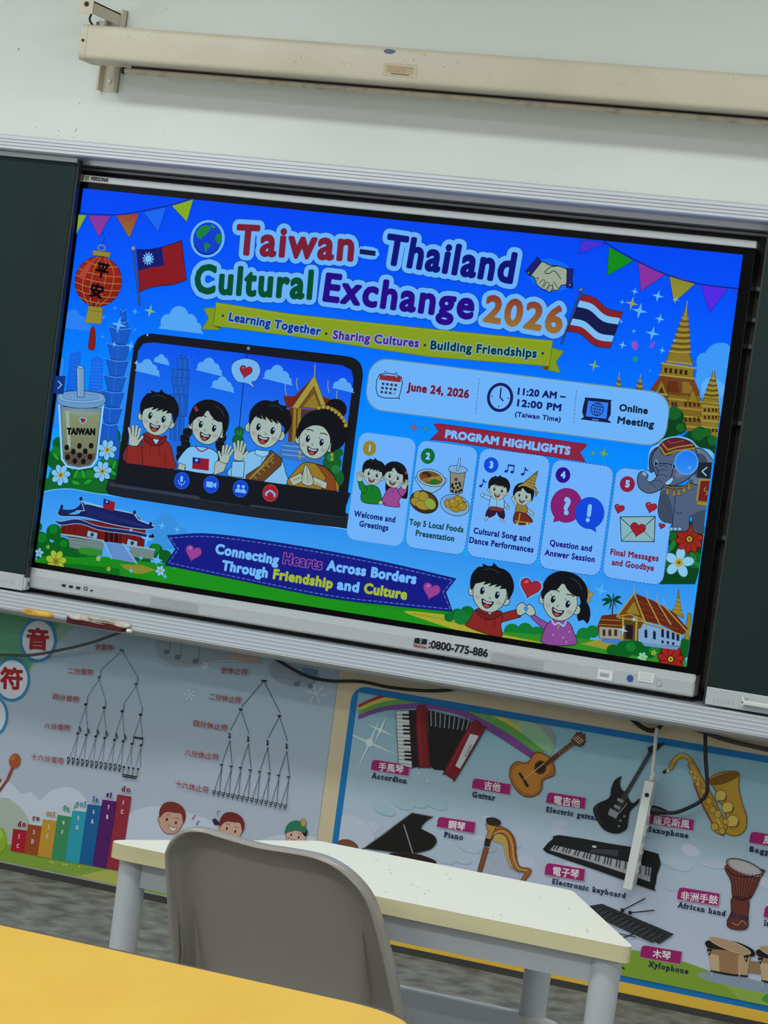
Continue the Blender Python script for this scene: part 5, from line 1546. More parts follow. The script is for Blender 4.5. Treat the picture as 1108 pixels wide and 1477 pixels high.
def label_row(A, body, p0, p1, cap, col, **kw):
    return A.text(body, p0, p1, cap, col, **kw)
RED = '#a3323c'; DK = '#16181e'
A = pa('poster_background', lp, lext, 1)
zs = [lext[3], FL - 1.0, FL - 1.25, lext[2]]
for (za, zb_, ca, cb) in ((zs[0], zs[1], '#9cb4c6', '#adbccc'), (zs[1], zs[2], '#adbccc', '#b9c0d4'), (zs[2], zs[3], '#b9c0d4', '#c2c6da')):  # printed gradient, lightened further downwards in place of stronger light
    A.fill([(lext[0], za), (lext[0], zb_), (lext[1], zb_), (lext[1], za)], (ca, cb), step=False)
c = A.crop(0, 860, 3.515)
A.fill(c((-400, -40), (330, 100), (150, 380), (60, 480), (-400, 700)), '#5c9a78')
A.fill(c((330, 100), (420, 110), (200, 330), (120, 400), (140, 380)), '#8fae9c')
d = A.crop(200, 900, 3.4625)
A.fill(cat2(d((80, 100), (120, 180), (230, 215), (360, 190), (430, 180), (560, 175), (640, 150)), False) + d((640, 100), (100, 60)), '#96a3ae')
for k in range(4): A.curve(d((95, 110 + k * 24), (150, 165 + k * 14), (250, 180 + k * 12), (420, 150 + k * 14), (620, 160 + k * 12)), .8, '#838e9a')
A.blob(d((430, 170), (520, 150), (610, 175), (600, 195), (500, 185)), '#b59a90')
A.blob(d((650, 220), (690, 185), (800, 210), (900, 250), (860, 310), (760, 310), (680, 280)), '#8e9cab')
for k in range(3): A.curve(d((665, 225 + k * 20), (730, 215 + k * 26), (850, 260 + k * 16)), .8, '#7c8a9a')
A.fill(d((820, 215), (900, 230), (890, 260), (820, 245)), '#5f86aa')
for x, y in ((140, 140), (195, 165), (285, 185), (790, 300), (860, 310)): 
    A.fill(d.e(x, y, 18, 13, -15, 12), '#67727e'); A.line(d((x + 15, y - 3), (x + 20, y - 65)), 1.2, '#67727e')
for x, y, r in ((333, 212, 20), (257, 355, 29), (890, 348, 50)):
    for k in range(6):
        a = k * math.pi / 3 + .2
        A.line(d((x, y), (x + r * math.cos(a), y + r * math.sin(a))), 1.0 if r < 40 else 1.5, '#cdd6e0')
        for f in (.5, .75):
            for sg in (.6, -.6):
                A.line(d((x + r * f * math.cos(a), y + r * f * math.sin(a)), (x + r * (f * math.cos(a) + .25 * math.cos(a + sg)), y + r * (f * math.sin(a) + .25 * math.sin(a + sg)))), .8, '#cdd6e0', step=False)
# hills and clouds
A.fill(cat2(c((-300, 960), (0, 938), (60, 950), (110, 1000), (160, 992), (205, 1030), (260, 985), (340, 968), (410, 995), (455, 1060)), False) + c((455, 1500), (-300, 1300)), '#ccd5e6')
A.fill(cat2(c((440, 1200), (640, 1110), (700, 1080), (780, 1063), (860, 1070), (930, 1090), (1040, 1125), (1200, 1200)), False) + c((1200, 1500), (440, 1500)), '#c9d2e4')
A.fill(cat2(d((480, 1110), (640, 1070), (720, 1052), (860, 1060), (960, 1085)), False) + d((960, 1200), (480, 1200)), '#c9d2e4')
A.fill(cat2(c((-300, 1010), (0, 1020), (60, 1035), (130, 1100), (170, 1200)), False) + c((170, 1300), (-300, 1300)), '#b2bfb2')
A.fill(cat2(c((-300, 1220), (0, 1255), (60, 1260), (200, 1300), (400, 1340), (590, 1380), (900, 1400)), False) + c((900, 1600), (-300, 1400)), '#86a63e')
A.blob(c((380, 1440), (500, 1395), (600, 1385), (700, 1400), (800, 1470)), '#b5b65c')
for x, y in ((258, 1345), (270, 1350), (325, 1358), (340, 1360), (405, 1370)): A.fill(c.e(x, y, 6, 4, 0, 8), '#c9d29a')
A.fill(c((345, 1095), (350, 1070), (357, 1100)), '#8aa870'); A.fill(c((372, 1080), (385, 1045), (396, 1072)), '#8aa870')
A.done()

A = pa('title_disc', lp, lext, 60)
for i, (x, y, ch) in enumerate(((195, 222, '音'), (62, 422, '符'), (-48, 606, ''))):
    if i: A = pa('title_disc', lp, lext, 60)
    c = A.crop(0, 860, 3.515)
    A.fill(c.e(x, y, 106, 116, 0, 40), '#2c86c2'); A.fill(c.e(x, y, 92, 101, 0, 40), '#d6dae2')
    if ch: A.text(ch, c.one(x - 62, y + 48), c.one(x + 54, y + 56), 34, '#a31a26', bold=3.0)
    A.done()

A = pa('note_tree_diagram', lp, lext, 60)
c = A.crop(0, 860, 3.515)
N2 = ((505, 410), (692, 445)); N3 = ((437, 548), (530, 565), (622, 583), (715, 600))
N4 = ((397, 695), (440, 703), (488, 710), (533, 718), (583, 728), (627, 735), (672, 748), (718, 755))
N5 = [(352 + (708 - 352) * k / 15, 832 + (885 - 832) * k / 15) for k in range(16)]
for a, bs, off in (((620, 275), N2, -30), ):
    for b in bs: A.dash(c((a[0] + (8 if b[0] > a[0] else -12), a[1] + 12), (b[0] + 8, b[1] - 36)), .9, DK, 1.0, 1.3)
for par_, ch, off in ((N2, N3, -36), (N3, N4, -32), (N4, N5, -20)):
    for i, a in enumerate(par_):
        for b in ch[2 * i:2 * i + 2]: A.dash(c((a[0], a[1] + 10), (b[0] + 6, b[1] + off)), .9, DK, 1.0, 1.3)
A.fill(c.e(620, 276, 12, 8, 10, 14), DK); A.fill(c.e(620, 277, 5, 4, 0, 10), '#aab8c8')
for x, y in N2 + N3:
    A.fill(c.e(x, y, 9, 7, -15, 12), DK); A.line(c((x + 7, y - 3), (x + 10, y - 36)), .9, DK)
    if (x, y) in N2: A.fill(c.e(x, y, 4, 2.5, -15, 8), '#aab8c8')
for x, y in N4[:6]:
    A.fill(c.e(x, y, 8, 6.5, -15, 12), DK); A.line(c((x + 6, y - 2), (x + 8, y - 34)), 1.1, DK); A.curve(c((x + 8, y - 34), (x + 14, y - 22), (x + 15, y - 10)), 1.6, DK)
for x, y in N4[6:]: A.fill(c.e(x, y, 8, 6.5, -15, 12), DK); A.line(c((x + 7, y - 2), (x + 10, y - 34)), 1.1, DK)
A.line(c((682, 714), (728, 721)), 2.6, DK)
for x, y in N5[:12]:
    A.fill(c.e(x - 3, y - 14, 6, 5, 0, 10), DK); A.line(c((x - 4, y - 14), (x - 6, y + 18)), 1.0, DK); A.blob(c((x + 4, y - 22), (x + 8, y - 8), (x + 3, y + 8), (x - 5, y + 22), (x - 2, y + 4), (x + 4, y - 6)), DK, n=3)
for x, y in N5[12:]: A.fill(c.e(x - 3, y - 10, 7, 6, 0, 10), DK); A.line(c((x - 3, y - 8), (x - 10, y + 34)), 1.0, DK)
A.line(c((628, 902), (696, 914)), 1.8, DK); A.line(c((627, 912), (694, 922)), 1.8, DK)
for s_, x0, y0, x1, y1 in (('全音符', 485, 270, 578, 278), ('二分音符', 348, 391, 476, 402), ('四分音符', 272, 522, 405, 540), ('八分音符', 228, 670, 360, 683), ('十六分音符', 162, 826, 328, 850)):
    label_row(A, s_, c.one(x0, y0), c.one(x1, y1), 9.4, RED, bold=.3, space=1.1)
A.done()

A = pa('rest_tree_diagram', lp, lext, 60)
d = A.crop(200, 900, 3.4625)
R2 = ((512, 425), (705, 458)); R3 = ((457, 555), (550, 572), (647, 590), (742, 608))
R4 = ((417, 705), (465, 713), (512, 720), (560, 732), (607, 740), (655, 748), (703, 757), (752, 766))
R5 = [(380 + (738 - 380) * k / 15, 842 + (912 - 842) * k / 15) for k in range(16)]
LNc = '#262c34'
for b in R2: A.line(d((627, 284), (b[0] + 4, b[1] - 12)), .9, LNc)
for par_, ch, o1, o2 in ((R2, R3, 4, -24), (R3, R4, 26, -14), (R4, R5, 14, -18)):
    for i, a in enumerate(par_):
        for b in ch[2 * i:2 * i + 2]: A.line(d((a[0], a[1] + o1), (b[0] + 3, b[1] + o2)), .8, LNc)
A.fill(d((610, 278), (644, 280), (640, 285), (636, 291), (620, 288), (616, 283)), DK)
for x, y in R2: A.fill(d((x - 11, y + 4), (x - 8, y - 4), (x + 6, y - 4), (x + 12, y + 4)), DK)
for x, y in R3: A.fill(d((x - 3, y - 16), (x + 5, y - 4), (x + 1, y + 3), (x + 6, y + 12), (x - 3, y + 18), (x - 7, y + 8), (x - 2, y + 2), (x - 5, y - 6)), DK)
for x, y in R4: A.line(d((x - 6, y - 2), (x + 6, y - 6), (x - 2, y + 9)), 1.3, DK); A.fill(d.e(x - 6, y - 3, 4, 4, 0, 8), DK)
for x, y in R5:
    A.line(d((x + 8, y - 14), (x - 4, y + 16)), 1.2, DK)
    for k in (-8, 2): A.line(d((x - 8, y + k), (x + 6, y + k - 3)), 1.1, DK); A.fill(d.e(x - 7, y + k, 3.5, 3.5, 0, 8), DK)
for s_, x0, y0, x1, y1 in (('全休止符', 413, 246, 548, 258), ('二分休止符', 355, 376, 516, 398), ('四分休止符', 277, 510, 447, 536), ('八分休止符', 233, 656, 403, 682), ('十六休止符', 187, 812, 353, 846)):
    label_row(A, s_, d.one(x0, y0), d.one(x1, y1), 10.0, RED, bold=.3, space=1.1)
A.done()

BARS = (('do', '1', 'C', '#b3122a', ((70, 1178), (140, 1187), (126, 1302), (57, 1290))), ('re', '2', 'D', '#a34a20', ((145, 1155), (215, 1165), (194, 1315), (125, 1302))),
        ('mi', '3', 'E', '#c9982e', ((220, 1130), (290, 1138), (263, 1330), (194, 1317))), ('fa', '4', 'F', '#3c8f60', ((295, 1107), (365, 1118), (333, 1343), (263, 1329))),
        ('sol', '5', 'G', '#2aa0b8', ((370, 1085), (441, 1093), (403, 1354), (333, 1342))), ('la', '6', 'A', '#10609e', ((447, 1053), (519, 1062), (471, 1367), (403, 1353))),
        ('si', '7', 'B', '#561668', ((522, 1030), (595, 1040), (543, 1380), (471, 1366))), ('do', 'i', 'C', '#9a2a3c', ((598, 1003), (669, 1015), (614, 1394), (543, 1380))))
LAB = ((92, 1168, 135, 1170, '#7a2030'), (166, 1136, 203, 1140, '#8a4a44'), (236, 1112, 283, 1119, '#b98a5a'), (320, 1086, 355, 1092, '#5a9a8a'), (388, 1062, 440, 1070, '#4a9ab0'), (470, 1040, 502, 1046, '#3a6aa0'), (540, 1017, 570, 1022, '#4a2a5a'), (617, 990, 664, 996, '#8a2a38'))
for (nm, dg, lt, col, P), (x0, y0, x1, y1, lc) in zip(BARS, LAB):
    A = pa('scale_step', lp, lext, 90)
    c = A.crop(0, 860, 3.515)
    A.fill(c(*P), col)
    A.text(nm, c.one(x0, y0), c.one(x1, y1), 8.8, lc, bold=1.5, font=serif, outl=((.6, '#c9d2e2'),))
    ux, uy = P[0]; vx, vy = P[1]
    mx, my = (ux + vx) / 2, (uy + vy) / 2
    f = .045
    A.text(dg, c.one(mx - 10 - 4, my + 44), c.one(mx + 6 - 4, my + 46), 6.4, '#d9cfd6', bold=.7, font=serif)
    A.text(lt, c.one(mx - 17 - 6, my + 92), c.one(mx + 4 - 6, my + 95), 6.4, '#d9cfd6', bold=.7, font=serif)
    A.done()

A = pa('mallet_picture', lp, lext, 80)
c = A.crop(0, 860, 3.515)
A.line(c((66, 868), (40, 930), (-10, 1000)), 4.4, '#8f4636')
A.fill(c.e(78, 834, 34, 40, 10, 26), '#a8532c'); A.fill(c.e(68, 820, 14, 16, 0, 14), '#bd6a40'); A.fill(c.e(0, 934, 12, 13, 0, 12), '#9a5a30')
A.done()
A = pa('green_creature_picture', lp, lext, 85)
A.blob(c((-40, 1180), (10, 1172), (36, 1215), (34, 1265), (0, 1308), (-40, 1310)), '#8fb52c'); A.blob(c((-20, 1190), (8, 1185), (18, 1215), (0, 1230)), '#a8c850'); A.done()

def poster_child(px, py, sc, hair, skin, fx=1, hat=None, rot=8):
    A = pa('child_picture', lp, lext, 100)
    L = A.loc(px, py, sc, rot, fx)
    A.fill(L.e(-18, 4, 4, 5, 0, 12), skin)
    A.blob(L((-18, -8), (-19, 6), (-10, 18), (2, 20), (13, 14), (18, 2), (17, -10), (0, -18)), skin, '#6a3a34', .7)
    if hat:
        A.blob(L((-18, -4), (-20, -14), (-10, -22), (8, -22), (19, -12), (20, 4), (12, -6), (-4, -12)), '#22181c')
        A.blob(L((-17, -12), (-8, -26), (8, -26), (20, -14), (20, 2), (4, -8)), hat)
        A.fill(L.e(-8, -27, 5, 7, 20, 12), '#c9a050', '#6a4a20', .6)
    else:
        A.blob(L((-19, 2), (-22, -10), (-16, -22), (-2, -27), (12, -24), (20, -14), (20, -2), (16, -8), (12, -14), (2, -12), (-8, -10), (-14, -6)), hair)
    for x in (-7, 8): A.fill(L.e(x, 1, 1.6, 2.6, 0, 10), '#2a1a1c'); A.line(cat2(L((x - 3, -5), (x, -6.5), (x + 3, -5.5)), False, 3), .8, '#5a3028')
    for x in (-11, 12): A.fill(L.e(x, 8, 3, 2, 0, 10), '#d89a8c')
    A.blob(L((-2, 8), (5, 10), (11, 7), (9, 13), (3, 14)), '#f0e4e0', '#4a2020', .7)
    return A, L
A, L = poster_child(248, 1183, 1.0, '#7a2f26', '#cfa08e'); A.done()
A, L = poster_child(334, 1196, .92, '#7a2426', '#d3a894')
A.blob(L((-20, -2), (-30, -8), (-34, -4), (-28, 2)), '#3a2040')
for P in (((-28, -14), (-30, -20), (-25, -22)),): A.line(L(*P), .8, '#5a3a7a')
A.done()
A, L = poster_child(427, 1205, .8, '#22181c', '#d9b0a0', -1, '#2a7a58'); A.done()
A = pa('music_marks', lp, lext, 100)
d = A.crop(200, 900, 3.4625)
for x, y, col in ((280, 962, '#b03a50'), (300, 990, '#3a5a9a')): A.line(d((x - 5, y + 8), (x, y - 6), (x + 9, y - 4)), 1.0, col); A.fill(d.e(x - 6, y + 9, 5, 4, 0, 8), col)
A.done()

# ---- instruments poster
A = pa('poster_background', rp, rext, 1)
c = A.crop(480, 960, 3.4625); e = A.crop(760, 1180, 3.184); d = A.crop(760, 1020, 3.184)
fx0 = at(498, 1080, PY)[0] - .002
ztop = at(640, 1010, PY)[1]; zbl = at(1000, 1428, PY)[1]; zbb = at(1000, 1437.5, PY)[1]
zyb = rext[2]
A.fill([(XD, zyb), (2.5, zyb), (2.5, zbb), (XD, zbb)], '#eabb42')
A.fill(rpill(fx0, 2.9, ztop, zbb, 22), '#0f76ba')
inx = fx0 + .019; int_ = ztop - .018
INN = (inx, 2.5, zbl + .0, int_)
A.done()
A = pa('poster_panel_sky', rp, (inx, 2.5, zbl, int_), 12)
zm = (int_ + zbl) / 2
for (za, zb_, ca, cb) in ((int_, FL - .95, '#84b2c6', '#a4bfd0'), (FL - .95, FL - 1.15, '#a4bfd0', '#bcc6dc'), (FL - 1.15, zbl, '#bcc6dc', '#cacde6')):  # light blue to lavender print; lower tones raised to paint brighter light
    A.fill([(inx, za), (inx, zb_), (2.5, zb_), (2.5, za)], (ca, cb), step=False)
c = A.crop(480, 960, 3.4625); e = A.crop(760, 1180, 3.184); d = A.crop(760, 1020, 3.184)
A.fill([(1.0, int_), (1.0, zbl), (2.5, zbl), (2.5, int_)], '#b4bccf', step=True) if False else None
random.seed(4)
for k in range(30):
    x, y = random.uniform(500, 1120), random.uniform(1180, 1420)
    A.fill(A.loc(x, y).e(0, 0, random.uniform(8, 26), random.uniform(4, 10), random.uniform(-20, 20), 12), random.choice(('#c2cbe0', '#bac4da', '#c8cfe4', '#b6c6d8')))
for cx, cy in ((560, 960), (610, 930), (680, 905), (640, 960), (880, 880), (760, 900), (830, 840), (260, 720), (350, 690), (420, 680), (520, 690)):
    A.fill(c.e(cx, cy, 60, 26, 8, 16), '#b6c6d6' if cy > 800 else '#a4c0ce')
# rainbow
def band(r0, r1, col):
    cx, cy = 330, 1080
    O = [(130, 195), (230, 150), (340, 128), (480, 120), (650, 138), (800, 185), (950, 260), (1108, 390)]
    Iq = [(130, 268), (240, 230), (340, 218), (480, 216), (640, 250), (760, 315), (880, 390), (1000, 470)]
    m = lambda f: [(a[0] + (b[0] - a[0]) * f, a[1] + (b[1] - a[1]) * f) for a, b in zip(O, Iq)]
    A.fill(c(cat2(m(r0), False, 4) + cat2(m(r1), False, 4)[::-1]), col)
for r0, r1, col in ((0, .2, '#a8242c'), (.2, .45, '#c2b84e'), (.45, .72, '#5f9e4c'), (.72, 1, '#7a4590')): band(r0, r1, col)
A.fill(c(cat2([(480, 121), (650, 138), (800, 185), (950, 260), (1108, 390)], False, 4) + cat2([(480, 140), (640, 160), (780, 210), (930, 300), (1085, 408)], False, 4)[::-1]), '#86b08c')
A.fill(d((-120, -20), (60, 30), (135, 135), (130, 190), (60, 130)), '#8f9a9a')
A.fill(d((-60, 20), (60, 90), (130, 175), (110, 220), (-20, 120)), '#8fb894')
for x, y, r in ((185, 385, 165), (240, 322, 80)):
    for a in (.42, 1.99, .42 + math.pi, 1.99 + math.pi):
        A.fill(c((x + r * math.cos(a), y + r * math.sin(a)), (x + 7 * math.cos(a + 1.57), y + 7 * math.sin(a + 1.57)), (x + 7 * math.cos(a - 1.57), y + 7 * math.sin(a - 1.57))), '#cfe4ea')
    A.fill(c.e(x, y, r * .12, r * .12, 0, 14), '#dcecf0')
for x, y, r in ((430, 540, 16), (475, 578, 16)): star4(A, c.loc(x, y, 1 / 3.4625, 6), 0, 0, r, '#cfe0ea')
A.fill(c((20, 760), (60, 745), (120, 750), (170, 780), (210, 850), (215, 920), (0, 900)), '#c3cbdc')
# ground
A.fill(cat2(e((-200, 560), (300, 590), (500, 607), (640, 632), (760, 672), (900, 722), (1108, 790), (1300, 830)), False) + e((1300, 1000), (-200, 800)), '#84a636')
A.fill(cat2(e((900, 760), (1040, 765), (1108, 780)), False) + e((1200, 900), (1000, 850)), '#94b24a')
A.blob(e((785, 715), (860, 705), (1000, 730), (1120, 770), (1120, 805), (960, 775), (830, 745)), '#8fa0b4')
A.blob(c((15, 900), (40, 870), (90, 870), (130, 905), (120, 960), (20, 960)), '#7a4a30')
A.blob(e((1080, 830), (1110, 805), (1140, 830), (1110, 850)), '#4a9a3c')
A.done()

def plate(name, cr, P, zh, t0, t1, en, e0, e1, cap=8.2):
    A = pa(name, rp, rext, 100)
    off, k = cr
    c = A.crop(*off, k)
    q = [Vector(p) for p in P]
    tl, tr, br, bl = q
    A.fill(c([tuple(tl + (tr - tl) * .1), tuple(tr), tuple(br), tuple(bl), tuple(bl + (tl - bl) * .6), tuple(tl + (bl - tl) * .12 + (tr - tl) * .02)]), '#a01c6c')
    A.line(c(tuple(tl + (tr - tl) * .1), tuple(tr), tuple(br), tuple(bl)), .5, '#cfb2cc')
    if zh: A.text(zh, c.one(*t0), c.one(*t1), 12, '#ece4ec', bold=.45, space=1.0)
    A.text(en, c.one(*e0), c.one(*e1), cap, '#1b2350', bold=.75, font=serif)
    A.done()
CC, CD, CE = ((480, 960), 3.4625), ((760, 1020), 3.184), ((760, 1180), 3.184)
plate('accordion_name_plate', CC, ((200, 466), (388, 498), (381, 552), (193, 520)), '手風琴', (230, 524), (355, 540), 'Accordion', (195, 561), (370, 590))
plate('guitar_name_plate', CC, ((704, 560), (893, 592), (887, 646), (697, 612)), '吉他', (757, 618), (838, 631), 'Guitar', (698, 656), (812, 675))
plate('piano_name_plate', CC, ((529, 752), (716, 781), (710, 838), (522, 804)), '鋼琴', (577, 812), (662, 826), 'Piano', (556, 856), (652, 871))
plate('electric_guitar_name_plate', CD, ((97, 388), (274, 415), (268, 468), (90, 439)), '電吉他', (124, 443), (244, 462), 'Electric guitar', (90, 480), (328, 521), 7.6)
plate('saxophone_name_plate', CD, ((560, 488), (771, 516), (765, 566), (556, 534)), '薩克斯風', (582, 536), (748, 558), 'Saxophone', (559, 571), (742, 602), 7.6)
plate('keyboard_name_plate', CD, ((90, 712), (270, 743), (264, 799), (83, 768)), '電子琴', (120, 771), (240, 788), 'Electronic keyboard', (118, 810), (455, 878), 7.6)
plate('bagpipe_name_plate', CD, ((1030, 568), (1210, 598), (1203, 652), (1023, 622)), '風笛', (1086, 626), (1160, 640), 'Bagpipe', (1023, 662), (1180, 690), 7.6)
plate('hand_drum_name_plate', CE, ((699, 314), (889, 346), (883, 404), (692, 371)), '非洲手鼓', (708, 374), (878, 396), 'African hand drum', (692, 408), (1018, 470), 7.6)
plate('xylophone_name_plate', CE, ((529, 580), (715, 612), (708, 671), (522, 638)), '木琴', (578, 640), (662, 652), 'Xylophone', (557, 680), (742, 716), 7.6)
plate('drum_name_plate', CE, ((1096, 398), (1280, 430), (1273, 486), (1089, 454)), '', None, None, 'In', (1089, 492), (1118, 497), 7.6)

A = pa('accordion_picture', rp, rext, 100)
c = A.crop(480, 960, 3.4625)
A.fill(c((480, 220), (690, 275), (610, 530), (560, 525), (488, 505)), '#12100e')
for k in range(9):
    x = 492 + k * 24
    A.line(c((x, 222 + k * 5.5), (x + 2 - k * 2, 300 + k * 3)), 1.6, '#8c98a8'); A.line(c((x + 7, 224 + k * 5.5), (x + 8 - k * 2, 302 + k * 3)), .8, '#3a3c44')
A.blob(c((485, 320), (600, 330), (660, 345), (612, 520), (560, 520), (490, 500)), '#12100e', n=3)
A.fill(c((383, 222), (420, 222), (440, 505), (398, 510)), '#1a1614')
A.fill(c((318, 226), (383, 224), (400, 512), (332, 492)), '#d2d4da', DK, .8)
for k in range(14):
    y = 245 + k * 18.5; x = 320 + k * 1.0
    A.line(c((x, y), (x + 64, y + 2 + k * .5)), .6, '#3a3a40')
    if k % 7 not in (2, 6): A.fill(c((x + 30, y - 5), (x + 66, y - 4), (x + 66, y + 7), (x + 30, y + 5)), DK)
A.blob(c((420, 222), (475, 218), (480, 350), (490, 500), (480, 508), (440, 506), (432, 490)), '#7c1420', '#3a0c10', .8, 3)
A.line(c((432, 240), (450, 490)), 2.0, '#9a2430'); A.line(c((470, 230), (482, 495)), 1.2, '#4a0c12')
A.blob(c((695, 285), (750, 305), (758, 325), (620, 560), (605, 566), (565, 540), (562, 525)), '#7c1420', '#3a0c10', .8, 3)
A.line(c((700, 296), (580, 520)), 2.2, '#9a2430')
A.fill(c((690, 338), (735, 350), (640, 516), (615, 500)), '#c8cbd4', '#4a2a2c', .6)
for k in range(7):
    for j in range(3): A.fill(c.e(692 - k * 4.5 + j * 3, 396 + k * 9 + j * 1, 2, 2, 0, 6), '#2a2a30', step=False)
for j in (0, 1, 2):
    for k in range(6): A.fill(c.e(668 + j * 12 - k * 2, 400 + k * 10, 2.2, 2.2, 0, 6), '#2a2a30', step=False)
A.done()

A = pa('guitar_picture', rp, rext, 100)
c = A.crop(480, 960, 3.4625); d = A.crop(760, 1020, 3.184)
A.line(d((95, 255), (235, 148)), 6.2, '#5a2f1a'); 
for k in range(14): A.line(d((98 + k * 10, 240 - k * 7.5), (106 + k * 10, 258 - k * 7.5)), .8, '#b98a50')
A.fill(d((205, 150), (235, 115), (268, 128), (270, 160), (240, 180), (222, 172)), '#6a4020', '#3a2010', .8)
for k in range(3): A.line(d((215 + k * 10, 140 - k * 4), (245 + k * 8, 168 - k * 6)), 1.0, '#d2c2a0')
for x, y in ((232, 118), (250, 116), (266, 124), (250, 180), (262, 172), (268, 160)): A.fill(d.e(x, y, 4, 4, 0, 8), '#2a1c12')
A.blob(c((1000, 445), (1030, 432), (1085, 455), (1108, 500), (1108, 545), (1075, 560), (1050, 575), (1045, 620), (1010, 650), (960, 652), (915, 615), (888, 560), (890, 510), (920, 480), (965, 485), (990, 470)), '#a8641e', '#4a2a10', 1.0)
A.blob(c((1005, 455), (1030, 442), (1080, 462), (1096, 505), (1070, 545), (1040, 570), (1030, 620), (990, 640), (940, 620), (902, 560), (906, 515), (940, 495), (980, 492)), '#bd7a2c', n=4)
A.fill(c.e(1040, 508, 31, 34, 0, 26), '#5a3418'); A.fill(c.e(1040, 508, 24, 27, 0, 24), '#2a1a12')
A.fill(c((928, 535), (942, 533), (985, 602), (972, 608)), '#2a1a12')
for k in range(4): A.line(c((950 + k * 5, 572 - k * 4), (1080 + k * 5, 470 - k * 3)), .5, '#d8c8a8')
A.line(c((1068, 492), (1120, 452)), 6.0, '#5a2f1a')
A.done()

A = pa('electric_guitar_picture', rp, rext, 100)
d = A.crop(760, 1020, 3.184)
A.line(d((455, 400), (580, 190)), 5.4, '#1a1a1c'); 
for k in range(9): A.line(d((468 + k * 12, 368 - k * 20), (480 + k * 12, 374 - k * 20)), .5, '#5a5a60')
A.fill(d((556, 185), (590, 170), (638, 162), (600, 200), (572, 215), (560, 205)), '#141416')
A.blob(d((425, 322), (437, 316), (430, 350), (440, 380), (460, 388), (470, 420), (490, 440), (518, 418), (512, 442), (478, 475), (468, 520), (458, 560), (415, 580), (360, 565), (325, 520), (306, 470), (330, 440), (380, 415), (390, 370), (405, 335)), '#141416', n=4)
A.curve(d((330, 445), (318, 480), (345, 530)), .8, '#4a4a50')
for x, y in ((435, 425), (420, 455)): A.fill(d((x - 14, y - 10), (x + 14, y + 2), (x + 8, y + 16), (x - 20, y + 2)), '#8f949c', '#3a3c42', .6)
A.fill(d((385, 462), (425, 485), (412, 512), (374, 492)), '#8f949c', '#4a4c52', .6)
A.curve(d((415, 495), (440, 470), (462, 440)), .8, '#a9adb4')
for x, y in ((432, 520), (450, 500), (425, 545)): A.fill(d.e(x, y, 5, 5, 0, 8), '#8a8e94')
for k in range(3): A.line(d((402 + k * 8, 478 + k * 5), (566 + k * 5, 205 + k * 3)), .3, '#8a8e94')
A.done()

A = pa('saxophone_picture', rp, rext, 100)
SX, SD, SL = '#b98f2c', '#6a4c14', '#d8b85a'
A.curve(d((632, 298), (660, 282)), 4.2, '#1a1a1c'); A.line(d((648, 294), (652, 286)), 3.8, '#c9c2a0')
A.curve(d((664, 278), (680, 245), (710, 222), (745, 235), (760, 262)), 6.8, SD); A.curve(d((664, 278), (680, 245), (710, 222), (745, 235), (760, 262)), 5.4, SX); A.curve(d((676, 246), (708, 218), (744, 230)), 1.2, SL)
A.blob(d((842, 335), (870, 308), (920, 296), (972, 300), (975, 370), (990, 440), (1010, 500), (1005, 560), (970, 588), (930, 585), (905, 560), (920, 520), (900, 460), (880, 400)), SX, SD, 1.1)
A.blob(d((842, 335), (880, 315), (930, 300), (972, 302), (960, 325), (900, 352), (850, 355)), '#7a5018', SD, .8)
A.fill(d((742, 262), (768, 250), (850, 400), (925, 545), (905, 590), (870, 575), (800, 420)), SX, SD, 1.0)
A.line(d((762, 275), (900, 560)), 1.6, SL)
A.line(d((770, 350), (800, 430), (860, 545)), 2.6, '#8a4a2c'); A.line(d((795, 345), (845, 430), (915, 520)), 1.4, '#8a6420')
for x, y, r in ((758, 296, 10), (772, 322, 11), (788, 352, 12), (812, 385, 13), (838, 430, 14), (855, 470, 15), (880, 490, 15), (893, 408, 25), (925, 462, 25), (948, 525, 27), (865, 548, 16), (900, 568, 13), (915, 525, 12)):
    A.fill(d.e(x, y, r, r * 1.05, 0, 18), SL if r > 20 else '#c9a440', SD, .8)
    if r > 20: A.curve(d((x - r * .5, y + r * .9), (x + r * .7, y + r * .7), (x + r, y - r * .2)), 1.4, '#5a4418')
A.done()

A = pa('piano_picture', rp, rext, 100)
c = A.crop(480, 960, 3.4625)
A.fill(cat2(c((150, 915), (250, 850), (398, 733)), False, 3) + cat2(c((505, 753), (470, 775), (443, 810), (470, 828), (508, 850), (520, 880), (490, 915), (420, 935)), False, 4) + c((300, 930), (165, 912)), '#14130f', '#2c2c2a', .8)
A.line(c((160, 910), (398, 734), (500, 753)), 1.2, '#6a8088')
A.line(c((358, 795), (410, 960)), 2.2, '#4a4a4c'); A.line(c((358, 795), (410, 960)), 1.2, '#a0a2a6')
A.blob(c((300, 935), (420, 940), (500, 965), (520, 985), (480, 1000), (300, 960)), '#2a1416')
A.done()

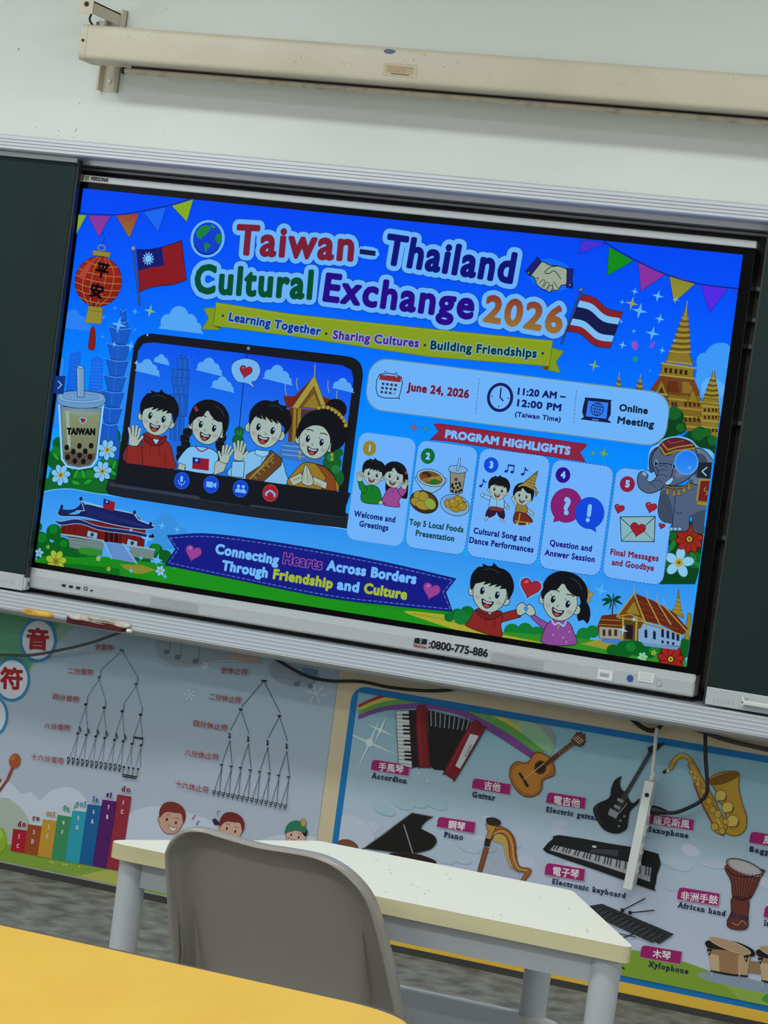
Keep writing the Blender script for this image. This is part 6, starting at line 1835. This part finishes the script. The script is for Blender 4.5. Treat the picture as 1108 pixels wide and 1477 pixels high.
A = pa('harp_picture', rp, rext, 100)
A.fill(c((758, 905), (782, 912), (742, 1045), (722, 1040)), '#8a4a2c', '#4a2414', .8)
HO = [(775, 800), (800, 800), (850, 805), (890, 830), (915, 880), (918, 940), (935, 1000), (985, 1012), (990, 1035), (950, 1085)]
HI = [(795, 870), (812, 842), (845, 838), (872, 860), (884, 905), (888, 960), (912, 1018), (955, 1030), (960, 1042), (930, 1085)]
A.fill(c(cat2(HO, False, 5) + cat2(HI, False, 5)[::-1]), '#a8622c', '#5a2e14', 1.0)
A.curve(c((805, 840), (850, 825), (884, 850), (900, 900), (906, 960), (930, 1012), (972, 1022)), 1.8, '#c9a04a')
A.curve(c((790, 830), (845, 815), (892, 840), (912, 900), (916, 960)), .8, '#5a2e14')
A.fill(c(cat2([(800, 872), (815, 848), (845, 842), (872, 868), (880, 910), (886, 960), (905, 1012)], False, 4) + [(890, 1010), (868, 950), (850, 890), (820, 880)]), '#c2a04c')
for k in range(15): A.line(c((800 + k * 10.5, 880 + (k / 14) ** 1.5 * 155), (764 + k * 13, 1045 + k * 3)), .5, '#8a8c96')
A.fill(c((768, 790), (800, 780), (820, 800), (790, 870), (765, 865), (780, 830)), '#b8843a', '#5a2e14', .8)
A.blob(c((770, 762), (810, 758), (840, 775), (838, 795), (808, 800), (776, 790)), '#2a211c'); A.fill(c((765, 860), (795, 868), (785, 905), (758, 900)), '#2a211c')
A.done()

A = pa('keyboard_picture', rp, rext, 100)
d = A.crop(760, 1020, 3.184)
A.blob(d((84, 640), (120, 605), (150, 586), (380, 625), (606, 672), (600, 770), (588, 832), (570, 836), (300, 740), (95, 668)), '#17171a', n=2)
A.fill(d((300, 650), (424, 655), (418, 684), (290, 664)), '#3c3e44'); A.fill(d((304, 634), (322, 637), (320, 645), (302, 642)), '#d0d2d6')
A.fill(d((128, 632), (300, 672), (575, 735), (568, 802), (300, 712), (106, 656)), '#a9abb4', '#2a2a2e', .6)
for k in range(34):
    f = k / 33
    x0, y0 = 130 + f * 440, 633 + f * 102; x1, y1 = 110 + f * 458, 658 + f * 144
    A.line(d((x0, y0), (x1, y1)), .4, '#4a4a50', step=False)
    if k % 7 not in (2, 6): A.line(d((x0 + 7, y0 + 1), (x0 + 7 + (x1 - x0) * .6, y0 + 2 + (y1 - y0) * .6)), 1.7, '#151517', step=False)
A.done()

A = pa('xylophone_picture', rp, rext, 100)
e = A.crop(760, 1180, 3.184)
A.line(e((440, 550), (520, 520)), 1.6, '#2a2c30'); A.line(e((380, 520), (500, 545)), 1.4, '#3a3c40'); A.line(e((428, 675), (448, 690)), 2.0, '#1a1a1c'); A.line(e((300, 470), (430, 670)), 1.8, '#2a2c30')
for k in range(14):
    f = k / 13
    x, y = 285 + f * 310, 398 + f * 130
    A.fill(e((x - 10, y + 8 + 25 * f), (x + 60 - 0 * f, y - 5 + 0 * f), (x + 82, y + 3), (x + 14, y + 20 + 28 * f)), '#2f3237', '#17181a', .5)
for k in range(12):
    f = k / 11
    x, y = 310 + f * 270, 425 + f * 125
    A.fill(e((x - 24, y + 10), (x + 30, y - 18), (x + 50, y - 12), (x - 2, y + 20)), '#3a3d43', '#17181a', .5)
for (a, b) in (((442, 422), (545, 368)), ((477, 433), (587, 422))):
    A.line(e(a, b), 1.6, '#222226'); A.fill(e.e(*a, 9, 9, 0, 12), '#17171a')
A.done()

A = pa('hand_drum_picture', rp, rext, 100)
A.blob(e((918, 215), (940, 290), (945, 350), (960, 370), (1010, 375), (1040, 350), (1080, 260), (1084, 235)), '#74382c', '#2a1412', 1.0)
A.blob(e((945, 365), (940, 430), (922, 470), (928, 500), (975, 512), (1015, 500), (1018, 440), (1018, 372)), '#6a3026', '#2a1412', 1.0)
A.fill(e.e(1002, 228, 82, 30, 10, 32), '#9a8478', '#2a1412', 1.2); A.fill(e.e(1002, 226, 70, 23, 10, 28), '#b3aeb4')
for k in range(9):
    x = 930 + k * 18
    A.line(e((x, 240 + k * 3 - abs(k - 4) * 2), (960 + k * 8, 362 + (k % 2) * 8)), .7, '#2a1412')
A.curve(e((920, 232), (950, 258), (1010, 270), (1082, 255)), 1.4, '#2a1412'); A.curve(e((948, 358), (985, 374), (1032, 362)), 2.0, '#2a1412'); A.curve(e((945, 480), (970, 490), (990, 470), (1010, 488)), .8, '#b89a8a')
A.done()
A = pa('bongo_drums_picture', rp, rext, 100)
A.fill(e((1000, 650), (1075, 660), (1075, 715), (1000, 705)), '#9a7a58')
def bongo(x0, x1, yt, yb, s):
    A.fill(e((x0 + 12, yt), (x1 - 12, yt + s), (x1 - 30, yb + s), (x0 + 26, yb)), '#a07a58', '#3a2a20', .8)
    A.fill(e((x0 + 12, yt + 30), (x0 + 60, yt + 40), (x0 + 62, yb + 4), (x0 + 26, yb)), '#c9ae8a'); A.fill(e((x1 - 70, yt + s + 20), (x1 - 14, yt + s + 10), (x1 - 30, yb + s), (x1 - 72, yb + s - 6)), '#c0a07c')
    A.blob(e((x0, yt - 25), (x0 + 60, yt - 35), ((x0 + x1) / 2 + 40, yt - 20), (x1, yt + s - 5), (x1 - 6, yt + s + 25), ((x0 + x1) / 2, yt + s - 2), (x0 + 30, yt + 10), (x0 + 4, yt + 0)), '#1a1815')
    A.fill(e.e((x0 + x1) / 2, yt - 10 + s * .2, (x1 - x0) * .43, 20, 9, 28), '#b89878', '#d8c8b0', .7)
    A.curve(e((x0 + 24, yb - 4), ((x0 + x1) / 2, yb + 12), (x1 - 30, yb + s)), 2.6, '#1a1815')
    for x, y in ((x0 + 15, yt + 30), (x1 - 35, yt + s + 40)): A.fill(e((x - 12, y - 20), (x + 14, y - 20), (x + 2, y + 14)), '#1a1815'); A.fill(e.e(x, y - 6, 4, 4, 0, 8), '#b9b2a4')
    for x in (x0 + 28, x1 - 64): A.line(e((x, yb), (x - 1, yb + 22)), 1.2, '#c9c9cc')
bongo(824, 1043, 590, 705, 20); bongo(1058, 1270, 630, 750, 24)
A.done()

# ------------------------------------------------------------------ projection screen on its bracket
ps = empty('projection_screen', (.6, .0, FL + .9), 'long beige rolled projection screen case hanging high above the display', 'projection screen')
zb0, zt0 = FL + .8845, FL + .983
def casebox(x0, x1, y0, y1, g=0):
    pr = rounded([(y0 - g, zb0 - g), (y1 + g, zb0 - g), (y1 + g, zt0 + g), (y0 - g, zt0 + g)], .016 + g, 5)
    return prism_x(bmesh.new(), pr, x0, x1)
link('housing', casebox(-.958, 2.35, -.075, .03), M['beige'], ps, smooth=True, auto=30)
cap = link('end_cap', casebox(-.977, -.957, -.075, .03, .0015), M['beige'], ps, smooth=True, auto=30)
bm = bmesh.new(); bmesh.ops.create_cone(bm, cap_ends=True, segments=12, radius1=.004, radius2=.004, depth=.004)
bmesh.ops.rotate(bm, verts=bm.verts, matrix=Matrix.Rotation(math.radians(90), 3, 'X')); bmesh.ops.translate(bm, verts=bm.verts, vec=(-.967, -.0775, FL + .936))
link('screw', bm, M['dark'], cap)
bm = tube(bmesh.new(), [(-.862, -.012, FL + .8705), (2.3, -.012, FL + .8705)], .0085, 14)
rod = link('weight_bar', bm, M['beiged'], ps, smooth=True, auto=40)
link('bar_cap', tube(bmesh.new(), [(-.866, -.012, FL + .8705), (-.858, -.012, FL + .8705)], .0098, 14), M['dark'], rod)
bm = box(bmesh.new(), -.84, 2.3, -.0135, -.0105, FL + .872, FL + .886)
link('screen_fabric', bm, M['dark'], ps)
A = Art('rating_label', ps, -.0753, MPRINT, 1)
A.fill(A.q((554, 90.7), (602.7, 94.5), (600.8, 113), (553, 108.8)), '#cbbfa8', '#a89c86', .4)
A.fill(A.q((557, 93), (597, 97), (596, 108), (556, 105)), '#c6a987'); 
for k in range(3): A.dash(A.q((560, 96 + k * 3), (586, 98.4 + k * 3)), .6, '#8a6248', 5, 1.5)
A.dash(A.q((588, 98.5), (597, 99.5)), .6, '#8a6248', 2, 1); A.line(A.q((564, 106), (590, 108.6)), 1.1, '#4a342a'); A.done()
A = Art('paint_scuff', ps, -.0753, MPRINT, 1)
A.blob(A.q((553.5, 73), (560, 70.5), (571, 73.4), (566, 77.5), (557, 77)), '#5a6a8a'); A.done()
random.seed(9)
A = Art('dirt_marks', ps, -.0753, MPRINT, 1)
for k in range(46):
    x, y = random.uniform(135, 1105), 0
    f = random.random(); y = 46 + (x - 135) * .066 + 30 * f
    A.fill(A.loc(x, y).e(0, 0, random.uniform(.4, 1.3), random.uniform(.3, .8), random.uniform(0, 180), 8), random.choice(('#8f8676', '#a2937c', '#7c766c')), step=False)
A.done()
bm = bmesh.new()                                  # wall channel, arm and front tab of the bracket
box(bm, -.996, -.940, WY - .004, WY, FL + .826, FL + 1.06)
box(bm, -.996, -.990, WY - .03, WY, FL + .826, FL + 1.06)
box(bm, -.946, -.940, WY - .03, WY, FL + .826, FL + 1.06)
br = link('wall_bracket', bm, M['beige'], ps)
bm = bmesh.new()
box(bm, -.950, -.946, -.08, WY - .002, FL + 1.012, FL + 1.046)
box(bm, -.987, -.946, -.08, WY - .002, FL + 1.042, FL + 1.046)
box(bm, -.987, -.946, -.082, -.078, FL + 1.010, FL + 1.07)
link('bracket_arm', bm, M['beige'], br)
bm = bmesh.new(); bmesh.ops.create_cone(bm, cap_ends=True, segments=16, radius1=.007, radius2=.007, depth=.003)
bmesh.ops.rotate(bm, verts=bm.verts, matrix=Matrix.Rotation(math.radians(90), 3, 'X')); bmesh.ops.translate(bm, verts=bm.verts, vec=(-.967, -.0825, FL + 1.036))
link('bolt_hole', bm, M['dark'], br)
bm = bmesh.new(); bmesh.ops.create_cone(bm, cap_ends=True, segments=16, radius1=.008, radius2=.006, depth=.006)
bmesh.ops.rotate(bm, verts=bm.verts, matrix=Matrix.Rotation(math.radians(90), 3, 'X')); bmesh.ops.translate(bm, verts=bm.verts, vec=(-.968, WY - .006, FL + .856))
link('anchor_bolt', bm, M['whitep'], br)
bm = tube(bmesh.new(), cat3([(-.955, -.07, FL + 1.012), (-.966, -.055, FL + .998), (-.960, -.04, FL + .985), (-.945, -.03, FL + .984)], 5), .003, 8)
link('hanging_hook', bm, M['dark'], br, smooth=True)
bm = bmesh.new(); box(bm, -.958, -.918, -.055, -.01, FL + .982, FL + .985, .001); box(bm, -.935, -.918, -.055, -.05, FL + .982, FL + .998, .001); box(bm, -.958, -.94, -.03, -.012, FL + .984, FL + .999, .002)
link('hanger_clip', bm, M['steel'], br)

# ------------------------------------------------------------------ things lying on the chalk tray
def pz(px, py, Y): return at(px, py, Y)
def lump(name, x0, x1, yc, zc, hy, hz, m, label, cat, wob=.12, seed=1):
    random.seed(seed)
    bm = bmesh.new()
    bmesh.ops.create_icosphere(bm, subdivisions=3, radius=1)
    for v in bm.verts:
        x, y, z_ = v.co
        sgn = lambda a, p: math.copysign(abs(a) ** p, a)
        n = 1 + wob * math.sin(x * 5 + seed) * math.cos(z_ * 4 + y * 3)
        v.co = ((x0 + x1) / 2 + sgn(x, .55) * (x1 - x0) / 2, yc + sgn(y, .6) * hy * n, zc + sgn(z_, .6) * hz * n)
    o = link(name, bm, m, None, smooth=True)
    if label: props(o, label, cat)
    return o
a0 = at(33, 880, -.098); a1 = at(78, 887, -.098)
lump('sponge', a0[0], a1[0], -.098, FL - .6655, .016, .0085, M['ycloth'], 'small yellow sponge lying in the chalk tray at far left', 'sponge', .2, 3)
er = empty('board_eraser', (at(143, 895, -.1)[0], -.1, FL - .672), 'maroon felt board eraser wrapped with dusty white cloth lying in chalk tray', 'board eraser')
b0 = at(101, 890, -.1); b1 = at(182, 902, -.1)
bm = box(bmesh.new(), b0[0], b1[0], -.122, -.085, FL - .676, FL - .659, .003)
link('felt_block', bm, M['maroon'], er)
o = lump('cloth_cover', b0[0] - .006, b1[0] + .016, -.104, FL - .657, .021, .0075, M['cloth'], None, None, .45, 7)
o.parent = er; o.matrix_parent_inverse = Matrix.Translation(-er.location)
cx = at(188, 904, -.11)
bm = tube(bmesh.new(), [(cx[0] - .007, -.112, FL - .670), (cx[0] + .007, -.113, FL - .669)], .005, 12)
props(link('chalk_stub', bm, M['chalk'], None, smooth=True, auto=50), 'short stub of white chalk beside the maroon eraser in the tray', 'chalk')

# ------------------------------------------------------------------ cables and power strip under the tray
def cable(name, pts, r, m, label, n=8):
    P = [Vector((*(at(x, y, Y)[:1]), Y, at(x, y, Y)[1])) for x, y, Y in pts]
    return props(link(name, tube(bmesh.new(), cat3(P, n), r, 10), m, None, smooth=True), label, 'cable')
cable('cable', ((-60, 946, .10), (0, 944.5, .09), (43, 945, .08), (85, 938, .07), (128, 928, .05), (160, 917, .02), (184, 909, -.02)), .0042, M['cableb'], 'thin brown grey cable sagging below the tray over the round note disc')
cable('cable', ((372, 936, -.03), (400, 952, .04), (440, 974, .09), (475, 982, .105), (520, 983, .105), (560, 991, .105), (606, 996, .105), (640, 996, .105), (668, 993, .10), (705, 1000, .09), (740, 1003, .03)), .0045, M['cable'], 'black cable running along under the tray above the accordion')
cable('cable', ((900, 1022, .02), (912, 1037, .07), (925, 1048, .09), (939, 1054, .095), (950, 1050, .09), (955, 1043, .06), (957, 1036, .0)), .0062, M['cable'], 'short black cable loop hanging from the tray near the power strip')
cable('cable', ((955, 1041, .05), (985, 1046, .09), (1015, 1056, .105), (1043, 1066, .108), (1075, 1074, .108), (1120, 1084, .108), (1180, 1094, .108)), .006, M['cableb'], 'dusty grey cable running to the right under the tray above the saxophone')
cable('cable', ((1000, 975, .10), (1007, 982, .085), (1012, 991, .08), (1013, 1001, .085), (1006, 1008, .09), (996, 1010, .095)), .005, M['cable'], 'short black cable curling in the gap between display and right chalkboard')
strip = empty('power_strip', (at(923, 1200, .07)[0], .07, FL - 1.2), 'white power strip hanging by its cord in front of the electric guitar', 'power strip')
t_ = Vector((at(939.5, 1126, .075)[0], .075, at(939.5, 1126, .075)[1])); b_ = Vector((at(907.5, 1282, .075)[0], .075, at(907.5, 1282, .075)[1]))
ax = (t_ - b_); Lh = ax.length
def onstrip(bm):
    # local: x across, y depth, z along from bottom
    zx = ax.normalized(); yx = Vector((0, 1, 0)); xx = yx.cross(zx).normalized(); yx = zx.cross(xx)
    m4 = Matrix((( xx.x, yx.x, zx.x, b_.x), (xx.y, yx.y, zx.y, b_.y), (xx.z, yx.z, zx.z, b_.z), (0, 0, 0, 1)))
    bmesh.ops.transform(bm, matrix=m4, verts=bm.verts)
    return bm
bm = box(bmesh.new(), -.0125, .0125, -.022, .024, 0, Lh, .003)
sb = link('strip_body', onstrip(bm), M['whitep'], strip)
for k, zz in enumerate((.06, .11, .16, .215)):
    bm = box(bmesh.new(), .0118, .0155, -.013, .015, zz - .014, zz + .014, .0015)
    so = link('socket', onstrip(bm), M['whitep'], strip)
    bm = box(bmesh.new(), .0150, .0162, -.006, -.004, zz - .005, zz + .005); box(bm, .0150, .0162, .004, .006, zz - .005, zz + .005)
    link('socket_slot', onstrip(bm), M['dark'], so)
bm = bmesh.new(); bmesh.ops.create_cone(bm, cap_ends=True, segments=18, radius1=.006, radius2=.0055, depth=.004)
bmesh.ops.rotate(bm, verts=bm.verts, matrix=Matrix.Rotation(math.radians(90), 3, 'X')); bmesh.ops.translate(bm, verts=bm.verts, vec=(.001, -.0225, Lh - .036))
link('reset_button', onstrip(bm), M['dark'], strip)
P = [Vector((at(x, y, Y)[0], Y, at(x, y, Y)[1])) for x, y, Y in ((948, 1050, .06), (946, 1066, .075), (944, 1090, .078), (941, 1115, .077), (939.7, 1127, .075))]
link('strip_cord', tube(bmesh.new(), cat3(P, 6), .005, 10), M['wcable'], strip, smooth=True)
link('cord_grommet', tube(bmesh.new(), [P[-1] + ax.normalized() * .026 + Vector((.003, 0, 0)), P[-1] + ax.normalized() * .012, P[-1]], [.0055, .0075, .0085], 12), M['wcable'], strip, smooth=True)
pc = empty('cable', (at(1018, 1060, .06)[0], .06, at(1018, 1060, .06)[1]), 'black power cord hanging from the tray and plugged into the white power strip', 'cable')
P = [Vector((at(x, y, Y)[0], Y, at(x, y, Y)[1])) for x, y, Y in ((1017.4, 1045, .05), (1017.5, 1062, .07), (1018, 1095, .075), (1020.5, 1130, .075), (1019, 1145, .075), (1010, 1156, .075), (996, 1164, .075), (975, 1172, .075), (958, 1172, .075))]
link('cord', tube(bmesh.new(), cat3(P, 8), .0052, 10), M['cable'], pc, smooth=True)
P = [Vector((at(x, y, Y)[0], Y, at(x, y, Y)[1])) for x, y, Y in ((962, 1172, .075), (953, 1170, .075), (946, 1169, .075), (939.5, 1168, .075))]
link('plug', tube(bmesh.new(), P, [.006, .010, .0125, .0125], 12), M['cable'], pc, smooth=True, auto=40)

# ------------------------------------------------------------------ cream table
ZT = FL - .79                                      # table top height
def tz(px, py): return atz(px, py, ZT)
fl_, fr_ = tz(147, 1212), tz(914.5, 1367); bl_, br_ = tz(461, 1212), tz(823, 1285)
yF = (fl_[1] + fr_[1]) / 2 - .004; yK = (bl_[1] + br_[1]) / 2
tb = empty('classroom_table', ((fl_[0] + fr_[0]) / 2, (yF + yK) / 2, 0), 'cream trapezoid table with white round legs in front of the posters', 'table')
top = rounded([(fl_[0] - .006, yF), (fr_[0] + .004, yF), (br_[0] + .002, yK), (bl_[0], yK)], [.028, .016, .02, .02], 6)
bm = prism_z(bmesh.new(), top, ZT - .0265, ZT, mi=1, topmi=0)
link('tabletop', bm, [M['laminate'], M['lamedge']], tb)
bm = bmesh.new()
ap = [(fl_[0] + .05, yF + .035), (fr_[0] - .045, yF + .035), (br_[0] - .025, yK - .03), (bl_[0] + .03, yK - .03)]
for i in range(4):
    p, q_ = Vector(ap[i]), Vector(ap[(i + 1) % 4])
    n_ = Vector(((q_ - p).y, -(q_ - p).x)).normalized() * .009
    prism_z(bm, [tuple(p + n_), tuple(q_ + n_), tuple(q_ - n_), tuple(p - n_)], ZT - .072, ZT - .027)
link('apron', bm, M['legpaint'], tb)
lm_ = bmesh.new()
def leg_at(name, x, y, par, m, r0_=.0245, r1_=.021, h=ZT - .027):
    o = link(name, tube(bmesh.new(), [(x, y, 0), (x, y, .004), (x, y, h * .5), (x, y, h)], [r1_ - .002, r1_, (r0_ + r1_) / 2, r0_], 28), m, par, smooth=True, auto=40)
    return o
for x, y in ((fl_[0] + .048, yF + .038), (fr_[0] - .047, yF + .038), (br_[0] - .03, yK - .04), (bl_[0] + .035, yK - .04)):
    leg_at('leg', x, y, tb, M['legpaint'])
A = Art('speckles', tb, 0, MPRINT, 0)
random.seed(5)
V = []; F = []
for k in range(46):
    px, py = (random.uniform(480, 870), 0)
    py = 1225 + (px - 480) * .2 + random.uniform(0, 62)
    x, y = tz(px, py)
    if not (yF + .02 < y < yK - .02 and x < fr_[0] - .05 - (y - yF) * .5): continue
    r = random.uniform(.0006, .0018); b = len(V)
    V += [(x + r * math.cos(t * math.pi / 3), y + r * math.sin(t * math.pi / 3) * 1.5, ZT + .0002) for t in range(6)]; F.append(tuple(range(b, b + 6)))
me = bpy.data.meshes.new('speckles'); me.from_pydata(V, [], F); me.materials.append(mat('table_speckle', '#6a6558', .7))
so = bpy.data.objects.new('dirt_speckles', me); COL.objects.link(so); so.parent = tb; so.matrix_parent_inverse = Matrix.Translation(-tb.location)

# ------------------------------------------------------------------ grey chair
ch = empty('chair', (.86, -2.3, 0), 'grey plastic school chair with its back to the camera, pushed to the cream table', 'chair')
ZS = .435
def backshape():
    """outline in (x, z) measured on the leaning back plate"""
    YB_ = -2.48
    px = [(214, 1560), (223, 1375), (232, 1250), (238, 1223), (254, 1204), (273, 1194), (298, 1193.5), (325, 1201), (379, 1216), (428, 1224), (466, 1232.5), (493, 1247), (514, 1268), (531, 1299), (541, 1353), (549, 1432), (556, 1560)]
    return [at(x, y, YB_) for x, y in px]
OUT = cat2(backshape(), False, 4)
ztopc = max(p[1] for p in OUT); zlow = ZS - .02
OUT = [(x, max(z_, zlow)) for x, z_ in OUT]
cxm = sum(p[0] for p in OUT) / len(OUT)
def ylean(z_, x): 
    t = (z_ - ZS) / (ztopc - ZS)
    bow = ((x - cxm) / .2) ** 2
    return -2.385 - .10 * t + .018 * bow
def shell_ring(inset, dy):
    R = []
    for x, z_ in OUT:
        k = 1 - inset / .18
        xx = cxm + (x - cxm) * k
        zz = zlow + (z_ - zlow) * (1 - inset / (ztopc - zlow))
        R.append((xx, ylean(zz, xx) + dy, zz))
    return R
bm = bmesh.new()
rings = [shell_ring(.030, .016), shell_ring(.013, .016), shell_ring(.004, .012), shell_ring(0, .004), shell_ring(.0, -.018), shell_ring(.0015, -.0235), shell_ring(.0045, -.026), shell_ring(.0065, -.0245), shell_ring(.0075, -.019), shell_ring(.009, .004), shell_ring(.014, .0095), shell_ring(.03, .010)]
RV = [[bm.verts.new(p) for p in r] for r in rings]
for A_, B_ in zip(RV, RV[1:]):
    for k in range(len(A_) - 1):
        bm.faces.new((A_[k], A_[k + 1], B_[k + 1], B_[k]))
def web(ring, inset, dy):
    n = len(ring); h = n // 2
    prev = ring
    # fill the plate with horizontal strips between left and right halves
    L_, R_ = ring[:h + 1], ring[h:][::-1]
    m = min(len(L_), len(R_)); cols = 10
    L_, R_ = L_[:m], R_[:m]
    grid = []
    for a, b in zip(L_, R_):
        row = [a]
        for k in range(1, cols):
            t = k / cols
            co = a.co.lerp(b.co, t); co.y = ylean(co.z, co.x) + dy
            row.append(bm.verts.new(co) if (a.co - b.co).length > 1e-5 else a)
        row.append(b); grid.append(row)
    for r_, s_ in zip(grid, grid[1:]):
        for k in range(cols):
            vs = []
            for v in (r_[k], r_[k + 1], s_[k + 1], s_[k]):
                if v not in vs: vs.append(v)
            if len(vs) >= 3:
                try: bm.faces.new(vs)
                except ValueError: pass
web(RV[0], .03, .016); web(RV[-1], .032, .010)
back = link('backrest', bm, M['chair'], ch, smooth=True, auto=60)
for xr, zr in (((242, 1248), (240, 1380)), ((265, 1295), (262, 1395)), ((511, 1335), (512, 1445))):
    p, q_ = at(*xr, -2.46), at(*zr, -2.46)
    bm = bmesh.new()
    vs = []
    y0, y1 = ylean(p[1], p[0]) + .011, ylean(q_[1], q_[0]) + .011
    a = bm.verts.new((p[0], y0, p[1])); 
    x_ = q_[0]
    b1 = bm.verts.new((x_ - .0022, y1, q_[1])); b2 = bm.verts.new((x_ + .0022, y1, q_[1])); b3 = bm.verts.new((x_, y1 - .016, q_[1]))
    d1 = bm.verts.new((x_ - .003, y1 + .06, zlow)); d2 = bm.verts.new((x_ + .003, y1 + .06, zlow)); d3 = bm.verts.new((x_, y1 - .012, zlow))
    for f in ((a, b1, b3), (a, b3, b2), (a, b2, b1), (b1, d1, d3, b3), (b3, d3, d2, b2), (b2, d2, d1, b1), (d1, d2, d3)): bm.faces.new(f)
    link('stiffening_rib', bm, M['chair'], back)
# seat
s1 = atz(753, 1448, ZS); s2 = atz(560, 1404, ZS)
yS = (s1[1] + s2[1]) / 2
xr_ = atz(800, 1477, ZS)[0] + .012
xl_ = cxm - .165
seat = rounded([(xl_ + .03, -2.41), (xr_ - .03, -2.41), (xr_, yS - .01), (xl_, yS - .01)], [.05, .05, .075, .075], 8)
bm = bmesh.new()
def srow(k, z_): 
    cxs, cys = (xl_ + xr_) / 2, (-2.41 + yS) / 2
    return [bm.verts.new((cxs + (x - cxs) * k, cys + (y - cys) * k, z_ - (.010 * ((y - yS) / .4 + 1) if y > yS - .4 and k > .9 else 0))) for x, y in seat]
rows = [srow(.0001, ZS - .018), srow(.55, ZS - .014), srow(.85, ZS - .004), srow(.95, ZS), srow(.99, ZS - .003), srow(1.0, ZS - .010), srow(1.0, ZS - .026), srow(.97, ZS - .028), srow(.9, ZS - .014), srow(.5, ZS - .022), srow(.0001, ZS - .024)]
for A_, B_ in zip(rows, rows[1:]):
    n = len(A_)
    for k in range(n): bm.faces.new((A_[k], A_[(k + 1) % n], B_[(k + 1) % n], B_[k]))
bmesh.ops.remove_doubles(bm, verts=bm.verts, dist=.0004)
link('seat', bm, mat('grey_seat_lightened', '#d6d8da', .6), ch, smooth=True, auto=60)  # chair plastic in a lighter tone to make up for weak light here
for sx in (-1, 1):
    for yy, oy in ((-2.36, -.05), (yS - .06, .01)):
        xx = (xl_ + xr_) / 2 + sx * .15
        link('leg', tube(bmesh.new(), [(xx + sx * .02, yy + oy, 0), (xx, yy, ZS - .03)], .0095, 12), M['steel'], ch, smooth=True, auto=40)

# ------------------------------------------------------------------ yellow table in the foreground
def yz(px, py): return atz(px, py, ZT)
yl, ym = yz(0, 1340), yz(420, 1416)
yFar = (yl[1] + ym[1]) / 2
xR = yz(606, 1477)[0] + .018
yt = empty('classroom_table', (xR - .65, yFar - .3, 0), 'yellow topped table with a dark edge band in the near left corner', 'table')
ytop = rounded([(xR - 1.3, yFar - .62), (xR, yFar - .62), (xR, yFar), (xR - 1.3, yFar)], [.12, .12, .125, .12], 12)
bm = prism_z(bmesh.new(), ytop, ZT - .024, ZT - .0004, mi=0)
link('edge_band', bm, M['yedge'], yt)
ins = [((x - (xR - .65)) * (1 - .008 / .65) + xR - .65, (y - (yFar - .31)) * (1 - .009 / .31) + yFar - .31) for x, y in ytop]
link('tabletop', prism_z(bmesh.new(), ins, ZT - .004, ZT), M['yellow'], yt)
for x, y in ((xR - .09, yFar - .09), (xR - 1.21, yFar - .09), (xR - .09, yFar - .53), (xR - 1.21, yFar - .53)):
    leg_at('leg', x, y, yt, M['legpaint'], h=ZT - .024)

# ------------------------------------------------------------------ scuffs on the wall
A = Art('wall_scuffs', None, WY, MPRINT, 1)
random.seed(12)
for px, py, r in ((27, 71, 1.6), (110, 187, 1.3), (108, 190, 1.0), (85, 189, .9), (52, 184, .8), (83, 196, .7), (107, 198, .8), (30, 184, .6), (240, 13, .8), (245, 12, .5), (238, 193, .6), (115, 149, .9), (56, 165, .5), (90, 160, .5), (42, 178, .6), (20, 150, .5)):
    A.fill(A.loc(px, py).e(0, 0, r * .7, r * 1.3, random.uniform(-30, 30), 10), '#84847c')
o = A.done(); props(o, kind='structure'); o.name = 'trim_1'
